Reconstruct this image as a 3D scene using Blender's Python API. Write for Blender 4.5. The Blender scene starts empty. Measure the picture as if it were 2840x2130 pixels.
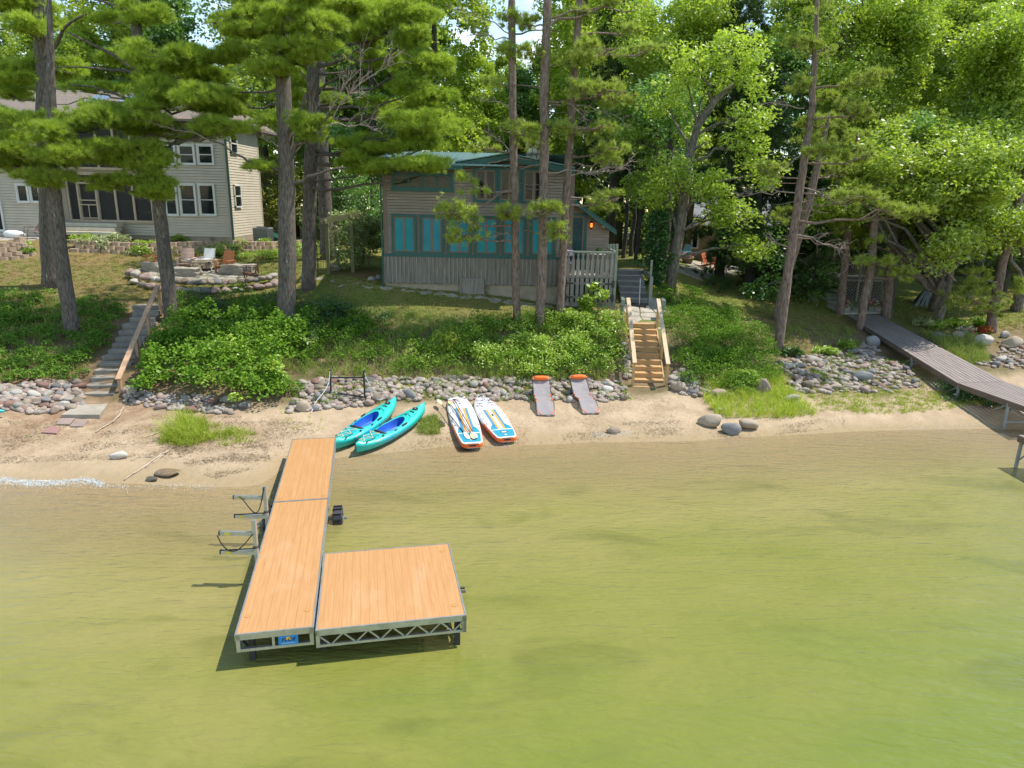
import bpy, math
import numpy as np
from math import radians, sin, cos, pi, atan2
from mathutils import Matrix, Vector
# ------------------------------------------------------------------ camera, world, sun, exposure
sc = bpy.context.scene
COL = sc.collection
FPX, HC = 1900.0, 7.2
PITCH, ROLL = math.atan((1065 - 550) / FPX), radians(1.2)
_fw = np.array([0, cos(PITCH), -sin(PITCH)]); _r0 = np.array([1.0, 0, 0]); _u0 = np.cross(_r0, _fw)
_rt = cos(ROLL) * _r0 + sin(ROLL) * _u0
_up = -sin(ROLL) * _r0 + cos(ROLL) * _u0
cd = bpy.data.cameras.new('camera'); cam = bpy.data.objects.new('camera', cd); COL.objects.link(cam)
cd.sensor_width = 36; cd.lens = 36 * FPX / 2840; cd.clip_end = 3000; cd.clip_start = 0.1
cam.matrix_world = Matrix(((_rt[0], _up[0], -_fw[0], 0), (_rt[1], _up[1], -_fw[1], 0), (_rt[2], _up[2], -_fw[2], HC), (0, 0, 0, 1)))
sc.camera = cam
sc.view_settings.view_transform = 'Standard'; sc.view_settings.look = 'None'; sc.view_settings.gamma = 1
sc.view_settings.exposure = 1.22
SUN_EL, SUN_AZ = radians(62), radians(76)      # azimuth measured from +Y towards +X
sd = np.array([sin(SUN_AZ) * cos(SUN_EL), cos(SUN_AZ) * cos(SUN_EL), sin(SUN_EL)])
ld = bpy.data.lights.new('sun', 'SUN'); ld.energy = 2.75; ld.angle = radians(0.53); ld.color = (1, 0.94, 0.84)
lo = bpy.data.objects.new('sun', ld); COL.objects.link(lo)
lo.rotation_euler = Vector(sd).to_track_quat('Z', 'Y').to_euler(); lo.location = (20, 20, 60)
w = bpy.data.worlds.new('World'); sc.world = w; w.use_nodes = True
nt = w.node_tree; nt.nodes.clear()
def nd(t, typ, **kw):
    n = t.nodes.new(typ)
    for k, v in kw.items():
        if k in n.inputs: n.inputs[k].default_value = v
        else: setattr(n, k, v)
    return n
sky = nd(nt, 'ShaderNodeTexSky', sky_type='NISHITA', sun_disc=False)
sky.sun_elevation = SUN_EL; sky.sun_rotation = SUN_AZ; sky.air_density = 1.0; sky.dust_density = 0.2; sky.ozone_density = 1.4; sky.altitude = 600
tc = nd(nt, 'ShaderNodeTexCoord'); mp = nd(nt, 'ShaderNodeMapping'); mp.inputs['Scale'].default_value = (1.6, 1.6, 4.0); mp.inputs['Location'].default_value = (.35, .1, .2)
nz = nd(nt, 'ShaderNodeTexNoise', Scale=2.6, Detail=8.0, Roughness=.6)
cr = nd(nt, 'ShaderNodeValToRGB'); cr.color_ramp.elements[0].position = .60; cr.color_ramp.elements[1].position = .78
mx = nd(nt, 'ShaderNodeMix', data_type='RGBA'); mx.inputs['B'].default_value = (7.5, 7.8, 8.2, 1)
bg = nd(nt, 'ShaderNodeBackground', Strength=.15); wo = nd(nt, 'ShaderNodeOutputWorld')
L = nt.links.new
L(tc.outputs['Generated'], mp.inputs['Vector']); L(mp.outputs['Vector'], nz.inputs['Vector']); L(nz.outputs['Fac'], cr.inputs['Fac'])
L(cr.outputs['Color'], mx.inputs['Factor']); L(sky.outputs['Color'], mx.inputs['A']); wb = nd(nt, 'ShaderNodeMix', data_type='RGBA', blend_type='MULTIPLY'); wb.inputs['Factor'].default_value = 1; wb.inputs['B'].default_value = (1.0, .93, .80, 1); L(mx.outputs['Result'], wb.inputs['A']); L(wb.outputs['Result'], bg.inputs['Color']); L(bg.outputs['Background'], wo.inputs['Surface'])
sc.cycles.max_bounces = 8; sc.cycles.diffuse_bounces = 4; sc.cycles.transparent_max_bounces = 12; sc.cycles.transmission_bounces = 4
sc.cycles.caustics_reflective = False; sc.cycles.caustics_refractive = False; sc.cycles.sample_clamp_indirect = 6

# ------------------------------------------------------------------ measuring: photograph pixel -> place
def ray(x, y):
    d = _fw * FPX + _rt * (x - 1420) - _up * (y - 1065)
    return d / np.linalg.norm(d)
def P(x, y, z):                       # point seen at a pixel, on height z
    d = ray(x, y); return np.array([0, 0, HC]) + d * ((z - HC) / d[2])
def D(x, y, Y):                       # point seen at a pixel, at distance Y
    d = ray(x, y); return np.array([0, 0, HC]) + d * (Y / d[1])
def onplane(x, y, p0, n):
    d = ray(x, y); o = np.array([0, 0, HC]); return o + d * (np.dot(np.array(p0) - o, n) / np.dot(d, n))
def V(*a): return np.array(a, float)
def unit(v): v = np.array(v, float); return v / (np.linalg.norm(v) + 1e-12)

# ------------------------------------------------------------------ terrain profile: columns seen in the photograph
# rows: shore, toe of the stones, top of the stones, top of the bank, lawn, house level
_cols = {
 0: [(1340, 0), (1150, .6), (1075, 1.1), (800, 3.1), (722, 4.0), (671, 4.72)],
 270: [(1342, 0), (1112, .5), (1080, .72), (845, 2.75), (722, 3.92), (668, 4.7)],
 640: [(1350, 0), (1135, .5), (1075, .95), (815, 2.9), (720, 3.85), (668, 4.65)],
 705: [(1345, 0), (1135, .48), (1070, .95), (820, 2.9), (722, 3.8), (668, 4.6)],
 800: [(1285, 0), (1135, .46), (1060, .95), (830, 2.85), (745, 3.65), (690, 4.2)],
 1000: [(1262, 0), (1125, .42), (1045, .95), (850, 2.8), (787, D(1000, 787, 28.9)[2]), (712, 4.0)],
 1200: [(1245, 0), (1115, .42), (1045, .92), (865, 2.7), (806, D(1200, 806, 28.9)[2]), (735, 3.7)],
 1420: [(1235, 0), (1105, .42), (1045, .9), (880, 2.55), (828, D(1420, 828, 28.9)[2]), (760, 3.5)],
 1800: [(1225, 0), (1095, .4), (1042, .8), (897, 2.33), (835, 2.8), (750, 3.85)],
 1950: [(1222, 0), (1095, .45), (1030, .95), (890, 2.2), (840, 2.6), (765, 3.2)],
 2100: [(1212, 0), (1085, .5), (1010, 1.15), (900, 1.9), (840, 2.45), (770, 3.0)],
 2450: [(1195, 0), (1100, .4), (985, .95), (905, 1.6), (840, 2.1), (760, 2.65)],
 2840: [(1190, 0), (1035, .7), (945, 1.3), (900, 1.6), (850, 1.9), (780, 2.2)]}
_U, _YR, _ZR = [], [], []
for _x, _rows in _cols.items():
    pts = [P(_x, y, z) for y, z in _rows]
    _U.append(pts[1][0] / pts[1][1]); _YR.append([p[1] for p in pts] + [75.0])
    _ZR.append([z for _, z in _rows] + [_rows[-1][1] + .5])
_U = np.array(_U); _YR = np.array(_YR); _ZR = np.array(_ZR)
_rt_ = np.random.default_rng(5)
_wv = [(_rt_.uniform(.2, 1.4), _rt_.uniform(0, 6.28), _rt_.uniform(0, 6.28), _rt_.uniform(.6, 1)) for _ in range(10)]
def wob(x, y):
    s = 0
    for f, a, b, m in _wv: s = s + m * np.sin(f * (x * cos(a) + y * sin(a)) + b) / (1 + f)
    return s / 3
def terr(X, Y):
    """height and row parameter at world X, Y (arrays)"""
    X = np.atleast_1d(np.asarray(X, float)); Y = np.atleast_1d(np.asarray(Y, float))
    u = X / np.maximum(Y, 9.0)
    n = _YR.shape[1]
    rows = [np.interp(u, _U, _YR[:, k]) for k in range(n)]; zs = [np.interp(u, _U, _ZR[:, k]) for k in range(n)]
    z = np.where(Y < rows[0], np.maximum(-.105 * (rows[0] - Y), -2.4), zs[-1]); s = np.where(Y < rows[0], -(rows[0] - Y), n - 1.0)
    for k in range(n - 1):
        t = (Y - rows[k]) / (rows[k + 1] - rows[k]); m = (t >= 0) & (t < 1)
        z = np.where(m, zs[k] + t * (zs[k + 1] - zs[k]), z); s = np.where(m, k + t, s)
    amp = np.interp(s, [-2, 0, .6, 1.2, 2.5, 3.2, 5, 6], [.05, .015, .04, .07, .1, .04, .03, .1])
    return z + amp * wob(X * 2.2, Y * 2.2), s
def zat(x, y): return float(terr(x, y)[0][0])
def G(x, y):
    """point of the ground seen at a pixel"""
    d = ray(x, y); t = np.arange(8, 90, .04); X = d[0] * t; Y = d[1] * t; Z = HC + d[2] * t
    k = np.argmax(Z <= terr(X, Y)[0])
    return V(X[k], Y[k], Z[k])

# ------------------------------------------------------------------ mesh building
class MB:
    def __init__(s): s.v = []; s.f = []; s.m = []; s.mi = 0; s.n = 0
    def add(s, verts, faces):
        verts = np.asarray(verts, float).reshape(-1, 3); s.v.append(verts)
        for f in faces: s.f.append(tuple(i + s.n for i in f)); s.m.append(s.mi)
        s.n += len(verts); return s
    def box(s, c, size, R=None):
        h = np.array(size) / 2.0
        v = np.array([[x, y, z] for z in (-1, 1) for y in (-1, 1) for x in (-1, 1)]) * h
        if R is not None: v = v @ np.array(R).T
        return s.add(v + np.array(c), [(0, 2, 3, 1), (4, 5, 7, 6), (0, 1, 5, 4), (2, 6, 7, 3), (0, 4, 6, 2), (1, 3, 7, 5)])
    def bar(s, a, b, w, h=None, up=(0, 0, 1), ext=0):
        a = np.array(a, float); b = np.array(b, float); h = w if h is None else h
        d = unit(b - a); a = a - d * ext; b = b + d * ext
        r = np.cross(d, up); r = unit(r) if np.linalg.norm(r) > 1e-6 else V(1, 0, 0); u = np.cross(r, d)
        return s.box((a + b) / 2, (np.linalg.norm(b - a), w, h), np.array([d, r, u]).T)
    def tube(s, pts, r, n=8, cap=True):
        pts = np.array(pts, float); k = len(pts); r = np.broadcast_to(np.asarray(r, float), (k,))
        t = np.gradient(pts, axis=0); t /= np.linalg.norm(t, axis=1)[:, None] + 1e-12
        ref = V(0, 0, 1) if abs(t[:, 2]).mean() < .8 else V(1, 0, 0)
        a = np.cross(t, ref); a /= np.linalg.norm(a, axis=1)[:, None] + 1e-12; b = np.cross(t, a)
        th = np.arange(n) * 2 * pi / n
        ring = pts[:, None] + r[:, None, None] * (a[:, None] * np.cos(th)[None, :, None] + b[:, None] * np.sin(th)[None, :, None])
        f = [(i * n + j, i * n + (j + 1) % n, (i + 1) * n + (j + 1) % n, (i + 1) * n + j) for i in range(k - 1) for j in range(n)]
        if cap: f += [tuple(range(n - 1, -1, -1)), tuple((k - 1) * n + j for j in range(n))]
        return s.add(ring.reshape(-1, 3), f)
    def cyl(s, c, r, h, n=20, r2=None):
        c = np.array(c, float); return s.tube([c, c + V(0, 0, h)], [r, r if r2 is None else r2], n)
    def lathe(s, prof, c=(0, 0, 0), n=20, R=None):
        th = np.arange(n) * 2 * pi / n; v = []
        for r, z in prof: v += [(r * cos(t), r * sin(t), z) for t in th]
        k = len(prof); v = np.array(v)
        if R is not None: v = v @ np.array(R).T
        f = [(i * n + j, i * n + (j + 1) % n, (i + 1) * n + (j + 1) % n, (i + 1) * n + j) for i in range(k - 1) for j in range(n)]
        return s.add(v + np.array(c), f)
    def prism(s, poly, d):
        """flat outline (3d points) pushed along vector d"""
        p = np.array(poly, float); n = len(p); d = np.array(d, float)
        return s.add(np.vstack([p, p + d]), [tuple(range(n - 1, -1, -1)), tuple(range(n, 2 * n))] + [(i, (i + 1) % n, n + (i + 1) % n, n + i) for i in range(n)])
    def grid(s, P3):
        a, b = P3.shape[:2]
        return s.add(P3.reshape(-1, 3), [(i * b + j, i * b + j + 1, (i + 1) * b + j + 1, (i + 1) * b + j) for i in range(a - 1) for j in range(b - 1)])
    def quad(s, a, b, c, d): return s.add([a, b, c, d], [(0, 1, 2, 3)])
    def build(s, name, mats, parent=None, smooth=False, local=False, bevel=0):
        me = bpy.data.meshes.new(name)
        v = np.vstack(s.v) if s.v else np.zeros((0, 3))
        if parent is not None and not local: v = v - org(parent)
        me.from_pydata(v.tolist(), [], s.f)
        for m in (mats if isinstance(mats, (list, tuple)) else [mats]): me.materials.append(m)
        if any(s.m): me.polygons.foreach_set('material_index', s.m)
        if smooth: me.polygons.foreach_set('use_smooth', [True] * len(s.f))
        me.update(); return link(name, me, parent, bevel)
def link(name, me, parent=None, bevel=0):
    o = bpy.data.objects.new(name, me); COL.objects.link(o)
    if parent is not None: o.parent = parent
    if bevel:
        b = o.modifiers.new('bevel', 'BEVEL'); b.width = bevel; b.segments = 2; b.limit_method = 'ANGLE'; b.angle_limit = radians(40)
    return o
def org(o):
    p = np.zeros(3)
    while o is not None: p = p + np.array(o.location); o = o.parent
    return p
def tag(o, label, cat, group=None):
    o['label'] = label; o['category'] = cat
    if group: o['group'] = group
    return o
def thing(name, loc, label, cat, group=None, rz=0, rot=None):
    o = bpy.data.objects.new(name, None); COL.objects.link(o); o.location = tuple(float(c) for c in loc); o.rotation_euler = rot or (0, 0, rz); o.empty_display_size = .2
    return tag(o, label, cat, group)
def kind(o, k): o['kind'] = k; return o
def bulk(name, verts, nper, mats, parent=None, mi=None, smooth=False):
    """verts (N*nper,3): a mesh of N separate nper-gons"""
    verts = np.asarray(verts, np.float32)
    if parent is not None: verts = verts - org(parent).astype(np.float32)
    N = len(verts) // nper; me = bpy.data.meshes.new(name)
    me.vertices.add(len(verts)); me.vertices.foreach_set('co', verts.ravel())
    me.loops.add(len(verts)); me.loops.foreach_set('vertex_index', np.arange(len(verts), dtype=np.int32))
    me.polygons.add(N); me.polygons.foreach_set('loop_start', np.arange(0, len(verts), nper, dtype=np.int32))
    if mi is not None: me.polygons.foreach_set('material_index', np.asarray(mi, np.int32))
    for m in (mats if isinstance(mats, (list, tuple)) else [mats]): me.materials.append(m)
    me.update(calc_edges=True); return link(name, me, parent)
def copy_tree(o, parent=None):
    c = o.copy(); COL.objects.link(c)
    if parent is not None: c.parent = parent
    for ch in list(o.children): copy_tree(ch, c)
    return c
def rzm(a): return np.array([[cos(a), -sin(a), 0], [sin(a), cos(a), 0], [0, 0, 1]])

# ------------------------------------------------------------------ materials
def newmat(name):
    m = bpy.data.materials.new(name); m.use_nodes = True; t = m.node_tree; t.nodes.clear()
    return m, t, nd(t, 'ShaderNodeOutputMaterial')
def rgb(c): return (c[0], c[1], c[2], 1)
def mixc(t, fac, a, b, mode='MIX'):
    n = t.nodes.new('ShaderNodeMix'); n.data_type = 'RGBA'; n.blend_type = mode
    for s, v in (('Factor', fac), ('A', a), ('B', b)):
        if hasattr(v, 'type') and hasattr(v, 'links'): t.links.new(v, n.inputs[s])
        elif s == 'Factor': n.inputs[s].default_value = v
        else: n.inputs[s].default_value = rgb(v)
    return n.outputs['Result']
def coords(t, scale=(1, 1, 1), kind='Object'):
    c = t.nodes.new('ShaderNodeTexCoord'); m = t.nodes.new('ShaderNodeMapping'); m.inputs['Scale'].default_value = scale
    t.links.new(c.outputs[kind], m.inputs['Vector']); return m.outputs['Vector']
def noise(t, vec, scale, detail=4, rough=.6, lo=.35, hi=.65, dist=0):
    n = nd(t, 'ShaderNodeTexNoise', Scale=scale, Detail=detail, Roughness=rough, Distortion=dist); t.links.new(vec, n.inputs['Vector'])
    r = nd(t, 'ShaderNodeMapRange'); r.inputs['From Min'].default_value = lo; r.inputs['From Max'].default_value = hi
    t.links.new(n.outputs['Fac'], r.inputs['Value']); return r.outputs['Result'], n.outputs['Fac']
def M(name, c1, c2=None, scale=6, rough=.6, metal=0, bump=0, bscale=None, stretch=(1, 1, 1), spec=.5, lo=.35, hi=.65, dist=0, detail=4, objcol=False, coat=0, third=None):
    m, t, out = newmat(name); b = nd(t, 'ShaderNodeBsdfPrincipled'); t.links.new(b.outputs[0], out.inputs[0])
    b.inputs['Roughness'].default_value = rough; b.inputs['Metallic'].default_value = metal; b.inputs['Specular IOR Level'].default_value = spec; b.inputs['Coat Weight'].default_value = coat
    b.inputs['Base Color'].default_value = rgb(c1)
    vec = coords(t, stretch)
    c = None
    if c2 is not None:
        f, raw = noise(t, vec, scale, detail, .6, lo, hi, dist)
        c = mixc(t, f, c1, c2)
        if third is not None:
            f2, _ = noise(t, vec, third[1], 3, .6, third[2], third[3]); c = mixc(t, f2, c, third[0])
    if objcol:
        oi = t.nodes.new('ShaderNodeObjectInfo'); base = c if c is not None else None
        c = mixc(t, 1.0, c if c is not None else (1, 1, 1), oi.outputs['Color'], 'MULTIPLY')
    if c is not None: t.links.new(c, b.inputs['Base Color'])
    if bump:
        _, raw = noise(t, vec, bscale or scale * 2, 6, .65)
        bn = nd(t, 'ShaderNodeBump', Strength=bump, Distance=.02); t.links.new(raw, bn.inputs['Height']); t.links.new(bn.outputs[0], b.inputs['Normal'])
    return m
def leafmat(name, c1, c2, trans=.4, scale=.9, gloss=.06, vary=.0, grough=.45, hue=.5):
    m, t, out = newmat(name)
    f, _ = noise(t, coords(t), scale, 3, .6, .32, .68)
    c = mixc(t, f, c1, c2)
    f2, _ = noise(t, coords(t), 23, 1, .5, .3, .7)
    c = mixc(t, f2, c, tuple(min(1, a * 1.35) for a in c2)) if vary == 0 else c
    oi = t.nodes.new('ShaderNodeObjectInfo'); hs = nd(t, 'ShaderNodeHueSaturation', Hue=hue); t.links.new(c, hs.inputs['Color'])
    mr = nd(t, 'ShaderNodeMapRange'); mr.inputs['To Min'].default_value = .8; mr.inputs['To Max'].default_value = 1.2; t.links.new(oi.outputs['Random'], mr.inputs['Value']); t.links.new(mr.outputs['Result'], hs.inputs['Value'])
    c = hs.outputs['Color']
    d = nd(t, 'ShaderNodeBsdfDiffuse'); tr = nd(t, 'ShaderNodeBsdfTranslucent'); g = nd(t, 'ShaderNodeBsdfGlossy', Roughness=grough)
    g.inputs['Color'].default_value = (.9, .95, .9, 1)
    ct = mixc(t, .5, c, (c2[0] * 1.25, c2[1] * 1.5, c2[2] * .6))
    t.links.new(c, d.inputs['Color']); t.links.new(ct, tr.inputs['Color'])
    a = nd(t, 'ShaderNodeMixShader'); a.inputs[0].default_value = trans; t.links.new(d.outputs[0], a.inputs[1]); t.links.new(tr.outputs[0], a.inputs[2])
    b = nd(t, 'ShaderNodeMixShader'); b.inputs[0].default_value = gloss; t.links.new(a.outputs[0], b.inputs[1]); t.links.new(g.outputs[0], b.inputs[2])
    t.links.new(b.outputs[0], out.inputs[0]); return m
# ------------------------------------------------------------------ ground, lake
def build_ground():
    xs = np.unique(np.concatenate([np.arange(-900, -90, 90), np.arange(-90, -30, 3), np.arange(-30, -20, .4), np.arange(-20, 21, .13), np.arange(21, 33, .4), np.arange(33, 96, 3), np.arange(96, 950, 90)]))
    ys = np.unique(np.concatenate([np.arange(-900, -40, 60), np.arange(-40, 6, 2), np.arange(6, 15, .5), np.arange(15, 31, .13), np.arange(31, 46, .3), np.arange(46, 130, 3)]))
    X, Y = np.meshgrid(xs, ys); z, s = terr(X.ravel(), Y.ravel()); z = z.reshape(X.shape); s = s.reshape(X.shape)
    r = np.random.default_rng(2)
    z = z + np.where((s > .1) & (s < 1.2), r.normal(0, .006, z.shape), 0)
    ny, nx = X.shape; idx = np.arange(nx * ny).reshape(ny, nx)
    f = np.stack([idx[:-1, :-1], idx[:-1, 1:], idx[1:, 1:], idx[1:, :-1]], -1).reshape(-1, 4)
    me = bpy.data.meshes.new('ground'); v = np.stack([X, Y, z], -1).reshape(-1, 3).astype(np.float32)
    me.vertices.add(len(v)); me.vertices.foreach_set('co', v.ravel()); me.loops.add(f.size); me.loops.foreach_set('vertex_index', f.ravel().astype(np.int32))
    me.polygons.add(len(f)); me.polygons.foreach_set('loop_start', np.arange(0, f.size, 4, dtype=np.int32)); me.update(calc_edges=True)
    me.polygons.foreach_set('use_smooth', np.ones(len(f), bool))
    ss = s + .22 * wob(X * 3, Y * 3) + r.normal(0, .03, s.shape)
    def step(a, b): return np.clip((ss - a) / (b - a), 0, 1)
    sand = 1 - step(.95, 1.25); lawn = step(2.7, 3.1)
    u = X / np.maximum(Y, 9)
    wet = np.clip((.16 - z) / .13, 0, 1) * (s < 1.2)
    # needle litter: far left under the pines with tree shade painted in, on the stair bank, beside the summer house
    lit = np.clip(1.25 - np.abs(u + .66) / .30, 0, 1) * np.clip((s - .22) * 1.8, 0, 1) * .8
    lit = np.maximum(lit, np.clip(1.2 - np.hypot(X + 6.6, (Y - 31.5) * .6) / 1.6, 0, 1) * 1.2)
    lit = np.maximum(lit, np.clip(1 - np.abs(u - .42) / .16, 0, 1) * ((s > 1.8) & (s < 3.4)) * .7)
    a = me.color_attributes.new('zone', 'FLOAT_COLOR', 'POINT')
    col = np.stack([sand, lawn, wet, np.clip(lit, 0, 1)], -1).reshape(-1, 4).astype(np.float32); a.data.foreach_set('color', col.ravel())
    m, t, out = newmat('ground'); b = nd(t, 'ShaderNodeBsdfPrincipled'); t.links.new(b.outputs[0], out.inputs[0])
    at = nd(t, 'ShaderNodeAttribute', attribute_name='zone'); sep = t.nodes.new('ShaderNodeSeparateColor'); t.links.new(at.outputs['Color'], sep.inputs[0])
    vec = coords(t)
    f1, r1 = noise(t, vec, .9, 6, .65, .38, .62); f2, r2 = noise(t, vec, 7, 6, .7, .42, .62); f3, r3 = noise(t, vec, 30, 3, .6, .56, .66); f4, r4 = noise(t, vec, .35, 4, .6, .4, .6)
    sandc = mixc(t, f1, (.45, .35, .24), (.33, .25, .165)); sandc = mixc(t, f3, sandc, (.27, .19, .12))
    sandc = mixc(t, sep.outputs['Blue'], sandc, (.33, .25, .15))
    soil = mixc(t, f2, (.13, .095, .055), (.10, .125, .035)); soil = mixc(t, f1, soil, (.21, .15, .09))
    lawn_ = mixc(t, f4, (.11, .16, .03), (.205, .16, .058)); lawn_ = mixc(t, f2, lawn_, (.16, .165, .045)); 
    c = mixc(t, sep.outputs['Green'], soil, lawn_); c = mixc(t, sep.outputs['Red'], c, sandc)
    litc = mixc(t, f3, mixc(t, f2, (.26, .15, .085), (.17, .11, .07)), (.10, .065, .045))
    mu = nd(t, 'ShaderNodeMath', operation='MULTIPLY'); t.links.new(at.outputs['Alpha'], mu.inputs[0])
    fl, _ = noise(t, vec, 1.6, 5, .65, .3, .62); t.links.new(fl, mu.inputs[1])
    c = mixc(t, mu.outputs[0], c, litc)
    t.links.new(c, b.inputs['Base Color']); b.inputs['Roughness'].default_value = .95; b.inputs['Specular IOR Level'].default_value = .1
    rr = nd(t, 'ShaderNodeMapRange'); rr.inputs['To Min'].default_value = .95; rr.inputs['To Max'].default_value = .35; t.links.new(sep.outputs['Blue'], rr.inputs['Value']); t.links.new(rr.outputs['Result'], b.inputs['Roughness'])
    bn = nd(t, 'ShaderNodeBump', Strength=.75, Distance=.09); fb, rb_ = noise(t, vec, 3.2, 6, .62); t.links.new(rb_, bn.inputs['Height']); t.links.new(bn.outputs[0], b.inputs['Normal'])
    me.materials.append(m); kind(link('ground', me), 'structure')
def build_lake():
    xs = np.unique(np.concatenate([np.arange(-900, -90, 90), np.arange(-90, -22, 4), np.arange(-22, 22, .3), np.arange(22, 92, 4), np.arange(92, 950, 90)])); ys = np.unique(np.concatenate([np.arange(-900, -60, 60), np.arange(-60, 4, 3), np.arange(4, 26, .25)]))
    X, Y = np.meshgrid(xs, ys); z, s = terr(X.ravel(), Y.ravel()); dep = np.clip(-z.reshape(X.shape), 0, 3)
    b_ = MB(); b_.grid(np.stack([X, Y, np.zeros_like(X)], -1)); o = b_.build('water', newwater(), smooth=True); kind(o, 'structure')
    a = o.data.attributes.new('depth', 'FLOAT', 'POINT'); a.data.foreach_set('value', dep.ravel().astype(np.float32))
def newwater():
    m, t, out = newmat('lake_water'); vec = coords(t)
    at = nd(t, 'ShaderNodeAttribute', attribute_name='depth')
    n1, _ = noise(t, coords(t, (.18, .42, 1)), 1.0, 4, .6, .3, .7); n2, _ = noise(t, coords(t, (.5, 1.3, 1)), 1.2, 5, .65, .3, .7, .6)
    dn = nd(t, 'ShaderNodeMath', operation='MULTIPLY_ADD'); t.links.new(n1, dn.inputs[0]); dn.inputs[1].default_value = .5; t.links.new(at.outputs['Fac'], dn.inputs[2])
    r = nd(t, 'ShaderNodeValToRGB'); e = r.color_ramp.elements
    e[0].position = .10; e[0].color = (.345, .285, .125, 1); e[1].position = .9; e[1].color = (.165, .215, .03, 1)
    k = e.new(.4); k.color = (.285, .26, .08, 1); k = e.new(.65); k.color = (.22, .232, .046, 1)
    dv = nd(t, 'ShaderNodeMath', operation='MULTIPLY'); t.links.new(dn.outputs[0], dv.inputs[0]); dv.inputs[1].default_value = .5; t.links.new(dv.outputs[0], r.inputs['Fac'])
    c = mixc(t, n2, r.outputs['Color'], (.9, .93, .9), 'MULTIPLY')
    dark, _ = noise(t, coords(t, (.22, .5, 1)), 1.7, 3, .5, .56, .74, .8); dk = nd(t, 'ShaderNodeMath', operation='MULTIPLY'); dk.inputs[1].default_value = .55; t.links.new(dark, dk.inputs[0])
    c = mixc(t, dk.outputs[0], c, (.10, .12, .025))
    # wind ripples: fine crests over longer waves
    w1 = nd(t, 'ShaderNodeTexNoise', Scale=1.0, Detail=3.0, Roughness=.55, Distortion=.5); mp = t.nodes.new('ShaderNodeMapping'); mp.inputs['Rotation'].default_value = (0, 0, radians(-20)); mp.inputs['Scale'].default_value = (2.8, 10.5, 1)
    t.links.new(vec, mp.inputs['Vector']); t.links.new(mp.outputs[0], w1.inputs['Vector'])
    w2 = nd(t, 'ShaderNodeTexNoise', Scale=1.0, Detail=2.0, Roughness=.5, Distortion=.8); mp2 = t.nodes.new('ShaderNodeMapping'); mp2.inputs['Rotation'].default_value = (0, 0, radians(-8)); mp2.inputs['Scale'].default_value = (.9, 3.2, 1)
    t.links.new(vec, mp2.inputs['Vector']); t.links.new(mp2.outputs[0], w2.inputs['Vector'])
    ad = nd(t, 'ShaderNodeMath', operation='MULTIPLY_ADD'); t.links.new(w2.outputs['Fac'], ad.inputs[0]); ad.inputs[1].default_value = 1.6; t.links.new(w1.outputs['Fac'], ad.inputs[2])
    bn = nd(t, 'ShaderNodeBump', Strength=.55, Distance=.07); t.links.new(ad.outputs[0], bn.inputs['Height'])
    d = nd(t, 'ShaderNodeBsdfDiffuse'); t.links.new(c, d.inputs['Color']); t.links.new(bn.outputs[0], d.inputs['Normal'])
    tr = nd(t, 'ShaderNodeBsdfTransparent'); tr.inputs['Color'].default_value = (1, .99, .95, 1)
    bg_ = nd(t, 'ShaderNodeBump', Strength=.5, Distance=.018); t.links.new(ad.outputs[0], bg_.inputs['Height']); g = nd(t, 'ShaderNodeBsdfGlossy', Roughness=.3); t.links.new(bg_.outputs[0], g.inputs['Normal'])
    op = nd(t, 'ShaderNodeMapRange'); op.inputs['From Min'].default_value = 0; op.inputs['From Max'].default_value = .5; op.inputs['To Min'].default_value = .0; op.inputs['To Max'].default_value = .8; t.links.new(at.outputs['Fac'], op.inputs['Value'])
    a = t.nodes.new('ShaderNodeMixShader'); t.links.new(op.outputs[0], a.inputs[0]); t.links.new(tr.outputs[0], a.inputs[1]); t.links.new(d.outputs[0], a.inputs[2])
    fr = nd(t, 'ShaderNodeFresnel', IOR=1.27); t.links.new(bn.outputs[0], fr.inputs['Normal'])
    b = t.nodes.new('ShaderNodeMixShader'); t.links.new(fr.outputs[0], b.inputs[0]); t.links.new(a.outputs[0], b.inputs[1]); t.links.new(g.outputs[0], b.inputs[2]); t.links.new(b.outputs[0], out.inputs[0])
    return m
build_ground(); build_lake()

# ------------------------------------------------------------------ foliage building blocks
def nrm(a): return a / (np.linalg.norm(a, axis=-1, keepdims=True) + 1e-9)
def needle_tris(c, d, k, ln, wd, spread, r):
    """k needles out of every centre c along d"""
    n = len(c); dd = nrm(np.repeat(d, k, 0) + r.normal(0, spread, (n * k, 3))); b = np.repeat(c, k, 0) + r.normal(0, .02, (n * k, 3))
    l = (ln * r.uniform(.7, 1.2, n * k))[:, None]; s = nrm(np.cross(dd, r.normal(0, 1, (n * k, 3)))) * wd / 2
    return np.stack([b - s, b + s, b + dd * l], 1).reshape(-1, 3)
def leaf_quads(c, ln, wd, r, up=.35, d=None):
    n = len(c); a = r.normal(0, 1, (n, 3)) if d is None else d + r.normal(0, .5, (n, 3)); a[:, 2] = a[:, 2] * .6 - .1; a = nrm(a)
    s = np.cross(a, nrm(r.normal(0, 1 - up, (n, 3)) + V(0, 0, up * 1.6))); s = nrm(s)
    L_ = (ln * r.uniform(.65, 1.25, n))[:, None] / 2; W_ = (wd * r.uniform(.7, 1.2, n))[:, None] / 2
    return np.stack([c - a * L_, c + s * W_ + a * L_ * .15, c + a * L_, c - s * W_ + a * L_ * .15], 1).reshape(-1, 3)
def sph(n, r): return nrm(r.normal(0, 1, (n, 3)))
def inball(n, r): return sph(n, r) * (r.uniform(0, 1, (n, 1)) ** (1 / 3.))
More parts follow.
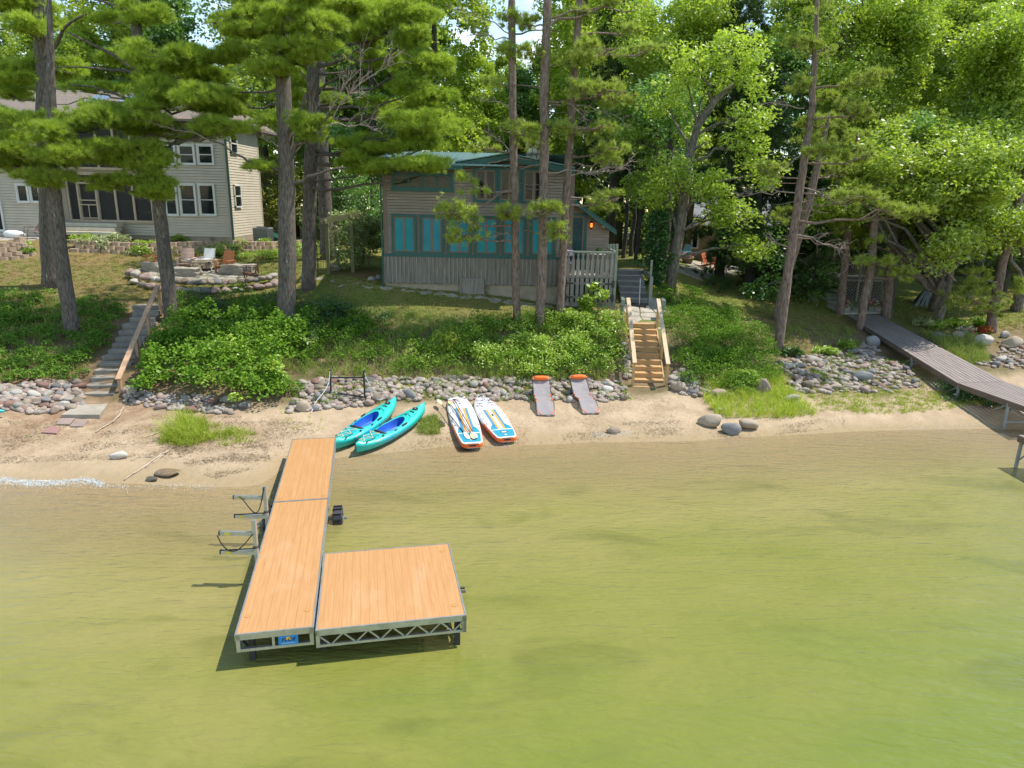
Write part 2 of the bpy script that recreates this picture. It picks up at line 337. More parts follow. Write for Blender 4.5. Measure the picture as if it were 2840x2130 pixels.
def limb(b, a, c, ra, rb, r, sag=.1, n=6, k=7):
    a = np.array(a, float); c = np.array(c, float); ln = np.linalg.norm(c - a); t = np.linspace(0, 1, k)[:, None]
    p = a + (c - a) * t; p[:, 2] -= (sag * ln * np.sin(pi * t[:, 0])); p[1:-1] += r.normal(0, .025 * ln, (k - 2, 3))
    b.tube(p, ra + (rb - ra) * t[:, 0], n, cap=False); return p
BARK_WP = M('bark_white_pine', (.062, .048, .038), (.19, .16, .135), 9, .95, bump=1.0, bscale=16, stretch=(2.4, 2.4, .55), lo=.34, hi=.66, third=((.33, .34, .29), 3.0, .67, .72))
BARK_RP = M('bark_red_pine', (.095, .06, .045), (.29, .215, .175), 7, .95, bump=1.0, bscale=12, stretch=(2.2, 2.2, .7), lo=.32, hi=.68)
BARK_OAK = M('bark_oak', (.085, .072, .058), (.24, .21, .175), 8, .95, bump=1.0, bscale=12, stretch=(2.5, 2.5, .6), lo=.4, hi=.6)
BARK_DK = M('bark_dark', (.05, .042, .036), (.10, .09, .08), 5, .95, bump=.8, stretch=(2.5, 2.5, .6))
TWIG = M('dead_twigs', (.26, .195, .175), (.36, .29, .26), 4, .9)
N_WP = leafmat('white_pine_needles', (.09, .18, .034), (.38, .46, .065), .48, .55, .02)
N_RP = leafmat('red_pine_needles', (.16, .235, .04), (.36, .41, .075), .46, 1.2, .03)
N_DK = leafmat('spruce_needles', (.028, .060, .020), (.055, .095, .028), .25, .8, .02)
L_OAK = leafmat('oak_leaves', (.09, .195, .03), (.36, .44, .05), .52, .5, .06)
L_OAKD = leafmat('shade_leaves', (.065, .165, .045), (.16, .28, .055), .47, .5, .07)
L_FOR = leafmat('forest_leaves', (.095, .205, .03), (.38, .45, .05), .54, .4, .04)

def pine_clumps(c, rad, n, r, sub=.34, red=False):
    """sub clumps of an outlined bough: centres, their sizes"""
    rad = np.array(rad, float); nl = int(4 + 2.2 * rad[0] + 1.5 * rad[2]); lc = inball(nl, r) * .82; lr = r.uniform(.28, .6, (nl, 1)); k = r.integers(0, nl, n)
    u = lc[k] + inball(n, r) * lr[k] * V(1, 1, .8); u[:, 2] = np.where(u[:, 2] < -.55, -u[:, 2] * .6, u[:, 2]); u[:, 2] += .12 * (u[:, 0] ** 2 + u[:, 1] ** 2)
    return np.array(c) + u * rad, sub * r.uniform(.55, 1.3, n)
def pine_foliage(cl, sz, r, dens=1.0, red=False, far=1.0, out=None):
    V_ = []
    if red:
        # round brush heads at the twig tips
        k = int(80 * dens)
        d = sph(len(cl), r) * .75 + V(0, 0, .55)
        V_.append(needle_tris(cl, nrm(d), k, .25 * far, .019 * far, .6, r))
        c2 = cl + r.normal(0, .2, cl.shape) * V(1, 1, .7); V_.append(needle_tris(c2, nrm(sph(len(cl), r) * .7 + V(0, 0, .6)), int(10 * dens), .19 * far, .019 * far, .7, r))
    else:
        m = int(14 * dens)
        p = sph(len(cl) * m, r); p[:, 2] = np.abs(p[:, 2]) * .9 - .18; s = np.repeat(sz, m)[:, None]
        c = np.repeat(cl, m, 0) + p * s * V(1, 1, .62)
        o_ = p * V(1, 1, .7) + V(0, 0, .45)
        V_.append(needle_tris(c, nrm(o_ + r.normal(0, .3, o_.shape)), int(25 * dens), .21 * far, .0145 * far, .5, r))
    return np.vstack(V_)
def near_point(trunk, z):
    zs = trunk[:, 2]; return V(*[np.interp(z, zs, trunk[:, i]) for i in range(3)])
def pine(name, label, trunk, rads, boughs, seed, red=False, group=None, dead=(), bark=None, mat=None, top=None, dens=1.0, limbs=(), stubs=6, cat='tree'):
    """trunk: points from the ground up; boughs: (centre, radii, number of clumps)"""
    r = np.random.default_rng(seed); trunk = np.array(trunk, float)
    t0 = trunk[0].copy(); t0[2] = min(t0[2], zat(t0[0], t0[1])) - .25; root = thing(name, trunk[0], label, cat, group)
    tb = MB(); kk = max(10, int((trunk[-1][2] - trunk[0][2]) / .45)); zz = np.linspace(trunk[0][2], trunk[-1][2], kk)
    pts = np.stack([np.interp(zz, trunk[:, 2], trunk[:, i]) for i in range(3)], 1); rr = np.interp(zz, trunk[:, 2], rads); rr[0] *= 1.15
    pts[1:-1, :2] += r.normal(0, .012, (kk - 2, 2)); pts[0] = t0
    tb.tube(pts, rr * r.uniform(.95, 1.05, kk), 14)
    lb = tb; cs, ss = [], []
    for c, rad, n in boughs:
        c = np.array(c, float); rad = np.array(rad, float)
        cl, sz = pine_clumps(c, rad, int(n * dens * (.75 if red else 1)), r, red=red); cs.append(cl); ss.append(sz)
        hd = np.hypot(*(c[:2] - trunk[0][:2])); a = near_point(trunk, np.clip(c[2] - .12 * hd, trunk[0][2] + 1, trunk[-1][2])); br = .025 + .012 * min(hd, 5)
        d = c - a; tip = c + d / (np.linalg.norm(d) + 1e-6) * rad.max() * .6
        p = limb(lb, a, tip, br, .012, r, .06 if not red else .03, 6)
        for q in cl[::(2 if red else 3)]:
            k = r.integers(3, 7); limb(lb, p[min(k, len(p) - 1)], q, .011, .005, r, .03, 4, 4)
    for (a, c, ra, rb) in limbs: limb(lb, a, c, ra, rb, r, -.05, 7)
    for i in range(stubs):
        z = r.uniform(trunk[0][2] + 3, trunk[0][2] + 9); a = near_point(trunk, z); an = r.uniform(0, 6.28); ln = r.uniform(.3, 1.6)
        limb(lb, a, a + V(cos(an) * ln, sin(an) * ln, r.uniform(-.2, .3) * ln), .022, .006, r, .05, 5, 5)
    lb.build('trunk', bark or (BARK_RP if red else BARK_WP), root, smooth=True)
    if top is not None:       # the crown above the picture
        z0, z1, R, n = top
        z = r.uniform(z0, z1, n); an = r.uniform(0, 6.28, n); q = R * (1 - .75 * (z - z0) / (z1 - z0)) * np.sqrt(r.uniform(.05, 1, n))
        base = np.array([near_point(trunk, k) for k in z]); cs.append(base + np.stack([np.cos(an) * q, np.sin(an) * q, .1 * q], 1)); ss.append(np.full(n, .5))
    if cs:
        cs = np.vstack(cs); ss = np.concatenate(ss)
        bulk('crown', pine_foliage(cs, ss, r, 1.0, red), 3, mat or (N_RP if red else N_WP), root)
    if len(dead):
        for a, c, n, sp in dead:
            db = MB(); p = limb(db, a, c, .026, .010, r, -.04, 5); d = unit(np.array(c) - np.array(a))
            for i in range(n):
                q = p[r.integers(2, len(p))]; e = q + (unit(d + r.normal(0, .55, 3) + V(0, 0, .25))) * r.uniform(.4, 1) * sp
                pp = limb(db, q, e, .009, .004, r, -.08, 4, 5)
                for j in range(4):
                    qq = pp[r.integers(1, 5)]; limb(db, qq, qq + unit(d * .6 + r.normal(0, .6, 3) + V(0, 0, .3)) * sp * r.uniform(.2, .45), .0055, .0025, r, -.1, 3, 4)
            db.build('dead_branch', TWIG, root)
    return root
def pb(x0, x1, y0, y1, Y, dpt=None, n=None, dn=1.0):
    """a bough outlined by pixels at distance Y -> (centre, radii, clump count)"""
    a = D(x0, y1, Y); b = D(x1, y0, Y); c = (a + b) / 2; rx = abs(b[0] - a[0]) / 2; rz = abs(b[2] - a[2]) / 2; ry = dpt or min(1.6, max(.5, rx * .7))
    if n is None: n = int(dn * (33 * rx * ry + 36 * rx * rz)) + 8
    return (c, (rx, ry, rz), n)
def px_trunk(pxs, Y, base, top=None, dY=0):
    """trunk through pixels [(x,y)..] from the bottom up, at distance Y"""
    p = [base] + [D(x, y, Y + dY * i / max(1, len(pxs))) for i, (x, y) in enumerate(pxs)]
    if top: d = p[-1] - p[-2]; d = d / d[2]; p.append(p[-1] + d * (top - p[-1][2]))
    return np.array(p)
# ------------------------------------------------------------------ the big pines of the shore
b1 = G(146, 795); b2 = G(201, 928); b3 = G(476, 888); b4 = G(795, 915); b5 = G(857, 800)
GW, GR = 'tall white pines on the slope', 'red pines on the bank before the cottage'
Y1, Y2, Y3, Y4, Y5 = b1[1], b2[1], b3[1], b4[1], b5[1]
pine('pine_tree', 'thick dark pine trunk furthest left, standing at the edge of the lawn', px_trunk([(136, 570), (125, 250), (118, 0)], Y1, b1, 20), [.42, .37, .33, .31, .12],
     [pb(-60, 130, 170, 245, Y1), pb(20, 120, 45, 110, Y1 - 1), pb(60, 190, 35, 125, Y1 + 1), pb(-60, 60, 300, 370, Y1 - 1.5), pb(-40, 70, 365, 430, Y1 - 1), pb(110, 230, 160, 235, Y1 + 1), pb(-40, 140, -10, 60, Y1), pb(-30, 80, 235, 290, Y1+1)], 11, top=(15.5, 20, 3.2, 60), group=GW,
     limbs=[(D(120, 160, Y1), D(240, 40, Y1 - 1), .09, .03), (D(122, 90, Y1), D(-30, 85, Y1), .08, .02)])
pine('pine_tree', 'slimmer leaning pine trunk rising from the vines left of the stone steps', px_trunk([(168, 700), (150, 530), (146, 380)], Y2, b2, 13.5), [.26, .24, .21, .18, .06],
     [pb(-40, 200, 425, 505, Y2), pb(90, 250, 400, 480, Y2 - .8), pb(30, 210, 315, 370, Y2 + .8), pb(180, 345, 310, 385, Y2), pb(-40, 60, 390, 455, Y2 - .6), pb(210, 330, 385, 450, Y2-.6), pb(60, 200, 480, 530, Y2 - .6), pb(90, 210, 330, 420, Y2 - .8), pb(100, 200, 400, 470, Y2 - 1)], 12, group=GW, stubs=0)
pine('pine_tree', 'pine trunk beside the top of the stone steps, drooping bough over the porch', px_trunk([(440, 560), (407, 237), (381, 137), (375, 0)], Y3, b3, 19), [.27, .235, .2, .18, .16, .07],
     [pb(220, 400, 390, 480, Y3 - .5), pb(330, 480, 380, 505, Y3 - .9), pb(235, 375, 480, 540, Y3 - 1), pb(395, 485, 520, 572, Y3 - .4), pb(345, 550, 105, 225, Y3 - .8), pb(360, 460, -10, 105, Y3), pb(385, 560, 245, 330, Y3 - .5), pb(520, 690, 270, 345, Y3), pb(360, 470, 205, 300, Y3 - 1), pb(350, 470, 290, 390, Y3 - 1.1), pb(375, 480, 470, 560, Y3 - .8), pb(340, 480, 320, 400, Y3), pb(190, 330, 235, 262, Y3 + 1.2, dn=.5), pb(450, 680, 222, 330, Y3 - 1), pb(210, 420, 300, 345, Y3 - .3), pb(540, 690, 320, 385, Y3 - 1.2, dn=.7), pb(240, 350, 130, 190, Y3 + 1, dn=.4), pb(550, 650, 330, 400, Y3 - .8), pb(430, 600, 350, 400, Y3 + .6), pb(480, 620, 160, 250, Y3 + 1), pb(260, 330, 20, 90, Y3 + 1, dn=.4)], 13, top=(15, 19, 3, 60), group=GW,
     limbs=[(D(385, 200, Y3), D(190, 90, Y3 - .6), .08, .025), (D(390, 210, Y3), D(150, 185, Y3), .06, .015), (D(390, 285, Y3), D(190, 235, Y3 - .5), .06, .02), (D(395, 290, Y3), D(150, 290, Y3), .05, .012), (D(380, 40, Y3), D(230, -10, Y3), .06, .02)])
wp4 = [pb(555, 760, 20, 130, Y4 - .5), pb(560, 700, 110, 200, Y4), pb(700, 850, 100, 200, Y4 - 1), pb(800, 960, 110, 190, Y4 - 1), pb(690, 830, 180, 220, Y4 - .7, dn=.7), pb(540, 640, 190, 260, Y4 + 1), pb(815, 915, 310, 420, Y4 - .5), pb(640, 760, -10, 40, Y4), pb(590, 690, 240, 330, Y4 + 1, dn=.6), pb(690, 760, 455, 480, Y4, dn=.5), pb(730, 860, 20, 110, Y4 - 1.2), pb(840, 960, 40, 120, Y4 - 1.2), pb(760, 900, -20, 40, Y4 - 1)]
pine('pine_tree', 'tall pine by the shrubs with a spray of bare pink twigs on its limb', px_trunk([(796, 570), (791, 343), (784, 192), (778, 0)], Y4, b4, 18.5), [.345, .31, .27, .25, .2, .08], wp4, 14, top=(15, 18.5, 3, 60), group=GW,
     dead=[(D(812, 430, Y4), D(1000, 190, Y4 - 1.2), 16, 1.1), (D(880, 370, Y4 - .6), D(1075, 185, Y4 - 1.2), 20, 1.1), (D(900, 350, Y4 - .6), D(1020, 350, Y4 - 1), 8, .9), (D(600, 395, Y4 - .6), D(430, 345, Y4 - 1), 12, .9), (D(790, 420, Y4), D(720, 380, Y4), 8, .7)],
     limbs=[(D(810, 435, Y4), D(915, 320, Y4 - .8), .085, .04), (D(808, 360, Y4), D(862, 250, Y4 - .6), .085, .05), (D(862, 250, Y4 - .6), D(830, 190, Y4 - .8), .04, .025), (D(862, 250, Y4 - .6), D(880, 180, Y4 - .8), .035, .02), (D(808, 510, Y4), D(960, 465, Y4 - .5), .07, .03), (D(785, 480, Y4), D(690, 450, Y4 - .5), .08, .04), (D(690, 450, Y4 - .5), D(580, 390, Y4 - .8), .045, .02)], stubs=0)
wp5 = [pb(885, 1080, -10, 70, Y5 - 1), pb(1040, 1235, 0, 110, Y5 - 1.5), pb(940, 1100, 70, 150, Y5 - 1), pb(1080, 1220, 80, 160, Y5 - 1.6), pb(1095, 1240, 150, 225, Y5 - 1.5), pb(1085, 1190, 215, 285, Y5 - 1.2), pb(1000, 1120, 150, 200, Y5), pb(935, 1080, 370, 440, Y5 - 1.5), pb(1060, 1250, 315, 385, Y5 - 2.5), pb(1090, 1240, 370, 430, Y5 - 2), pb(930, 1110, 425, 500, Y5 - 2), pb(1060, 1225, 430, 500, Y5 - 3), pb(1000, 1120, 390, 440, Y5 - 1.5), pb(1000, 1200, 270, 330, Y5, dn=.6), pb(740, 860, 200, 300, Y5 + .5, dn=.7), pb(860, 960, 20, 80, Y5), pb(1130, 1260, 240, 320, Y5), pb(1150, 1290, 330, 420, Y5, dn=.6)]
pine('pine_tree', 'pine trunk flecked with pale lichen behind the twiggy one, boughs over the roof', px_trunk([(858, 570), (868, 292), (867, 0)], Y5, b5, 20), [.31, .29, .25, .22, .1], wp5, 15, top=(16.5, 20, 3.4, 60), group=GW,
     limbs=[(D(868, 130, Y5), D(1060, 30, Y5 - 1), .1, .03), (D(868, 75, Y5), D(960, 55, Y5), .06, .02), (D(870, 270, Y5), D(985, 180, Y5 - 1), .07, .03)])
b6 = V(*D(905, 655, 36)); b6[2] = zat(b6[0], 36)
pine('pine_tree', 'reddish furrowed pine trunk behind the green arbour post', px_trunk([(902, 560), (893, 400), (884, 150), (880, 0)], 36, b6, 20), [.36, .33, .31, .25, .2, .1],
     [pb(840, 960, 250, 330, 36, dn=.6), pb(700, 850, 300, 380, 37, dn=.5)], 16, top=(13, 20, 3.4, 70), group=GW)
# ------------------------------------------------------------------ red pines
r1 = G(1434, 890); r2 = G(1497, 914); r3 = G(1551, 892); A, B, C = r1[1], r2[1], r3[1]
pine('red_pine', 'slender red pine in front of the upstairs windows, the one to the lake-house left', px_trunk([(1427, 570), (1421, 240), (1420, 0)], A, r1, 18), [.165, .155, .14, .13, .06],
     [pb(1350, 1460, 120, 170, A), pb(1360, 1460, 335, 395, A), pb(1230, 1370, 465, 560, A - 1, dn=.35), pb(1170, 1355, 560, 640, A - 1.2), pb(1240, 1360, 620, 690, A - 1, dn=.8), pb(1340, 1480, 560, 620, A - .6), pb(1380, 1470, 20, 90, A), pb(1330, 1420, 200, 260, A, dn=.4), pb(1290, 1400, 380, 440, A + .6, dn=.4)], 21, True, GR, top=(15, 18, 2, 40),
     dead=[(D(1421, 420, A), D(1355, 370, A - .4), 7, .6), (D(1424, 640, A), D(1370, 660, A - .5), 8, .5), (D(1425, 100, A), D(1260, 30, A - .5), 8, .8), (D(1420, 110, A), D(1290, 100, A), 8, .7), (D(1422, 300, A), D(1350, 280, A), 6, .6)],
     limbs=[(D(1427, 520, A), D(1340, 575, A - .8), .05, .03), (D(1425, 440, A), D(1330, 470, A - .5), .03, .012), (D(1420, 95, A), D(1560, 88, A), .035, .015)])
pine('red_pine', 'stoutest of the red pines on the bank, standing lowest in the bushes', px_trunk([(1507, 570), (1510, 240), (1517, 0)], B, r2, 18.5), [.19, .18, .165, .15, .06],
     [pb(1400, 1515, 30, 95, B), pb(1400, 1520, 340, 405, B - .6), pb(1440, 1540, 120, 180, B), pb(1410, 1590, 565, 620, B - 1), pb(1480, 1590, 610, 680, B - 1), pb(1430, 1530, 380, 430, B + .6), pb(1560, 1740, 230, 290, B - .5), pb(1520, 1640, 150, 200, B)], 22, True, GR, top=(15, 18.5, 2.2, 40),
     limbs=[(D(1515, 75, B), D(1760, 30, B + .4), .055, .02), (D(1515, 60, B), D(1640, 25, B), .04, .02), (D(1510, 250, B), D(1410, 235, B), .03, .012), (D(1510, 310, B), D(1570, 280, B), .045, .02), (D(1506, 455, B), D(1440, 470, B - .4), .03, .012), (D(1505, 650, B), D(1445, 640, B), .03, .015)],
     dead=[(D(1570, 280, B), D(1620, 330, B - .3), 10, .6), (D(1512, 480, B), D(1700, 480, B - .5), 12, .6), (D(1720, 470, B - .5), D(1745, 450, B - .5), 5, .5)])
pine('red_pine', 'red pine leaning past the cottage door, nearest the picket gate', px_trunk([(1572, 520), (1590, 240), (1606, 0)], C, r3, 18), [.16, .15, .14, .125, .06],
     [pb(1540, 1765, 105, 200, C - .6), pb(1590, 1780, 215, 315, C - .5), pb(1525, 1735, 330, 390, C - .8), pb(1600, 1745, 390, 445, C - .8), pb(1600, 1745, 520, 600, C - .5, dn=.7), pb(1630, 1755, -10, 40, C), pb(1745, 1845, 110, 165, C + .4, dn=.8), pb(1700, 1790, 60, 110, C + .5), pb(1550, 1650, 10, 70, C), pb(1640, 1730, 420, 470, C - .6, dn=.6)], 23, True, GR, top=(15, 18, 2.2, 40),
     dead=[(D(1575, 490, C), D(1730, 470, C - .5), 14, .6), (D(1585, 290, C), D(1720, 330, C - .5), 8, .6), (D(1575, 545, C), D(1690, 560, C), 6, .5)])
GRR = 'red pines by the plank walkway'
r4 = G(2157, 976); r5 = G(2152, 890); r6 = G(2382, 915); r7 = G(2328, 872); r8 = G(2458, 882); r11 = G(2746, 920)
A = r4[1]
pine('red_pine', 'lone leaning red pine rising from the stones between the bushes and the walkway', px_trunk([(2187, 740), (2217, 534), (2235, 412), (2252, 292), (2264, 60)], A, r4, 17), [.19, .175, .16, .14, .12, .09, .05],
     [pb(2180, 2265, 200, 275, A), pb(2300, 2470, 190, 260, A - .6), pb(2285, 2450, 275, 350, A - .6), pb(2205, 2320, 395, 445, A - .6), pb(2320, 2450, 405, 465, A - .4), pb(2080, 2225, 430, 530, A - .6, dn=.6), pb(2260, 2440, 525, 580, A - 1), pb(2400, 2585, 560, 615, A - 1), pb(2220, 2330, 100, 180, A, dn=.6), pb(2170, 2260, 90, 170, A), pb(2210, 2310, 330, 380, A), pb(2250, 2350, 240, 300, A + .4)], 31, True, GRR, top=(13.5, 17, 1.8, 30),
     dead=[(D(2205, 535, A), D(2060, 545, A - .5), 16, .7), (D(2190, 690, A), D(2140, 670, A), 8, .6), (D(2230, 300, A), D(2110, 290, A), 10, .6), (D(2225, 520, A), D(2330, 560, A - .6), 12, .7), (D(2200, 650, A), D(2330, 690, A - .4), 12, .7), (D(2230, 420, A), D(2180, 470, A), 8, .6)],
     limbs=[(D(2217, 535, A), D(2330, 565, A - .8), .05, .025), (D(2210, 590, A), D(2300, 590, A), .022, .01), (D(2205, 660, A), D(2340, 705, A - .5), .03, .012)])
pine('red_pine', 'thicker grey pine close behind the lone leaning one', px_trunk([(2195, 720), (2241, 568), (2262, 480)], r5[1], r5, 11), [.22, .2, .18, .16, .06],
     [pb(2100, 2230, 560, 640, r5[1] + 1, dn=.5), pb(2250, 2400, 440, 520, r5[1] + 1), pb(2280, 2400, 600, 660, r5[1] + 1, dn=.6)], 32, True, GRR, top=(9, 11, 2, 50))
pine('red_pine', 'leaning red pine growing against the edge of the plank walkway', px_trunk([(2415, 740), (2424, 637), (2432, 500)], r6[1], r6, 9.2), [.18, .165, .155, .14, .05],
     [pb(2360, 2500, 712, 750, r6[1] - 1), pb(2440, 2580, 740, 795, r6[1] - .8, dn=.7), pb(2370, 2480, 640, 690, r6[1], dn=.6), pb(2440, 2600, 440, 520, r6[1])], 33, True, GRR, top=(7.5, 9.6, 1.8, 60),
     dead=[(D(2420, 700, r6[1]), D(2330, 760, r6[1] - .6), 8, .6), (D(2430, 720, r6[1]), D(2560, 770, r6[1] - .6), 8, .5)])
pine('red_pine', 'short-looking pine trunk between the flagstone path and the lone leaning pine', px_trunk([(2342, 740), (2352, 640)], r7[1], r7, 10.5), [.2, .17, .16, .06], [pb(2290, 2420, 600, 660, r7[1] + .5, dn=.6)], 34, True, GRR, top=(8, 10.5, 2, 60))
pine('red_pine', 'straight thick pine trunk beside the flower box at the walkway head', px_trunk([(2470, 740), (2480, 640)], r8[1], r8, 9.5), [.24, .215, .2, .06], [pb(2430, 2560, 600, 660, r8[1] + .5, dn=.5)], 35, True, GRR, top=(7.8, 10, 2, 70))
pine('red_pine', 'pine furthest right, rising from the bed of red and white flowers', px_trunk([(2781, 720), (2805, 640), (2830, 540)], r11[1], r11, 16), [.23, .2, .18, .16, .06],
     [pb(2780, 2860, 630, 700, r11[1] - .5), pb(2610, 2800, 780, 875, r11[1] - 1.5, dn=.7), pb(2780, 2860, 780, 830, r11[1] - .8), pb(2640, 2760, 740, 800, r11[1] - 1.2, dn=.6), pb(2700, 2800, 840, 890, r11[1] - 1, dn=.5)], 36, True, GRR, top=(10, 16, 2.2, 60),
     limbs=[(D(2650, 780, r11[1] - 1.5), D(2555, 715, r11[1] - 1.5), .05, .02)])
# ------------------------------------------------------------------ broad-leaved trees
def leaf_clumps(cs, ss, r, k, ln, wd, flat=.7):
    n = len(cs); p = inball(n * k, r); m = np.linalg.norm(p, axis=1, keepdims=True); p = p / m * m ** .6
    c = np.repeat(cs, k, 0) + p * np.repeat(ss, k)[:, None] * V(1, 1, flat)
    return leaf_quads(c, ln, wd, r, .4)
def broadleaf(name, label, trunk, rads, lobes, seed, k=70, ln=.2, wd=.11, mat=None, bark=None, group=None, subs=9, sub=.62, cat='tree', extra=()):
    r = np.random.default_rng(seed); trunk = np.array(trunk, float); root = thing(name, trunk[0], label, cat, group)
    tb = MB(); t0 = trunk.copy(); t0[0, 2] -= .3; kk = 12; tt = np.linspace(0, len(trunk) - 1, kk)
    pts = np.stack([np.interp(tt, range(len(trunk)), t0[:, i]) for i in range(3)], 1); pts[1:-1] += r.normal(0, .03, (kk - 2, 3)); tb.tube(pts, np.interp(tt, range(len(trunk)), rads), 12)
    lb = tb; cs, ss = [], []
    for c, R in lobes:
        c = np.array(c, float); R = np.broadcast_to(np.asarray(R, float), (3,))
        n = int(subs * (R[0] * R[1] * R[2]) ** (2 / 3.)) + 4
        q = c + inball(n, r) ** 1 * R; cs.append(q); ss.append(sub * r.uniform(.6, 1.35, n))
        a = near_point(trunk, np.clip(c[2] - np.hypot(*(c[:2] - trunk[-1][:2])) * .7, trunk[0][2] + 1.5, trunk[-1][2])); p = limb(lb, a, c, .05 + .03 * min(3, np.linalg.norm(c - a) / 2), .02, r, -.06, 6)
        for e in q[::3]: limb(lb, p[r.integers(3, 7)], e, .018, .007, r, -.05, 4, 4)
    for (a, c, ra, rb) in extra: limb(lb, a, c, ra, rb, r, -.04, 8)
    lb.build('trunk', bark or BARK_OAK, root, smooth=True)
    cs = np.vstack(cs); ss = np.concatenate(ss)
    bulk('crown', leaf_clumps(cs, ss, r, k, ln, wd), 4, mat or L_OAK, root); return root
def lobe(x0, x1, y0, y1, Y, dp=None):
    a = D(x0, y1, Y); b = D(x1, y0, Y); return ((a + b) / 2, (abs(b[0] - a[0]) / 2, dp or max(.8, abs(b[0] - a[0]) * .4), abs(b[2] - a[2]) / 2))
o1 = G(1857, 803); YO = o1[1]
broadleaf('oak_tree', 'grey oak with a curving trunk leaning away right of the steps', np.array([o1, D(1885, 637, YO), D(1905, 500, YO), D(1912, 420, YO), D(1937, 340, YO), D(1990, 270, YO), D(2050, 225, YO)]), [.29, .25, .21, .19, .17, .14, .1],
     [lobe(1850, 2010, 110, 200, YO - 1), lobe(1960, 2140, 90, 190, YO - 1), lobe(1840, 1960, 190, 260, YO - .6), lobe(2000, 2140, 170, 270, YO - .5), lobe(2010, 2160, 280, 360, YO - 1), lobe(1990, 2130, 350, 440, YO - 1.2), lobe(1840, 1900, 420, 520, YO - 1), lobe(1900, 2020, 480, 560, YO - 1.4), lobe(1780, 1880, 470, 570, YO), lobe(1960, 2050, 540, 620, YO - 1.5), lobe(1800, 1880, 230, 330, YO + .8), lobe(2060, 2180, 440, 520, YO), lobe(1960, 2110, 560, 640, YO - 1.2), lobe(2010, 2130, 640, 720, YO - 1), lobe(1950, 2030, 480, 540, YO - 1.6), lobe(1890, 1960, 340, 420, YO + 1)], 41, k=85, ln=.2, wd=.1,
     extra=[(D(1905, 430, YO), D(1960, 395, YO - .5), .08, .03), (D(1930, 350, YO), D(1955, 260, YO), .06, .03)])
GO = 'oaks over the right-hand lawn'
def oak(label, x, Y, top, boxes, seed, mat=None, r0=.28, group=GO, k=70):
    b = D(x, 800, Y); b[2] = zat(b[0], Y); r = np.random.default_rng(seed); tr = np.array([b, b + V(.1, 0, (top - b[2]) * .25), b + V(-.15, .2, (top - b[2]) * .5), b + V(.1, .4, (top - b[2]) * .72)])
    lb = []
    for x0, x1, y0, y1, n, rr in boxes:
        for i in range(n):
            px, py = r.uniform(x0, x1), r.uniform(y0, y1); yy = Y + r.uniform(-3, 2.2); lb.append((D(px, py, yy), rr * r.uniform(.75, 1.25, 3) * V(1, 1, .72)))
    return broadleaf('oak_tree', label, tr, [r0, r0 * .85, r0 * .55, .08], lb, seed, k=k, mat=mat, group=group)
oak('forked oak with dark limbs spread high behind the cottage', 1857, 41, 20, [(1750, 2020, -20, 130, 16, 1.25), (1740, 1900, 120, 330, 12, 1.3), (1760, 1860, 330, 560, 8, 1.1)], 42)
oak('bright oak crown filling the upper right behind the lone leaning pine', 2320, 40, 21, [(2080, 2560, -20, 200, 30, 1.4), (2300, 2560, 180, 420, 20, 1.4)], 43)
oak('low spreading oak whose leaves hang over the leaning boards', 2600, 36, 17, [(2460, 2740, 330, 640, 34, 1.15), (2540, 2700, 560, 720, 14, .9), (2400, 2560, 430, 640, 12, 1.0), (2240, 2420, 560, 700, 8, .8)], 44)
oak('oak crown reaching out of the picture at the right edge', 2830, 37, 19, [(2680, 2900, 60, 420, 32, 1.4), (2720, 2880, 400, 640, 16, 1.2)], 45)
oak('tall oak with pale sunlit top in the far right corner', 2700, 44, 22, [(2500, 2900, -20, 160, 26, 1.6), (2560, 2900, 140, 330, 18, 1.5)], 46)

lt0 = G(2257, 836); YL = lt0[1]
broadleaf('low_oak', 'low dense tree with foliage down to the grass right of the lone leaning pine', np.array([lt0, lt0 + V(0, 0, 1.6), lt0 + V(-.2, .3, 4)]), [.2, .17, .1],
     [lobe(2075, 2200, 640, 760, YL - .5), lobe(2180, 2340, 690, 800, YL), lobe(2100, 2270, 560, 680, YL + .5), lobe(2060, 2160, 765, 835, YL - 1), lobe(2230, 2350, 610, 710, YL + .6), lobe(1990, 2100, 600, 700, YL + 1), lobe(2160, 2290, 770, 826, YL - .4)], 47, k=80, ln=.19, wd=.1, mat=L_OAKD)
oak('oak with low sunny boughs reaching toward the pine at the flower bed', 2620, 33, 12, [(2440, 2760, 380, 560, 30, .95), (2300, 2500, 480, 640, 14, .8), (2560, 2740, 560, 700, 14, .8), (2740, 2860, 420, 640, 12, .9)], 48, r0=.2)
# ------------------------------------------------------------------ wood behind the houses
def forest_proto(name, seed, H, R, base, mat, label, cat='tree', conif=False):
    r = np.random.default_rng(seed); root = thing(name, (0, 0, 0), label, cat, 'trees of the wood behind the houses')
    tb = MB(); tb.tube([(0, 0, -.6), (.1, 0, H * .4), (-.1, .1, H * .75), (0, 0, H * .96)], [.3, .24, .14, .03], 8); tb.build('trunk', BARK_DK, root, smooth=True, local=True)
    n = 110; z = base + (H - base) * r.uniform(0, 1, n) ** .85; f = (z - base) / (H - base)
    prof = (1 - f) ** .8 + .05 if conif else np.sqrt(np.clip(1 - (f * 1.25 - .35) ** 2 / .82, .04, 1))
    q = R * prof * np.sqrt(r.uniform(.12, 1, n)); an = r.uniform(0, 6.28, n)
    cs = np.stack([np.cos(an) * q, np.sin(an) * q, z - (.25 * q if conif else 0)], 1); ss = r.uniform(.55, 1.2, n) * (.8 if conif else 1)
    if conif:
        bulk('crown', pine_foliage(cs, ss, r, .9, False, 2.1), 3, mat, root)
    else:
        bulk('crown', leaf_clumps(cs, ss, r, 190, .30, .17, .75), 4, mat, root)
    return root
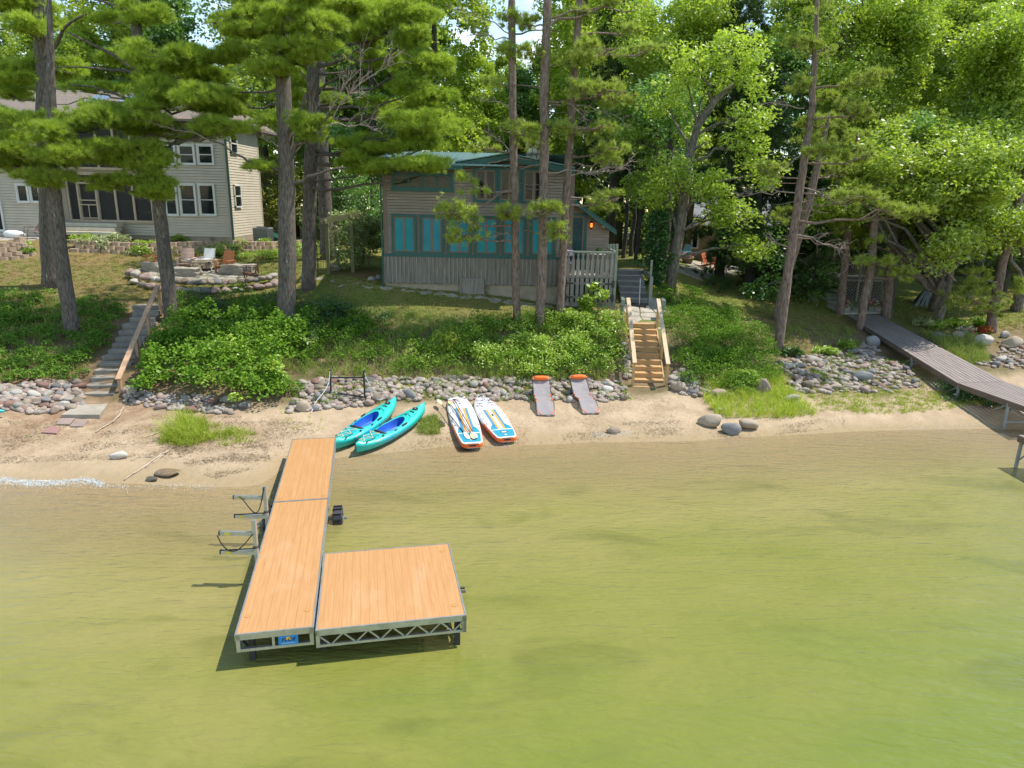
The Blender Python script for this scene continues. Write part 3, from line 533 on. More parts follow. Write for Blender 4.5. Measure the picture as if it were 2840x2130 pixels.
protos = [forest_proto('forest_tree', 61, 19, 4.2, 2.0, L_FOR, ''), forest_proto('forest_tree', 62, 21, 3.8, 4.0, L_FOR, ''), forest_proto('forest_tree', 63, 16, 4.4, 1.0, L_OAK, ''), forest_proto('forest_tree', 64, 18, 3.6, .8, L_OAKD, '')]
fr = np.random.default_rng(8); _first = [True] * 4
spots = []
for i, X in enumerate(np.arange(-44, 64, 3.4)):
    for j, Y in enumerate((50, 57, 66)):
        x = X + fr.uniform(-1.2, 1.2) + j * 1.3; y = Y + fr.uniform(-2, 2); spots.append((x * Y / 55., y, i + j, j))
GAP = (D(1345, 300, 50)[0] / 50, D(1450, 300, 50)[0] / 50)
for n, (x, y, q, j) in enumerate(spots):
    pi_ = int(fr.integers(0, 4)); s = fr.uniform(.82, 1.1); u = x / y
    if -.56 < u < -.36 and y < 56: continue          # where the big house stands
    if u < -.33 and y < 52: continue
    if .16 < u < .52 and y < 53: continue        # open lawn round the brick cottage
    if GAP[0] - .04 < u < GAP[1] + .01: s *= .72
    if -.70 < u < -.60: s *= .8
    o = protos[pi_] if _first[pi_] else copy_tree(protos[pi_]); _first[pi_] = False
    o.location = (x, y, zat(x, y)); o.rotation_euler = (0, 0, fr.uniform(0, 6.28)); o.scale = (s, s, s)
    side = 'behind the big tan house' if u < -.33 else 'between the two houses' if u < -.19 else 'behind the cottage roof' if u < .09 else 'behind the brick cottage' if u < .5 else 'beyond the right lawn'
    tone = ('round-crowned green tree', 'tall leafy tree', 'broad bright tree', 'dark leafy tree')[pi_]
    row = ('in the front row', 'in the middle row', 'in the last row')[j]
    o['label'] = f'{tone} {row} of wood {side}'
    o['group'] = f'wood {side}, {row}, {tone}s'
# shade trees close behind the cottage and on the right
def place_spruce(x, y0, Y, H, R, base, seed, label, mat=None):
    o = forest_proto('spruce_tree', seed, H, R, base, mat or N_DK, label, conif=True); p = D(x, y0, Y); o.location = (p[0], Y, zat(p[0], Y)); o['group'] = 'dark spruces in the shade'
    return o
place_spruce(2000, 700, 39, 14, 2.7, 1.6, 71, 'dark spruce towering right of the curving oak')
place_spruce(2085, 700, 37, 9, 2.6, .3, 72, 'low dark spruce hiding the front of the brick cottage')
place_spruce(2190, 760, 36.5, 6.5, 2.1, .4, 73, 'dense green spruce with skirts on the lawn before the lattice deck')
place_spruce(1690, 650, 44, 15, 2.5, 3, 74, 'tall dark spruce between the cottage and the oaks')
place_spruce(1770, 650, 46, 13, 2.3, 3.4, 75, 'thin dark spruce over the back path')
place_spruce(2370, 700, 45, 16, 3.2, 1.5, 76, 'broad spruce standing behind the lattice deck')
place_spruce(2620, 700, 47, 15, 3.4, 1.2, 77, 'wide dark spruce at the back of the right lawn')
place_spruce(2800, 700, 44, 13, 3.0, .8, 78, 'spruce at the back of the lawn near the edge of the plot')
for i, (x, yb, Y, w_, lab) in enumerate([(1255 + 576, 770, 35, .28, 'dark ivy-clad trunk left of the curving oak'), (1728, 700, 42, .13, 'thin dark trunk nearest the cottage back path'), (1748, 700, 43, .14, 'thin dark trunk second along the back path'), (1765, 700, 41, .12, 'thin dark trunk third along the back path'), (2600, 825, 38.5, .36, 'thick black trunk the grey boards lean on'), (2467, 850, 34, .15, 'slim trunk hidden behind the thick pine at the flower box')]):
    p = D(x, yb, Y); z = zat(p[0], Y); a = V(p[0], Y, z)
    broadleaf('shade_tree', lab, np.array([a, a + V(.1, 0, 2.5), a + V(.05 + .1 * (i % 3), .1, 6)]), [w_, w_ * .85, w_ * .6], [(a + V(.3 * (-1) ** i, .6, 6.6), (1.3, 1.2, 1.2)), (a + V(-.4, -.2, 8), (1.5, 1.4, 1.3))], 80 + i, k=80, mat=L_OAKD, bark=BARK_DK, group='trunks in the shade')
for i, (x, Y, H, lab) in enumerate([(600 + 190, 44, 4.2, 'yellow-green young tree between the big house and the pines'), (745, 46, 5, 'reddish-leaved young tree behind the air conditioner'), (1000, 40, 4, 'dark shrub tree behind the vine arbour'), (960, 43, 6, 'shaded understorey tree left of the cottage'), (1060, 38, 3.2, 'leafy thicket close against the cottage corner')]):
    p = D(x, 650, Y); a = V(p[0], Y, zat(p[0], Y))
    broadleaf('young_tree', lab, np.array([a, a + V(0, 0, H * .4), a + V(.1, 0, H * .8)]), [.07, .05, .03], [(a + V(0, 0, H * .6), (1.2, 1, H * .42)), (a + V(.6, .3, H * .8), (.9, .9, H * .25)), (a + V(-.7, 0, H * .35), (.9, .8, H * .3))], 90 + i, k=75, ln=.16, wd=.09, mat=[leafmat('lime_leaves', (.2, .22, .03), (.27, .27, .04), .5), leafmat('bronze_leaves', (.2, .11, .05), (.16, .17, .04), .4), L_OAKD, L_OAKD, L_OAKD][i])

# ------------------------------------------------------------------ plants of the bank
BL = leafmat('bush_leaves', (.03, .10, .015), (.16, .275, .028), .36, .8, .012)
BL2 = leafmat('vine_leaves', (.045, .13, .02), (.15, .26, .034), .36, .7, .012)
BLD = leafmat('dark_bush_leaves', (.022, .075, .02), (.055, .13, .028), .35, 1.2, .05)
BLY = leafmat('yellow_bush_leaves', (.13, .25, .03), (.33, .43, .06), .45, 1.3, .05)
GR_ = leafmat('grass_blades', (.12, .20, .03), (.28, .32, .07), .35, .9, .03)
GRB = leafmat('bright_grass_blades', (.2, .29, .025), (.38, .43, .06), .4, 1.5, .03)
LAWNB = leafmat('lawn_blades', (.12, .18, .03), (.24, .22, .065), .3, .6, .02)
def inpoly(x, y, poly):
    poly = np.array(poly, float); n = len(poly); c = np.zeros(len(x), bool); j = n - 1
    for i in range(n):
        xi, yi = poly[i]; xj, yj = poly[j]; c ^= ((yi > y) != (yj > y)) & (x < (xj - xi) * (y - yi) / (yj - yi + 1e-9) + xi); j = i
    return c
def ground_sample(poly, n, r):
    """n ground points evenly over the piece of ground seen inside a pixel outline"""
    Pw = np.array([G(*p)[:2] for p in poly]); lo = Pw.min(0); hi = Pw.max(0); out = []
    while sum(map(len, out)) < n:
        q = r.uniform(lo, hi, (4 * n, 2)); out.append(q[inpoly(q[:, 0], q[:, 1], Pw)])
    q = np.vstack(out)[:n]; return np.column_stack([q, terr(q[:, 0], q[:, 1])[0]])
def area(poly):
    p = np.array([G(*q)[:2] for q in poly]); x, y = p.T; return .5 * abs(np.dot(x, np.roll(y, 1)) - np.dot(y, np.roll(x, 1)))
def undergrowth(name, label, poly, r, dens, hgt, rad, k, ln, wd, mat, cat='undergrowth', blades=0):
    n = int(area(poly) * dens); q = ground_sample(poly, n, r); big = .55 + .6 * (wob(q[:, 0] * 4, q[:, 1] * 4) + .5).clip(0, 1); h = hgt * r.uniform(.35, 1.1, n) * big
    cs = q + np.stack([np.zeros(n), np.zeros(n), h * .55], 1); ss = rad * r.uniform(.6, 1.3, n)
    p = inball(n * k, r); p[:, 2] = np.abs(p[:, 2]); m = np.linalg.norm(p, axis=1, keepdims=True); p = p / m * m ** .5
    c = np.repeat(cs, k, 0) + p * np.stack([np.repeat(ss, k)] * 2 + [np.repeat(h * .6, k)], 1)
    c[:, 2] = np.maximum(c[:, 2], terr(c[:, 0], c[:, 1])[0] + .02)
    o = bulk(name, leaf_quads(c, ln, wd, r, .55), 4, mat); kind(tag(o, label, cat), 'stuff'); return o
def blades(name, label, poly, r, dens, ln, wd, mat, tuft=12, spread=.35, lean=(0, 0), cat='grass', parent=None, stuff=True, q=None):
    if q is None: q = ground_sample(poly, int(area(poly) * dens), r)
    n = len(q); c = np.repeat(q, tuft, 0) + r.normal(0, .06, (n * tuft, 3)) * V(1, 1, 0)
    l = ln * np.repeat(r.uniform(.5, 1.2, n), tuft) * r.uniform(.6, 1.1, n * tuft); d = nrm(V(lean[0], lean[1], 1) + r.normal(0, spread, (n * tuft, 3)) * V(1, 1, .3)); s = nrm(np.cross(d, r.normal(0, 1, (n * tuft, 3)))) * wd / 2
    t = c + d * l[:, None] + np.stack([d[:, 0] * l * .35, d[:, 1] * l * .35, -.18 * l], 1); m = c + d * l[:, None] * .6
    v = np.stack([c - s, c + s, m + s * .7, m - s * .7], 1).reshape(-1, 3); v2 = np.stack([m - s * .7, m + s * .7, t, t], 1).reshape(-1, 3)
    o = bulk(name, np.vstack([v, v2]), 4, mat, parent)
    if stuff: kind(tag(o, label, cat), 'stuff')
    return o
rg = np.random.default_rng(33)
undergrowth('vine_undergrowth', 'dark leafy vines covering the slope left of the stone steps', [(-60, 1070), (-60, 800), (60, 830), (300, 840), (370, 880), (330, 940), (260, 1000), (215, 1065)], rg, 9, .5, .32, 75, .085, .07, [BL2], )
undergrowth('bush_undergrowth', 'thick bright bushes spilling over the stones right of the stone steps', [(372, 1112), (425, 1010), (470, 930), (500, 900), (700, 900), (860, 940), (800, 1040), (770, 1110), (700, 1140), (600, 1125), (480, 1100)], rg, 8.5, 1.2, .40, 95, .12, .095, BL)
undergrowth('bush_undergrowth', 'leaves coloured a sunlit yellow-green at the foot of the bank left of the black rack', [(560, 1125), (600, 1050), (700, 1020), (800, 1040), (770, 1110), (700, 1140)], rg, 3.5, 1.0, .36, 90, .11, .09, BLY)  # yellow leaf colour stands for sunlight on this patch
undergrowth('fern_undergrowth', 'feathery bright green patch in the middle of the bank', [(1120, 1010), (1180, 930), (1300, 940), (1320, 1010), (1230, 1040)], rg, 5, .8, .4, 120, .11, .03, BLY)
undergrowth('bush_undergrowth', 'mixed green bushes on the bank below the cottage path', [(480, 905), (500, 850), (640, 838), (850, 860), (1000, 905), (1150, 930), (1300, 900), (1440, 900), (1690, 880), (1712, 940), (1735, 1030), (1600, 1050), (1400, 1050), (1200, 1045), (1000, 1035), (820, 1030), (800, 1000), (860, 940), (700, 900)], rg, 8, .75, .38, 80, .085, .055, BL)
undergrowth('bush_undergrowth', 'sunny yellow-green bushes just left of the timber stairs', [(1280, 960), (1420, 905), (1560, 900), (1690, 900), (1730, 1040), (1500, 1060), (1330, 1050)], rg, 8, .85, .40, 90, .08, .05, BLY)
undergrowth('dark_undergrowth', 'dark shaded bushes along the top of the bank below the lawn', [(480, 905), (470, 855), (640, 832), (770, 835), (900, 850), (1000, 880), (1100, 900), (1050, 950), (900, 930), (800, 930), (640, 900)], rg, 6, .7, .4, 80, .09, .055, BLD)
undergrowth('bush_undergrowth', 'green bushes right of the timber stairs running down to the grass', [(1845, 880), (1900, 850), (2030, 880), (2140, 960), (2150, 1060), (2080, 1110), (1960, 1075), (1900, 1080), (1870, 1010)], rg, 13, .8, .40, 90, .08, .05, BL)
blades('bank_grass', 'long wild grass growing between the bushes of the bank', [(760, 1030), (800, 930), (1000, 870), (1250, 890), (1440, 880), (1720, 890), (1740, 1050), (1500, 1065), (1200, 1050), (900, 1050)], rg, 22, .62, .014, GR_)
blades('bank_grass', 'grass and weeds on the slope among the vines left of the steps', [(-40, 1060), (-40, 800), (150, 830), (330, 850), (240, 1040)], rg, 12, .5, .013, GR_)
blades('bank_grass', 'tall grass among the boulders right of the stairs', [(1930, 1080), (2040, 1040), (2160, 1030), (2230, 1120), (2270, 1150), (2140, 1165), (1990, 1160)], rg, 46, .55, .014, GRB)
blades('bank_grass', 'wild grass on the slope above the right-hand stones', [(2140, 900), (2360, 910), (2400, 960), (2300, 990), (2150, 1000)], rg, 14, .35, .012, GR_)
blades('bank_grass', 'long grass under the stone bed right of the walkway', [(2560, 930), (2720, 940), (2740, 1010), (2660, 1010)], rg, 50, .5, .013, GR_)
blades('shore_weeds', 'low green weeds on the sand below the stone bank by the walkway', [(2240, 1100), (2420, 1085), (2700, 1080), (2750, 1120), (2600, 1140), (2450, 1150), (2280, 1140)], rg, 46, .16, .014, GRB, spread=.7)
blades('stone_bank_weeds', 'weeds and grass sprouting between the shore stones', [(790, 1140), (830, 1060), (1000, 1050), (1440, 1040), (1740, 1050), (1750, 1110), (1400, 1115), (1000, 1120)], rg, 12, .24, .014, GRB, spread=.6)
blades('stone_bank_weeds', 'weeds growing through the cobbles near the walkway', [(2150, 1000), (2350, 985), (2520, 1000), (2560, 1080), (2200, 1095)], rg, 11, .25, .014, GR_, spread=.6)
undergrowth('stone_bank_weeds', 'small leafy weeds rooted among the shore stones', [(790, 1140), (830, 1060), (1000, 1050), (1440, 1040), (1740, 1050), (1750, 1110), (1400, 1115), (1000, 1120)], rg, 3.6, .32, .18, 30, .06, .035, BL)
undergrowth('stone_bank_weeds', 'leafy weeds over the upper cobbles by the walkway', [(2150, 1020), (2330, 985), (2520, 1000), (2500, 1050), (2200, 1060)], rg, 3.2, .3, .18, 30, .06, .04, BL)
undergrowth('ground_cover', 'green ground cover under the end of the plank walkway', [(2560, 1075), (2700, 1080), (2800, 1130), (2780, 1150), (2650, 1125)], rg, 14, .3, .25, 60, .07, .06, BLD)
undergrowth('ground_cover', 'low green plants at the foot of the oak', [(1800, 820), (1880, 790), (1960, 810), (1900, 850), (1820, 850)], rg, 6, .35, .3, 60, .08, .06, BL)
# lawn blades
blades('lawn_grass', 'short patchy lawn grass around the fire pit', [(-40, 800), (-40, 725), (300, 700), (600, 685), (860, 690), (900, 760), (860, 860), (480, 850), (330, 840)], rg, 40, .085, .02, LAWNB, tuft=10, spread=.6)
blades('lawn_grass', 'dry lawn grass beside the stepping-stone path', [(860, 860), (900, 760), (1060, 785), (1560, 838), (1680, 860), (1660, 885), (1440, 880), (1100, 890)], rg, 60, .085, .02, LAWNB, tuft=10, spread=.6)
blades('lawn_grass', 'shaded lawn grass on the right-hand slope', [(1850, 870), (1900, 800), (2200, 800), (2420, 850), (2450, 870), (2370, 930), (2150, 960), (2050, 880)], rg, 26, .1, .022, LAWNB, tuft=10, spread=.6)
blades('lawn_grass', 'sunlit lawn grass past the walkway on the far right', [(2440, 850), (2560, 800), (2860, 780), (2860, 920), (2700, 930), (2560, 920)], rg, 26, .1, .022, LAWNB, tuft=10, spread=.6)
# a leafy shrub as a thing of its own
def shrub(name, label, base, h, rad, k, ln, wd, mat, seed, group=None, lob=10, cat='shrub', stems=5):
    r = np.random.default_rng(seed); base = np.array(base, float); root = thing(name, base, label, cat, group); sb = MB(); cs = []
    for i in range(lob):
        a = r.uniform(0, 6.28); q = rad * np.sqrt(r.uniform(0, 1)); c = base + V(cos(a) * q, sin(a) * q * .8, h * r.uniform(.3, 1) * (1 - .35 * q / rad)); cs.append(c)
        if i < stems: limb(sb, base - V(0, 0, .1), c, .014, .005, r, -.05, 5)
    sb.build('stem', BARK_OAK, root); cs = np.array(cs)
    p = inball(lob * k, r); c = np.repeat(cs, k, 0) + p * rad * .5 * V(1, 1, .7); c[:, 2] = np.maximum(c[:, 2], base[2] + .02)
    bulk('foliage', leaf_quads(c, ln, wd, r, .55), 4, mat, root); return root
shrub('leafy_sapling', 'big-leaved young tree in front of the picket gate', G(1645, 905), 1.9, .5, 26, .24, .18, BLY, 101, lob=14)
shrub('broadleaf_plant', 'pale drooping long-leaved plant right of the twiggy pine', G(858, 985), 1.05, .34, 8, .34, .12, leafmat('pale_leaves', (.22, .30, .08), (.30, .37, .11), .4), 102, lob=10)
for i, (x, y, h, rd, lab) in enumerate([(925, 885, .8, .75, 'dark juniper mound at the top of the bank, left of the dirt patch'), (985, 920, .6, .7, 'green juniper mound just below the darker one'), (1250, 970, .9, .6, 'feathery pale green bush in the middle of the bank')]):
    shrub('juniper_bush', lab, G(x, y), h, rd, 120, .1, .045, [BLD, BL, GRB][i], 110 + i, lob=16)
shrub('vine_shrub', 'dense bush of vine leaves spilling above the arbour', V(*D(1022, 720, 34.2)[:2], 3.9), 3.0, .62, 110, .14, .1, leafmat('arbour_vine', (.14, .22, .07), (.27, .33, .13), .35, 1, .08), 115, lob=26)
for i, (x, y, h, rd, lab) in enumerate([(560 + 210, 1100, .9, .7, 'tall vine-covered bush at the end of the stone bank, left of the rack'), (500, 985, .9, .6, 'bush arching up beside the handrail of the stone steps'), (2000, 1010, .9, .7, 'weedy bush beside the right rail of the stairs'), (2080, 1070, .7, .6, 'bush leaning over the boulders right of the stairs'), (1330, 1000, .7, .6, 'sunlit bush above the paddle boards'), (1600, 985, .8, .6, 'bright bush behind the loungers'), (1690, 930, 1.1, .6, 'tall bright bush hard by the left rail of the stairs'), (1590, 915, 1.0, .6, 'bright bush at the feet of the red pines'), (1500, 1000, .9, .6, 'bright bush on the bank below the stoutest red pine')]):
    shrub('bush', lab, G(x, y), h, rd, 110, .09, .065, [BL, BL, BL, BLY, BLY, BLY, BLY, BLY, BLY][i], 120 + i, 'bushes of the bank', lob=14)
# ivy column
iv = thing('ivy', D(1820, 800, 33) * V(1, 1, 0) + V(0, 0, 2.9), 'tall column of ivy covering a post right of the grey steps', 'ivy')
r_ = np.random.default_rng(7); pb_ = MB(); a_ = V(*D(1815, 790, 33)); a_[2] = 2.8; pb_.bar(a_, a_ + V(0, 0, 3.6), .12); pb_.build('post', M('ivy_post', (.2, .2, .16)), iv)
cs_ = a_ + np.stack([r_.normal(0, .3, 60) + .05, r_.normal(0, .2, 60), r_.uniform(.0, 3.9, 60)], 1); bulk('foliage', leaf_clumps(cs_, np.full(60, .36), r_, 90, .13, .11, 1.0), 4, BLD, iv)

# ------------------------------------------------------------------ stones
def rock_mesh(name, seed, flat=.7, ang=0.0):
    r = np.random.default_rng(seed); bm_n = 4
    import bmesh
    bm = bmesh.new(); bmesh.ops.create_icosphere(bm, subdivisions=3, radius=1)
    fr_ = [(sph(1, r)[0], r.uniform(.8, 2.4), r.uniform(0, 6.28)) for _ in range(6)]; cuts = [(sph(1, r)[0], r.uniform(.55, .82)) for _ in range(7)]
    for v in bm.verts:
        p = np.array(v.co); k = 1 + sum(.055 * sin(f * 2 * np.dot(p, d) + ph) for d, f, ph in fr_); p = p * k
        for d, h in cuts:
            e = np.dot(p, d) - h
            if e > 0: p = p - d * e * (.35 + .6 * ang)
        v.co = p * V(1, .82, flat)
    for f in bm.faces: f.smooth = True
    me = bpy.data.meshes.new(name); bm.to_mesh(me); bm.free(); return me
ROCKM = M('fieldstone', (.82, .82, .82), (1.05, 1.03, 1.0), 3.2, .85, bump=.5, bscale=9, objcol=True, lo=.3, hi=.7, third=((.55, .53, .5), 7, .6, .7))
rock_meshes = [rock_mesh('rock', 200 + i, [.62, .7, .78, .66, .74, .6, .7, .8][i], [0, .1, .3, 0, .5, .2, .7, .1][i]) for i in range(8)]
for me in rock_meshes: me.materials.append(ROCKM)
TONES = [('pale grey', (.36, .33, .29)), ('pinkish', (.32, .235, .205)), ('blue-grey', (.21, .21, .21)), ('brownish', (.24, .19, .145)), ('tan', (.32, .265, .20)), ('dark grey', (.13, .13, .13)), ('cream white', (.45, .425, .38)), ('reddish', (.26, .15, .12))]
TW = np.array([.20, .23, .10, .15, .16, .04, .05, .07])
rk = np.random.default_rng(77)
def rock(name, p, size, label, group, tone=None, sink=.3, rz=None, cat='rock', shape=None, me=None):
    o = bpy.data.objects.new(name, me or rock_meshes[int(rk.integers(0, 8))]); COL.objects.link(o); t = tone if tone is not None else rk.choice(8, p=TW)
    c = np.array(TONES[t][1]) * rk.uniform(.85, 1.15) * (1.1 if cat == 'boulder' else .88); o.color = (*c, 1); s = np.broadcast_to(np.asarray(size, float), (3,)); o.scale = tuple(s / 2)
    o.location = (p[0], p[1], p[2] + s[2] * .36 * (1 - sink)); o.rotation_euler = (rk.uniform(-.25, .25), rk.uniform(-.25, .25), rk.uniform(0, 6.28) if rz is None else rz)
    tag(o, label, cat, group); return o
zones = [([(-20, 1140), (-20, 1075), (120, 1060), (225, 1065), (235, 1130), (120, 1150)], 44, .35, 'in the stone bank left of the stone steps', .36),
 ([(345, 1120), (350, 1085), (480, 1095), (640, 1110), (700, 1125), (640, 1150), (480, 1140)], 22, .36, 'in the stones under the bushes right of the stone steps', .3),
 ([(800, 1145), (830, 1065), (920, 1050), (1050, 1048), (1080, 1100), (1040, 1122), (930, 1135)], 46, .32, 'in the stone bank around the black rack', .26),
 ([(1080, 1115), (1060, 1050), (1250, 1050), (1440, 1050), (1450, 1105), (1330, 1112), (1200, 1110)], 46, .31, 'in the stone bank above the paddle boards', .26),
 ([(1450, 1110), (1445, 1050), (1580, 1055), (1730, 1060), (1748, 1105), (1650, 1120)], 34, .30, 'in the stone bank around the loungers', .26),
 ([(1735, 1060), (1722, 960), (1738, 950), (1752, 1050)], 6, .26, 'in the stones beside the left stair rail', .26),
 ([(1862, 1090), (1858, 1030), (1930, 1035), (1975, 1075), (1940, 1105)], 12, .34, 'in the stones right of the timber stairs', .3),
 ([(2150, 1080), (2150, 1010), (2220, 985), (2330, 985), (2400, 950), (2450, 985), (2530, 1030), (2560, 1070), (2480, 1090), (2350, 1088), (2250, 1095)], 72, .34, 'in the cobble bank left of the plank walkway', .28),
 ([(2710, 1010), (2740, 985), (2840, 940), (2900, 960), (2900, 1020), (2780, 1025)], 20, .38, 'in the cobble bank right of the plank walkway', .3)]
for poly, n, size, where, _ in zones:
    q = ground_sample(poly, n * 14, rk); keep = []; dmin = size * .62
    for p in q:
        if len(keep) >= n: break
        if all((p[0] - k[0]) ** 2 + (p[1] - k[1]) ** 2 > dmin ** 2 for k in keep): keep.append(p)
    for p in keep:
        s = size * rk.uniform(.62, 1.25); t = rk.choice(8, p=TW); big = 'large ' if s > size * 1.1 else 'small ' if s < size * .8 else ''
        rock('rock', p, (s * rk.uniform(1, 1.3), s, s * rk.uniform(.8, 1.05)), f'{big}{TONES[t][0]} rounded fieldstone {where}', f'{big}{TONES[t][0]} fieldstones {where}', t, .5)
pebb = []
for poly, n, size, where, lo_ in zones:
    q = ground_sample(poly, int(n * 6.5), rk)
    pebb.append(q)
q = np.vstack(pebb); r = rk; base = np.array([v.co[:] for v in rock_meshes[0].vertices]) if False else None
pm = MB(); ico = None
import bmesh
bm = bmesh.new(); bmesh.ops.create_icosphere(bm, subdivisions=2, radius=1); iv_ = np.array([v.co[:] for v in bm.verts]); if_ = [[v.index for v in f.verts] for f in bm.faces]; bm.free()
vv = []; 
for p in q:
    s = r.uniform(.05, .13); a = rzm(r.uniform(0, 6.28)); vv.append((iv_ * V(1.3, 1, .7) * r.uniform(.96, 1.03, (len(iv_), 1)) * s) @ a.T + p + V(0, 0, s * .3))
tri = np.array(if_); allv = np.concatenate([v[tri.ravel()] for v in vv]); o = bulk('cobbles', allv, 3, [M('cobble_a', (.38, .31, .26), (.20, .17, .15), 3.5, .9, lo=.4, hi=.6)])
kind(tag(o, 'small cobbles filling the gaps between the shore stones', 'cobbles'), 'stuff')
# larger boulders
def boulder(x0, x1, y0, y1, label, tone, hz=.6, wet=False, sink=.3, z=None, name='boulder', seed=None, ang=.5, wide=.75):
    p = G((x0 + x1) / 2, y1 - (y1 - y0) * .25); s = (x1 - x0) * p[1] / FPX; h = max(.1, (y1 - y0) * p[1] / FPX * hz)
    me = rock_mesh('boulder', seed or int(x0 + y0), .75, ang); me.materials.append(ROCKM if not wet else WETR)
    return rock(name, p, (s * 1.05, s * wide, h * 1.6), label, None, tone, sink, rz=rk.uniform(-.3, .3), cat='boulder', me=me)
WETR = M('wet_stone', (.62, .55, .4), (.9, .8, .6), 4, .15, bump=.5, bscale=9, objcol=True)
boulder(302, 362, 1249, 1279, 'long white-topped boulder alone on the wet sand', 6, .8, ang=.6, wide=.5)
boulder(423, 506, 1290, 1326, 'wet brown flat boulder at the edge of the water left of the dock', 3, .5, True)
boulder(400, 441, 1320, 1339, 'small wet dark boulder in the shallows beside the flat one', 5, .8, True, wide=.6)
boulder(1932, 2004, 1143, 1192, 'pinkish-tan boulder, most inland of three at the waterline', 4, .7, ang=.6)
boulder(1996, 2059, 1168, 1213, 'dark grey angular boulder nearest the water of the three', 2, .8, ang=.8)
boulder(2040, 2104, 1160, 1199, 'buff layered boulder, the last of three along the waterline', 4, .8, ang=.7)
boulder(1981, 2004, 1126, 1146, 'small white stone in the grass above the three boulders', 6)
boulder(2088, 2114, 1136, 1146, 'flat pale stone lying in the grass behind the three boulders', 0, .5)
boulder(1677, 1722, 1183, 1206, 'rounded wet-footed boulder with foam around it below the stairs', 3, .8, ang=.3)
boulder(2095, 2138, 1060, 1105, 'upright pointed pale pink boulder in the tall grass', 1, 1.0, ang=.7, wide=.6)
boulder(2172, 2216, 1096, 1125, 'grey and white boulder at the right end of the tall grass', 0, .9, ang=.7)
boulder(1972, 2020, 1079, 1113, 'low pink boulder in the grass right of the stairs', 1, .8)
boulder(1860, 1905, 1057, 1092, 'tan boulder hard against the foot of the stairs', 4, .9)
boulder(2361, 2416, 1030, 1064, 'big flat grey boulder in the cobble bank', 2, .8, wide=.6)
boulder(2295, 2335, 1062, 1084, 'tan low boulder at the foot of the cobble bank', 4, .7)
boulder(1120, 1156, 1082, 1114, 'largest grey boulder in the bank, between rack and boards', 2, 1.0)
boulder(821, 863, 1114, 1148, 'square buff boulder at the left foot of the black rack', 4, 1.0, ang=.8)
boulder(1216, 1238, 1164, 1190, 'round buff stone beside the left paddle board', 4, .9)
boulder(1668, 1703, 1070, 1092, 'cream boulder half buried in sand right of the loungers', 6, .9)
boulder(2690, 2752, 930, 962, 'wide grey boulder in the stone bed by the flowers', 0, .9)
boulder(2585, 2625, 922, 945, 'grey boulder at the left end of the flower bed stones', 2, .9)
boulder(2633, 2672, 920, 948, 'brown-grey boulder in the middle of the flower bed stones', 3, .9)
boulder(2780, 2830, 935, 975, 'tan boulder on the slope below the last red pine', 4, .9)
boulder(2770, 2800, 920, 942, 'pale boulder at the top of the slope by the last red pine', 0, .9)
boulder(2395, 2440, 935, 970, 'blue-grey boulder beside the walkway edge', 2, .9)
boulder(190, 232, 1075, 1100, 'angular tan boulder next to the foot of the stone steps', 4, .9)
boulder(340, 382, 1072, 1096, 'pale cracked boulder at the right foot of the stone steps', 0, .9)
# ------------------------------------------------------------------ buildings
def slabm(n, c1, c2, **k): return M(n, c1, c2, **k)
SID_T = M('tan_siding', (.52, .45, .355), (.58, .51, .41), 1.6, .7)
SID_G = M('grey_cedar_siding', (.25, .205, .165), (.33, .275, .225), 2.2, .85, stretch=(.5, 1, 6), bump=.25, bscale=9)
BOARD = M('weathered_boards', (.18, .16, .14), (.31, .28, .245), 3.0, .9, stretch=(6, 6, .5), bump=.3, bscale=9)
GREEN = M('green_trim', (.010, .075, .065), (.014, .095, .08), 3, .5)
DGREEN = M('dark_green_metal', (.01, .07, .05), None, 3, .4)
TAUPE = M('taupe_sash', (.17, .12, .09), (.21, .15, .115), 5, .6)
WHITE = M('white_vinyl', (.62, .61, .58), (.7, .69, .66), 4, .5)
SCREEN = M('insect_screen', (.018, .017, .015), (.03, .028, .025), 60, .8)
PINEW = M('bare_wood_frame', (.42, .33, .23), (.5, .4, .29), 5, .7)
METALR = M('blue_green_metal_roof', (.13, .23, .23), (.17, .28, .28), 1.2, .38, metal=.35)
SHING = M('brown_shingles', (.15, .12, .10), (.22, .18, .15), 9, .95, stretch=(1, 1, 3), bump=.4, third=((.34, .20, .10), .8, .62, .72))
CONC = M('foundation_concrete', (.30, .25, .18), (.40, .34, .26), 2.5, .95, bump=.4, third=((.16, .13, .09), 1.2, .55, .7))
DARK = M('painted_shade', (.012, .012, .013), None)  # near-black colour standing in for the shade under the decks
def glassm(name, c1, c2, scale=2.0, rough=.06, stretch=(1, 1, 1)):
    return M(name, c1, c2, scale, rough, spec=.2, stretch=stretch)
BLIND = glassm('teal_shaded_glass', (.015, .24, .29), (.03, .30, .35), 1.1)
BLIND2 = glassm('pale_teal_glass', (.025, .22, .29), (.05, .28, .36), 1.3)
DGLASS = glassm('dark_glass', (.008, .010, .011), (.022, .028, .026), 2.5)
TGLASS = glassm('leafy_glass', (.012, .018, .014), (.04, .055, .025), 4)
OLIVE = M('olive_paint', (.16, .17, .075), (.20, .205, .10), 4, .7)
SAGE = M('sage_post_paint', (.20, .23, .18), (.25, .275, .22), 4, .7)
GREYST = M('grey_step_paint', (.12, .115, .11), (.165, .16, .15), 6, .7)
FLAG = M('flagstone', (.29, .26, .21), (.40, .36, .30), 2.2, .9, bump=.4, third=((.22, .2, .17), 3.5, .6, .7))
IRON = M('black_iron', (.02, .02, .022), None, rough=.5)
RUST = M('rusty_iron', (.10, .05, .035), (.05, .035, .03), 9, .8)
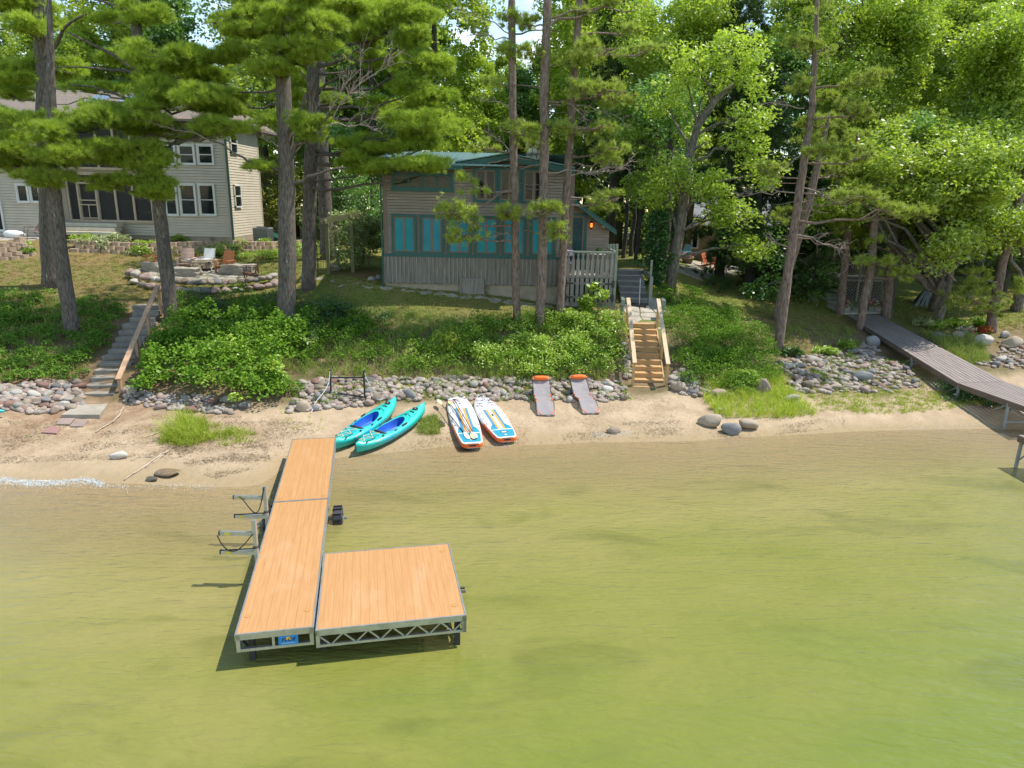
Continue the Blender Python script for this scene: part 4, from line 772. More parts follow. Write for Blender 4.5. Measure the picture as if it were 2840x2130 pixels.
def zbox(b, x0, x1, z0, z1, y0, y1): return b.box(((x0 + x1) / 2, (y0 + y1) / 2, (z0 + z1) / 2), (abs(x1 - x0), abs(y1 - y0), abs(z1 - z0)))
def frect(x0, x1, y0, y1, Y):
    """pixel rectangle on the wall plane at distance Y -> X0 X1 Z0 Z1"""
    a = D(x0, (y0 + y1) / 2, Y)[0]; c = D(x1, (y0 + y1) / 2, Y)[0]; m = (x0 + x1) / 2; return a, c, D(m, y1, Y)[2], D(m, y0, Y)[2]
def siding(b, X0, X1, Z0, Z1, Y, dz=.115, proud=.026, cut=None):
    z = Z0
    while z < Z1 - .001:
        t = min(z + dz, Z1) - .02; a0, a1 = (X0, X1) if cut is None else cut((z + t) / 2)
        if a1 > a0 + .02:
            b.add([(a0, Y - proud, z), (a1, Y - proud, z), (a1, Y, t), (a0, Y, t)], [(0, 1, 2, 3)]); b.add([(a0, Y, z), (a1, Y, z), (a1, Y - proud, z), (a0, Y - proud, z)], [(0, 1, 2, 3)])
        z = t + .02
def siding_side(b, Y0, Y1, Z0, Z1, X, dz=.115, proud=.026, cut=None):
    z = Z0
    while z < Z1 - .001:
        t = min(z + dz, Z1) - .009
        a0, a1 = (Y0, Y1) if cut is None else cut((z + t) / 2)
        b.add([(X + proud, a0, z), (X + proud, a1, z), (X, a1, t), (X, a0, t)], [(0, 1, 2, 3)]); b.add([(X, a0, z), (X, a1, z), (X + proud, a1, z), (X + proud, a0, z)], [(0, 1, 2, 3)]); z = t + .009
def window(root, rect, Y, trim, tw, sash, sw, pane, cols=2, hbar=None, sill=False, name='window', light=None):
    X0, X1, Z0, Z1 = rect; b = MB()
    zbox(b, X0, X1, Z1 - tw, Z1, Y - .09, Y); zbox(b, X0, X1, Z0, Z0 + tw, Y - .09, Y); zbox(b, X0, X0 + tw, Z0 + tw, Z1 - tw, Y - .088, Y); zbox(b, X1 - tw, X1, Z0 + tw, Z1 - tw, Y - .088, Y)
    f = b.build(name, trim, root); xi0, xi1, zi0, zi1 = X0 + tw, X1 - tw, Z0 + tw, Z1 - tw; wd = (xi1 - xi0) / cols; s = MB()
    for i in range(cols):
        a, c = xi0 + i * wd, xi0 + (i + 1) * wd
        zbox(s, a, c, zi1 - sw, zi1, Y - .068, Y); zbox(s, a, c, zi0, zi0 + sw, Y - .068, Y); zbox(s, a, a + sw, zi0 + sw, zi1 - sw, Y - .068, Y); zbox(s, c - sw, c, zi0 + sw, zi1 - sw, Y - .068, Y)
        if hbar: zbox(s, a + sw, c - sw, zi0 + (zi1 - zi0) * hbar - .02, zi0 + (zi1 - zi0) * hbar + .02, Y - .066, Y)
    s.build('sash_frame', sash, f)
    for i in range(cols):
        a, c = xi0 + i * wd + sw, xi0 + (i + 1) * wd - sw; g = MB(); g.add([(a, Y - .048, zi0 + sw), (c, Y - .048, zi0 + sw), (c, Y - .048, zi1 - sw), (a, Y - .048, zi1 - sw)], [(0, 1, 2, 3)]); g.build('pane', pane, f)
    if sill: b = MB(); zbox(b, X0 - .04, X1 + .04, Z0 - .05, Z0 - .002, Y - .1, Y); b.build('sill', trim, f)
    return f
# ---- the cottage
HY = 29.0
hx0, hx1 = D(1064, 650, HY)[0], D(1588, 650, HY)[0]; zsill = D(1300, 711.5, HY)[2]; zsk = D(1300, 788, HY)[2]; zg = zsill - 2.15
zeave = D(1150, 461, HY)[2]; cot = thing('cottage', (hx0 + 4, HY + 4, zg), 'two-storey grey wooden cottage with dark green trim and a row of teal windows', 'house')
hd = 9.0
b = MB(); zbox(b, hx0, hx1, zg - .6, zsk - .02, HY + .06, HY + hd); b.build('foundation', CONC, cot)
b = MB(); zbox(b, hx0 + .01, hx1 - .01, zsk, zeave + .1, HY + .075, HY + hd); siding(b, hx0 + .16, hx1 - .16, zsill + .06, zeave + .02, HY); b.build('wall', SID_G, cot)
b = MB(); zbox(b, hx0, hx0 + .16, zsill + .06, zeave, HY - .03, HY + .019); zbox(b, hx1 - .16, hx1, zsill + .06, zeave, HY - .03, HY + .019); b.build('corner_board', TAUPE, cot)
b = MB(); n = 46; bw = (hx1 - hx0) / n; rr_ = np.random.default_rng(3)
for i in range(n):
    zbox(b, hx0 + i * bw + .006, hx0 + (i + 1) * bw - .006, zsk + rr_.uniform(-.02, .02), zsill - .05, HY - .035, HY + .015)
    zbox(b, hx0 + i * bw - .03, hx0 + i * bw + .03, zsk + rr_.uniform(-.02, .02), zsill - .05, HY - .085, HY - .036)
b.build('board_skirt', BOARD, cot)
b = MB(); zbox(b, hx0 - .02, hx1, zsill - .05, zsill + .05, HY - .09, HY - .002); b.build('green_sill', GREEN, cot)
X0, X1, Z0, Z1 = frect(1276, 1343, 771, 815, HY); b = MB(); zbox(b, X0, X1, Z0, Z1, HY - .13, HY - .07)
for a in np.linspace(X0 + .05, X1 - .05, 6): zbox(b, a - .012, a + .012, Z0 + .06, Z1 - .06, HY - .145, HY - .131)
zbox(b, X0, X1, Z1 - .06, Z1, HY - .16, HY - .132); zbox(b, X0, X0 + .06, Z0, Z1 - .06, HY - .158, HY - .132); zbox(b, X1 - .06, X1, Z0, Z1 - .06, HY - .158, HY - .132); b.build('crawl_hatch', BOARD, cot)
for i, (x0, x1) in enumerate([(1087, 1156), (1164, 1232), (1239, 1308), (1315, 1384), (1391, 1460), (1469, 1541)]):
    c = (x0 + x1) / 2; X0, X1 = D(x0, 650, HY)[0], D(x1, 650, HY)[0]; window(cot, (X0, X1, zsill + .052, zsill + 1.66), HY, GREEN, .11, TAUPE, .048, [BLIND, BLIND2, BLIND2, BLIND, BLIND2, BLIND][i], 2)
zu = D(1415, 563, HY)[2]; zt = D(1415, 466, HY)[2]
for i, (x0, x1) in enumerate([(1313, 1380), (1381, 1446), (1447, 1514)]):
    X0, X1 = D(x0, 515, HY)[0], D(x1, 515, HY)[0]; window(cot, (X0, X1, zu, zt), HY, GREEN, .1, TAUPE, .06, [DGLASS, TGLASS, DGLASS][i], 2)
window(cot, (D(1087, 500, HY)[0], D(1257, 500, HY)[0], D(1170, 528, HY)[2], D(1170, 478, HY)[2]), HY, GREEN, .1, GREEN, .03, TGLASS, 4, sill=True)
# gable on the right half of the front
pk = D(1408, 428, HY - .35); gl = D(1262, 452, HY - .35); gr = D(1594, 468, HY - .35)
def gcut(z):
    tl = np.clip((z - gl[2]) / (pk[2] - gl[2]), 0, 1); tr = np.clip((z - gr[2]) / (pk[2] - gr[2]), 0, 1)
    return max(hx0, gl[0] + (pk[0] - gl[0]) * tl) if z > gl[2] else gl[0], gr[0] + (pk[0] - gr[0]) * tr if z > gr[2] else hx1 - .16
b = MB(); siding(b, gl[0], gr[0], zeave + .02, pk[2] - .06, HY - .002, cut=gcut); b.build('gable_wall', SID_G, cot)
b = MB(); b.prism([gl, pk, pk - V(0, 0, .24), gl - V(0, 0, .24)], (0, .06, 0)); b.prism([pk, gr, gr - V(0, 0, .24), pk - V(0, 0, .24)], (0, .06, 0)); b.build('fascia', GREEN, cot)
b = MB()
for p, q in ((gl, pk), (pk, gr)):
    d = unit(q - p); b.add([p + V(0, -.03, .03), q + V(0, -.03, .03), q + V(0, 8, .03), p + V(0, 8, .03), p + V(0, -.03, .07), q + V(0, -.03, .07), q + V(0, 8, .07), p + V(0, 8, .07)], [(0, 3, 2, 1), (4, 5, 6, 7), (0, 1, 5, 4), (1, 2, 6, 5), (2, 3, 7, 6), (3, 0, 4, 7)])
b.build('gable_roof', METALR, cot)
# metal roof left, rising away from the lake
ez = D(1150, 452, HY - .45)[2]; rz_ = D(1200, 421, HY + 4)[2]; xl = hx0 - .35; xr = gl[0] + 2.2; b = MB()
b.add([(xl, HY - .45, ez), (xr, HY - .45, ez), (xr, HY + 4, rz_), (xl, HY + 4, rz_), (xl, HY - .45, ez - .06), (xr, HY - .45, ez - .06), (xr, HY + 4, rz_ - .06), (xl, HY + 4, rz_ - .06)], [(0, 1, 2, 3), (4, 7, 6, 5), (0, 4, 5, 1), (1, 5, 6, 2), (2, 6, 7, 3), (3, 7, 4, 0)])
b.add([(xl, HY + 4, rz_), (hx1 + .3, HY + 4, rz_), (hx1 + .3, HY + hd + .3, ez), (xl, HY + hd + .3, ez)], [(0, 1, 2, 3)])
for i in range(20): x = xl + .02 + i * (xr - xl - .04) / 19; b.bar((x, HY - .45, ez + .015), (x, HY + 4, rz_ + .015), .03, .035)
rf = b.build('roof', METALR, cot)
b = MB(); zbox(b, xl, gl[0] + .3, ez - .22, ez - .061, HY - .47, HY - .40); b.build('eave_board', GREEN, cot)
b = MB(); b.add([(hx0, HY + .1, ez - .1), (hx0, HY + 4, rz_ - .08), (hx0, HY + hd, ez - .1)], [(0, 1, 2)]); b.build('side_gable', SID_G, cot)
b = MB(); ch = D(1480, 440, HY + 4.5); 
for k in range(7):
    for j in range(3): b.box((ch[0] - .25 + .25 * j + .05 * (k % 2), ch[1] + .0, ch[2] - .9 + k * .25), (.23, .5 + .02 * (k % 2), .23))
b.build('chimney', M('chimney_stone', (.36, .30, .25), (.5, .45, .38), 2, .9), rf, bevel=.02)
dp = MB(); xx = hx0 - .05; dp.tube([(xx, HY - .1, zg - .05), (xx, HY - .1, ez - .5), (xx - .1, HY - .4, ez - .1)], .04, 8); dp.build('downspout', DGREEN, cot)
# lean-to with the door
LY = 31.2; la = D(1577, 543, LY - .4); lb_ = D(1710, 641, LY - .4); wl = D(1690, 640, LY)[0]
b = MB()
def lcut(z): t = (la[2] - z) / (la[2] - lb_[2]); return hx1 - .3, min(wl, la[0] + (lb_[0] - la[0]) * t - .02)
siding(b, hx1 - .3, wl, 4.0, la[2] - .1, LY, cut=lcut); b.add([(hx1 - .3, LY + .02, 3.2), (wl, LY + .02, 3.2), (wl, LY + 5, 3.2), (hx1 - .3, LY + 5, 3.2), (hx1 - .3, LY + .02, la[2] - .1), (wl, LY + .02, lb_[2] - .06), (wl, LY + 5, lb_[2] - .06), (hx1 - .3, LY + 5, la[2] - .1)], [(0, 1, 5, 4), (1, 2, 6, 5), (2, 3, 7, 6), (4, 5, 6, 7)]); b.build('lean_to_wall', SID_G, cot)
b = MB(); d_ = V(0, 0, .17); b.prism([la, lb_, lb_ - d_, la - d_], (0, .05, 0)); b.add([la + V(0, 0, .02), lb_ + V(0, 0, .02), lb_ + V(0, 5.6, .02), la + V(0, 5.6, .02), la + V(0, 0, .06), lb_ + V(0, 0, .06), lb_ + V(0, 5.6, .06), la + V(0, 5.6, .06)], [(0, 1, 5, 4), (4, 5, 6, 7), (1, 2, 6, 5), (0, 3, 2, 1)]); b.build('lean_to_roof', GREEN, cot)
X0, X1, Z0, Z1 = frect(1558, 1627, 592, 712, LY); Z0 = 4.08
b = MB(); zbox(b, X0, X1, Z1 - .11, Z1, LY - .06, LY); zbox(b, X1 - .13, X1, Z0, Z1 - .11, LY - .058, LY); zbox(b, X0, X0 + .13, Z0, Z1 - .11, LY - .058, LY); dr = b.build('door', GREEN, cot)
b = MB(); zbox(b, X0 + .13, X1 - .13, Z0, Z1 - .11, LY - .035, LY - .001); b.build('door_frame', TAUPE, dr)
b = MB(); b.add([(X0 + .2, LY - .04, Z0 + .1), (X1 - .2, LY - .04, Z0 + .1), (X1 - .2, LY - .04, Z1 - .18), (X0 + .2, LY - .04, Z1 - .18)], [(0, 1, 2, 3)]); b.build('door_glass', glassm('door_glass', (.015, .03, .03), (.03, .09, .09), .8), dr)
ln = D(1640, 624, LY - .14); lt = thing('wall_lantern', ln, 'lit black wall lantern beside the cottage door', 'lantern')
b = MB(); b.lathe([(.0, .2), (.03, .19), (.085, .1), (.085, .08)], ln, 8); b.lathe([(.07, -.1), (.075, -.12), (.03, -.17), (0, -.18)], ln, 8); b.bar(ln + V(0, .14, .05), ln + V(0, .14, .18), .06, .03); b.bar(ln + V(0, 0, .19), ln + V(0, .14, .14), .02)
for a in range(4): p = V(cos(a * pi / 2 + .78) * .075, sin(a * pi / 2 + .78) * .075, 0); b.bar(ln + p + V(0, 0, -.11), ln + p + V(0, 0, .09), .014)
for z in (-.05, .03): b.lathe([(.074, z), (.08, z + .006), (.074, z + .012)], ln, 8)
b.build('cage', IRON, lt)
m, t, out = newmat('amber_glow'); e = nd(t, 'ShaderNodeEmission', Strength=1.4); e.inputs['Color'].default_value = (1, .22, .03, 1); t.links.new(e.outputs[0], out.inputs[0])
b = MB(); b.lathe([(.0, -.1), (.055, -.09), (.06, 0), (.05, .07), (0, .08)], ln, 10); b.build('amber_glass', m, lt, smooth=True)
# deck with picket front
dk = thing('deck', (D(1640, 850, 28)[0], 28, 2.8), 'small raised deck with notched grey picket front beside the cottage', 'deck')
fx0, fx1 = D(1568, 770, 28)[0], D(1702, 770, 28)[0]; zf = D(1640, 768, 28)[2]; ztop = D(1640, 699, 28)[2]; zb = D(1640, 845, 28)[2]
b = MB()
for i in range(24): y = 28.07 + i * .13; zbox(b, fx0 - .2, fx1 + .05, zf - .04, zf, y, y + .12)
b.build('deck_floor', BOARD, dk)
n = 10; pw = (fx1 - fx0) / n
for i in range(n):
    b = MB(); c = fx0 + (i + .5) * pw; h = pw * .36; zz = zf - .02
    b.prism([(c - h, 27.96, zz), (c + h, 27.96, zz), (c + h, 27.96, ztop - .42), (c + h * 1.0, 27.96, ztop - .33), (c + h * .45, 27.96, ztop - .24), (c + h * .45, 27.96, ztop - .16), (c + h * .75, 27.96, ztop - .08), (c, 27.96, ztop - .045), (c - h * .75, 27.96, ztop - .08), (c - h * .45, 27.96, ztop - .16), (c - h * .45, 27.96, ztop - .24), (c - h, 27.96, ztop - .33)], (0, .03, 0)); b.build('picket', BOARD, dk)
    b = MB(); zbox(b, c - h * (.9 + .2 * (i % 2)), c + h * .95, zb + .1, zf - .06, 27.95, 27.98); b.build('gate_picket', BOARD, dk)
b = MB(); zbox(b, fx0 - .2, fx1 + .06, ztop - .04, ztop + .03, 27.9, 28.06); b.build('top_rail', SAGE, dk)
b = MB(); zbox(b, fx0 - .2, fx1, zf - .055, zf + .06, 27.99, 28.06); zbox(b, fx0 - .2, fx1, zb + .25, zb + .35, 27.985, 28.04); zbox(b, fx0 - .2, fx1, zf - .32, zf - .22, 27.985, 28.04); zbox(b, fx0 - .25, fx1, zb - .08, zb + .09, 27.97, 28.05); b.build('rail', BOARD, dk)
b = MB()
for z in (zf - .27, zb + .3):
    for x, s in ((fx0 + .02, 1), (fx1 - .02, -1)): zbox(b, min(x, x + s * .32), max(x, x + s * .32), z - .035, z + .035, 27.935, 27.948); zbox(b, x - .06, x + .06, z - .14, z + .14, 27.92, 27.934)
b.build('strap_hinge', IRON, dk)
b = MB(); zbox(b, fx0, fx1, zb, zf - .1, 28.5, 28.55); b.build('shade_panel', DARK, dk)  # black sheet painted as the shade behind the pickets
for i, (x, yt, Y) in enumerate([(1714, 666, 28.0), (1705, 657, 28.9), (1697, 652, 29.8), (1689, 648, 30.7)]):
    b = MB(); X = fx1 + .06; z1 = zf + 1.33 - .06 * i; zbox(b, X - .05, X + .05, (zb - .2) if i == 0 else zf - .2, z1, Y - .05, Y + .05); b.build('post', SAGE, dk)
b = MB(); b.bar((fx1 + .06, 28.06, ztop), (fx1 + .06, 30.7, ztop), .09, .05); b.bar((fx1 + .06, 28.06, zf + .1), (fx1 + .06, 30.7, zf + .1), .04, .09)
for i in range(12): y = 28.2 + .2 * i; zbox(b, fx1 + .04, fx1 + .065, zf + .1, ztop - .03, y - .06, y + .04)
b.build('side_railing', SAGE, dk)
# things on the deck
p = V(D(1660, 690, 29.8)[0], 29.8, zf); tb_ = thing('bistro_table', p, 'small round table on the deck under the lantern', 'table')
b = MB(); b.cyl(p + V(0, 0, .76), .33, .025, 24); b.build('tabletop', M('pale_table', (.35, .36, .34), None), tb_); b = MB(); b.cyl(p, .03, .755, 8); b.cyl(p, .2, .02, 16); b.build('leg', IRON, tb_)
pp_ = p + V(-.03, 0, .785); pl = thing('potted_plant', pp_, 'spiky plant in a terracotta pot on the small deck table', 'plant'); b = MB(); b.lathe([(0, 0), (.07, 0), (.1, .12), (.085, .12), (0, .1)], pp_, 14); b.build('pot', M('terracotta', (.36, .12, .06), None), pl)
blades('leaves', '', [], np.random.default_rng(4), 0, .38, .045, BLD, tuft=26, spread=.5, q=np.array([pp_ + V(0, 0, .1)]), parent=pl, stuff=False)
p = V(D(1573, 700, 28.6)[0] + .05, 28.6, zf); cx_ = thing('deck_chair', p, 'deck chair behind the picket front near the leaning red pine', 'chair'); b = MB()
for dx in (-.24, .24):
    for dy in (-.22, .22): b.bar(p + V(dx, dy, 0), p + V(dx, dy, .44 if dy < 0 else .95), .03)
b.box(p + V(0, 0, .44), (.5, .48, .03)); b.box(p + V(0, .22, .75), (.5, .03, .4)); b.build('frame', IRON, cx_)
b = MB(); g_ = np.array([[(p[0] - .2 + .1 * i, p[1] + .24 - .05 * sin(j) , p[2] + 1.0 - .09 * j) for i in range(5)] for j in range(7)]); b.grid(g_); b.grid(g_ - V(0, .02, 0)); tag(b.build('beach_towel', M('striped_towel', (.38, .25, .62), (.75, .72, .85), 5, .9, lo=.45, hi=.55)), 'purple and white towel hung over the deck chair', 'towel')
# steps beside the deck
st = thing('grey_steps', (D(1752, 820, 30.6)[0], 30.6, 2.85), 'six grey painted steps rising beside the picket deck', 'steps'); sx0, sx1 = D(1716, 790, 31.2)[0], D(1789, 790, 31.2)[0]
for i in range(6):
    y = 30.3 + .36 * i; z = 2.82 + .215 * (i + 1); b = MB(); zbox(b, sx0, sx1, z - .04, z, y - .03, y + .36); b.build('tread', M('grey_tread', (.22, .21, .195), (.3, .285, .265), 7, .8) if i == 0 else bpy.data.materials['grey_tread'], st); b = MB(); zbox(b, sx0, sx1, z - .215, z - .041, y, y + .03); b.build('riser', GREYST, st)
b = MB(); X = sx1 + .05; zbox(b, X, X + .09, 2.6, 4.7, 30.5, 30.59); zbox(b, X - .02, X + .12, 2.6, 4.0, 30.3, 30.49); zbox(b, X, X + .06, 3.9, 4.1, 30.6, 32.4); b.build('side_rail', SAGE, st)
p = V(D(1774, 828, 30.0)[0], 30.0, 0); p[2] = zat(p[0], 30.0); br_ = thing('push_broom', p, 'push broom standing against the lowest grey step', 'broom'); b = MB(); b.bar(p + V(0, 0, .1), p + V(.02, .25, 1.25), .03); b.build('handle', M('pale_stick', (.5, .5, .5), None), br_); b = MB(); b.box(p + V(0, 0, .07), (.62, .09, .12)); b.build('head', IRON, br_)
p = G(1806, 806); b = MB(); th = np.linspace(0, 25, 90); b.tube(np.stack([p[0] + (.16 + .012 * np.sin(th * 3)) * np.cos(th), p[1] + .16 * np.sin(th), p[2] + .05 + .008 * th], 1), .012, 5); tag(b.build('garden_hose', M('yellow_hose', (.6, .42, .03), None)), 'coiled yellow hose at the foot of the green stair post', 'hose')
# flagstone landing between steps and stairs
def flags(name, label, poly, size, seed, thick=.05, cat='path', mat=None):
    r = np.random.default_rng(seed); Pw = np.array([G(*p)[:2] for p in poly]); lo = Pw.min(0); hi = Pw.max(0); b = MB()
    ny = int((hi[1] - lo[1]) / size) + 1; nx = int((hi[0] - lo[0]) / size) + 1; jx = r.uniform(-.28, .28, (ny + 2, nx + 2, 2)) * size
    for j in range(ny):
        for i in range(nx):
            q = np.array([[lo[0] + (i + a) * size + jx[j + c, i + a, 0], lo[1] + (j + c) * size + jx[j + c, i + a, 1]] for a, c in ((0, 0), (1, 0), (1, 1), (0, 1))]); m = q.mean(0)
            if not inpoly(np.array([m[0]]), np.array([m[1]]), Pw)[0]: continue
            q = m + (q - m) * .93; z = terr(q[:, 0], q[:, 1])[0] + .012; b.prism(np.column_stack([q, z - .03]), (0, 0, thick))
    return kind(b.build(name, mat or FLAG, bevel=.012), 'structure')
flags('flagstone_path', '', [(1735, 898), (1732, 850), (1752, 832), (1830, 834), (1835, 860), (1832, 896)], .75, 4)
flags('flagstone_terrace', '', [(1880, 765), (1880, 735), (1960, 715), (2080, 735), (2000, 768)], .9, 5)
flags('flagstone_walk', '', [(2330, 872), (2265, 815), (2330, 808), (2400, 835), (2445, 872)], .9, 6)
for i, (x, y) in enumerate([(895, 770), (928, 777), (957, 781), (987, 785), (1022, 791), (1075, 797), (1105, 800), (1137, 804), (1180, 811), (1220, 815), (1255, 820), (1292, 823), (1335, 828), (1375, 834), (1410, 838), (1450, 843), (1480, 846), (1517, 850), (1565, 855)]):
    p = G(x, y); r = np.random.default_rng(300 + i); a = np.sort(r.uniform(0, 6.28, 7)); q = np.stack([p[0] + np.cos(a) * .34 * r.uniform(.75, 1.1, 7), p[1] + np.sin(a) * .19 * r.uniform(.8, 1.1, 7)], 1); b = MB(); b.prism(np.column_stack([q, terr(q[:, 0], q[:, 1])[0] - .03]), (0, 0, .045))
    where = 'by the iron gate' if i < 4 else 'below the cottage corner' if i < 9 else 'in front of the cottage hatch' if i < 15 else 'behind the red pine trunks'
    tag(b.build('stepping_stone', FLAG, bevel=.015), f'flat pale stepping stone of the path {where}', 'stepping stone', f'stepping stones {where}')
# ---- the big tan house
TY = 37.3; tx1 = D(637, 560, TY)[0]; tx0 = D(150, 560, TY)[0]; tz0 = 4.55; tze = D(560, 334, TY)[2]
big = thing('tan_house', (tx0 + 5, TY + 3, 4.8), 'large two-storey tan clapboard house with screened porches and brown shingle roof', 'house'); TD = 4.7
b = MB(); zbox(b, tx0, tx1 - .08, tz0, tze, TY + .09, TY + TD); siding(b, tx0, tx1 - .1, tz0 + .35, tze, TY, .14, .04); siding_side(b, TY + .1, TY + TD, tz0 + .35, tze, tx1, .14, .018); b.build('wall', SID_T, big)
b = MB(); zbox(b, tx1 - .1, tx1 + .03, tz0 + .3, tze, TY - .03, TY + .1); zbox(b, tx1 - .05, tx1 + .03, tz0 + .3, tze, TY + TD - .1, TY + TD + .02); b.build('corner_board', M('tan_trim', (.44, .38, .31), None), big)
b = MB(); zbox(b, tx0, tx1 + .01, tz0 - .3, tz0 + .34, TY + .01, TY + TD + .01); b.build('foundation', CONC, big)
b = MB(); b.bar((tx1 + .06, TY - .06, tz0 + .2), (tx1 + .06, TY - .06, tze), .09, .09); b.build('downspout', DGREEN, big)
# roof: hipped on the right
ry = TY + TD / 2 + 1.3; rzz = D(300, 250, ry)[2]; rxe = D(575, 250, ry)[0]; ov = .45; X0 = D(-80, 400, TY)[0]; b = MB(); E0 = (X0, TY - ov, tze); E1 = (tx1 + ov, TY - ov, tze); E2 = (tx1 + ov, TY + 2 * (ry - TY), tze); R0 = (X0, ry, rzz); R1 = (rxe, ry, rzz)
E3 = (X0, TY + 2 * (ry - TY), tze); b.add([E0, E1, R1, R0, E2, E3], [(0, 1, 2, 3), (1, 4, 2), (4, 5, 3, 2)])
b.add([V(*E0) - V(0, 0, .14), V(*E1) - V(0, 0, .14), V(*E2) - V(0, 0, .14), E0, E1, E2], [(0, 1, 4, 3), (1, 2, 5, 4), (0, 2, 1)])
roof2 = b.build('roof', SHING, big)
b = MB(); zbox(b, X0, tx1 + ov + .02, tze - .16, tze + .02, TY - ov - .06, TY - ov - .003); b.build('gutter', M('brown_gutter', (.2, .16, .13), None), big)
b = MB(); zbox(b, X0, rxe, rzz - .01, rzz + .08, ry - .1, ry + .1); zbox(b, D(253, 250, ry)[0], D(282, 250, ry)[0], rzz, rzz + .28, ry - .3, ry + .1); b.build('ridge_cap', M('ridge_grey', (.13, .14, .15), None), roof2)
sl = (rzz - tze) / (ry - TY + ov)
for x0, x1, y0, y1 in ((248, 292, 277, 300), (337, 381, 277, 300)):
    a, c, ytop, ybot = D(x0, 290, TY + 2)[0], D(x1, 290, TY + 2)[0], TY + 2.6, TY + 1.4; b = MB(); zr = lambda y: tze + (y - TY + ov) * sl; b.add([(a, ybot, zr(ybot) + .09), (c, ybot, zr(ybot) + .09), (c + .1, ytop, zr(ytop) + .09), (a + .1, ytop, zr(ytop) + .09), (a, ybot, zr(ybot)), (c, ybot, zr(ybot)), (c + .1, ytop, zr(ytop)), (a + .1, ytop, zr(ytop))], [(0, 1, 2, 3), (0, 4, 5, 1), (1, 5, 6, 2), (3, 7, 4, 0), (2, 6, 7, 3)]); b.build('skylight', M('skylight_glass', (.25, .33, .45), (.12, .16, .25), 1.5, .08, coat=.5), roof2)
def twin(x0, x1, y0, y1, pane=DGLASS): window(big, frect(x0, x1, y0, y1, TY), TY, WHITE, .07, WHITE, .045, pane, 1, .5)
for x0, x1 in ((457, 494), (499, 546), (552, 599)): twin(x0, x1, 509, 599)
for x0, x1 in ((443, 489), (495, 542), (548, 594)): twin(x0, x1, 400, 458)
for z0, z1 in ((D(645, 575, TY + 1)[2], D(645, 512, TY + 1)[2]), (D(640, 426, TY + 1)[2], D(640, 370, TY + 1)[2])):
    b = MB(); y0, y1 = TY + .55, TY + 1.45; X = tx1; 
    for (a, c, e, f_) in ((y0, y1, z1 - .07, z1), (y0, y1, z0, z0 + .07), (y0, y0 + .07, z0, z1), (y1 - .07, y1, z0, z1), (y0, y1, (z0 + z1) / 2 - .03, (z0 + z1) / 2 + .03)): b.box((X + .05, (a + c) / 2, (e + f_) / 2), (.10 - .004 * (a == y0), c - a, f_ - e))
    f = b.build('side_window', WHITE, big); b = MB(); b.quad((X + .05, y0 + .07, z0 + .07), (X + .05, y1 - .07, z0 + .07), (X + .05, y1 - .07, z1 - .07), (X + .05, y0 + .07, z1 - .07)); b.build('pane', DGLASS, f)
# screened porches
def porch(y0, y1, posts, door):
    X0, X1, Z0, Z1 = frect(184, 425, y0, y1, TY - .1); b = MB(); b.quad((X0, TY - .07, Z0), (X1, TY - .07, Z0), (X1, TY - .07, Z1), (X0, TY - .07, Z1)); s = b.build('porch_screen', SCREEN, big)
    f = MB(); zbox(f, X0, X1, Z0 - .06, Z0 + .06, TY - .15, TY - .04); zbox(f, X0, X1, Z1 - .05, Z1 + .12, TY - .15, TY - .04)
    for p in posts: xx = D(p, (y0 + y1) / 2, TY - .1)[0]; zbox(f, xx - .055, xx + .055, Z0 + .061, Z1 - .051, TY - .14, TY - .05)
    f.build('porch_frame', PINEW, big)
    if door:
        a, c, Zd0, Zd1 = frect(219, 274, 505, 612, TY - .1); Zd0 = Z0 + .07; g = MB(); zbox(g, a, a + .1, Zd0, Zd1, TY - .19, TY - .151); zbox(g, c - .1, c, Zd0, Zd1, TY - .19, TY - .151); zbox(g, a + .1, c - .1, Zd1 - .1, Zd1, TY - .188, TY - .151)
        for k in (.02, .38, .5): zbox(g, a + .1, c - .1, Zd0 + k * (Zd1 - Zd0), Zd0 + k * (Zd1 - Zd0) + .06, TY - .188, TY - .151)
        m_ = (a + c) / 2; zbox(g, m_ - .02, m_ + .02, Zd0 + .12, Zd0 + .38 * (Zd1 - Zd0), TY - .186, TY - .152); g.build('screen_door', PINEW, big)
porch(484, 613, (190, 222, 272, 321, 370, 420), True); porch(352, 468, (190, 210, 268, 316, 362, 420), False)
# left wing with its gable
WY = 36.3; wx0, wx1 = D(-70, 560, WY)[0], D(130, 560, WY)[0]; wze = D(30, 440, WY)[2]; gpk = D(112, 362, WY); b = MB()
def wcut(z): t = np.clip((z - wze) / (gpk[2] - wze), 0, 1); return (wx0 + (gpk[0] - wx0) * t if z > wze else wx0), (wx1 + (gpk[0] - wx1) * t if z > wze else wx1)
siding(b, wx0, wx1, 4.55, gpk[2], WY, .14, .04, cut=wcut); b.add([(wx0, WY + .09, 4.4), (wx1, WY + .01, 4.4), (wx1, WY + .01, wze), (gpk[0], WY + .09, gpk[2]), (wx0, WY + .09, wze), (wx1, TY, 4.4), (wx1, TY, wze)], [(0, 1, 2, 3, 4), (1, 5, 6, 2)]); b.build('wing_wall', SID_T, big)
b = MB(); b.prism([(wx0 - .4, WY - .4, wze - .35), (gpk[0], WY - .4, gpk[2] + .05), (gpk[0], WY - .4, gpk[2] - .17), (wx0 - .4, WY - .4, wze - .57)], (0, .05, 0)); b.prism([(wx1 + .3, WY - .4, wze - .3), (gpk[0], WY - .4, gpk[2] + .05), (gpk[0], WY - .4, gpk[2] - .17), (wx1 + .3, WY - .4, wze - .52)], (0, .05, 0)); b.build('rake_board', M('bright_green_rake', (.03, .25, .17), None), big)
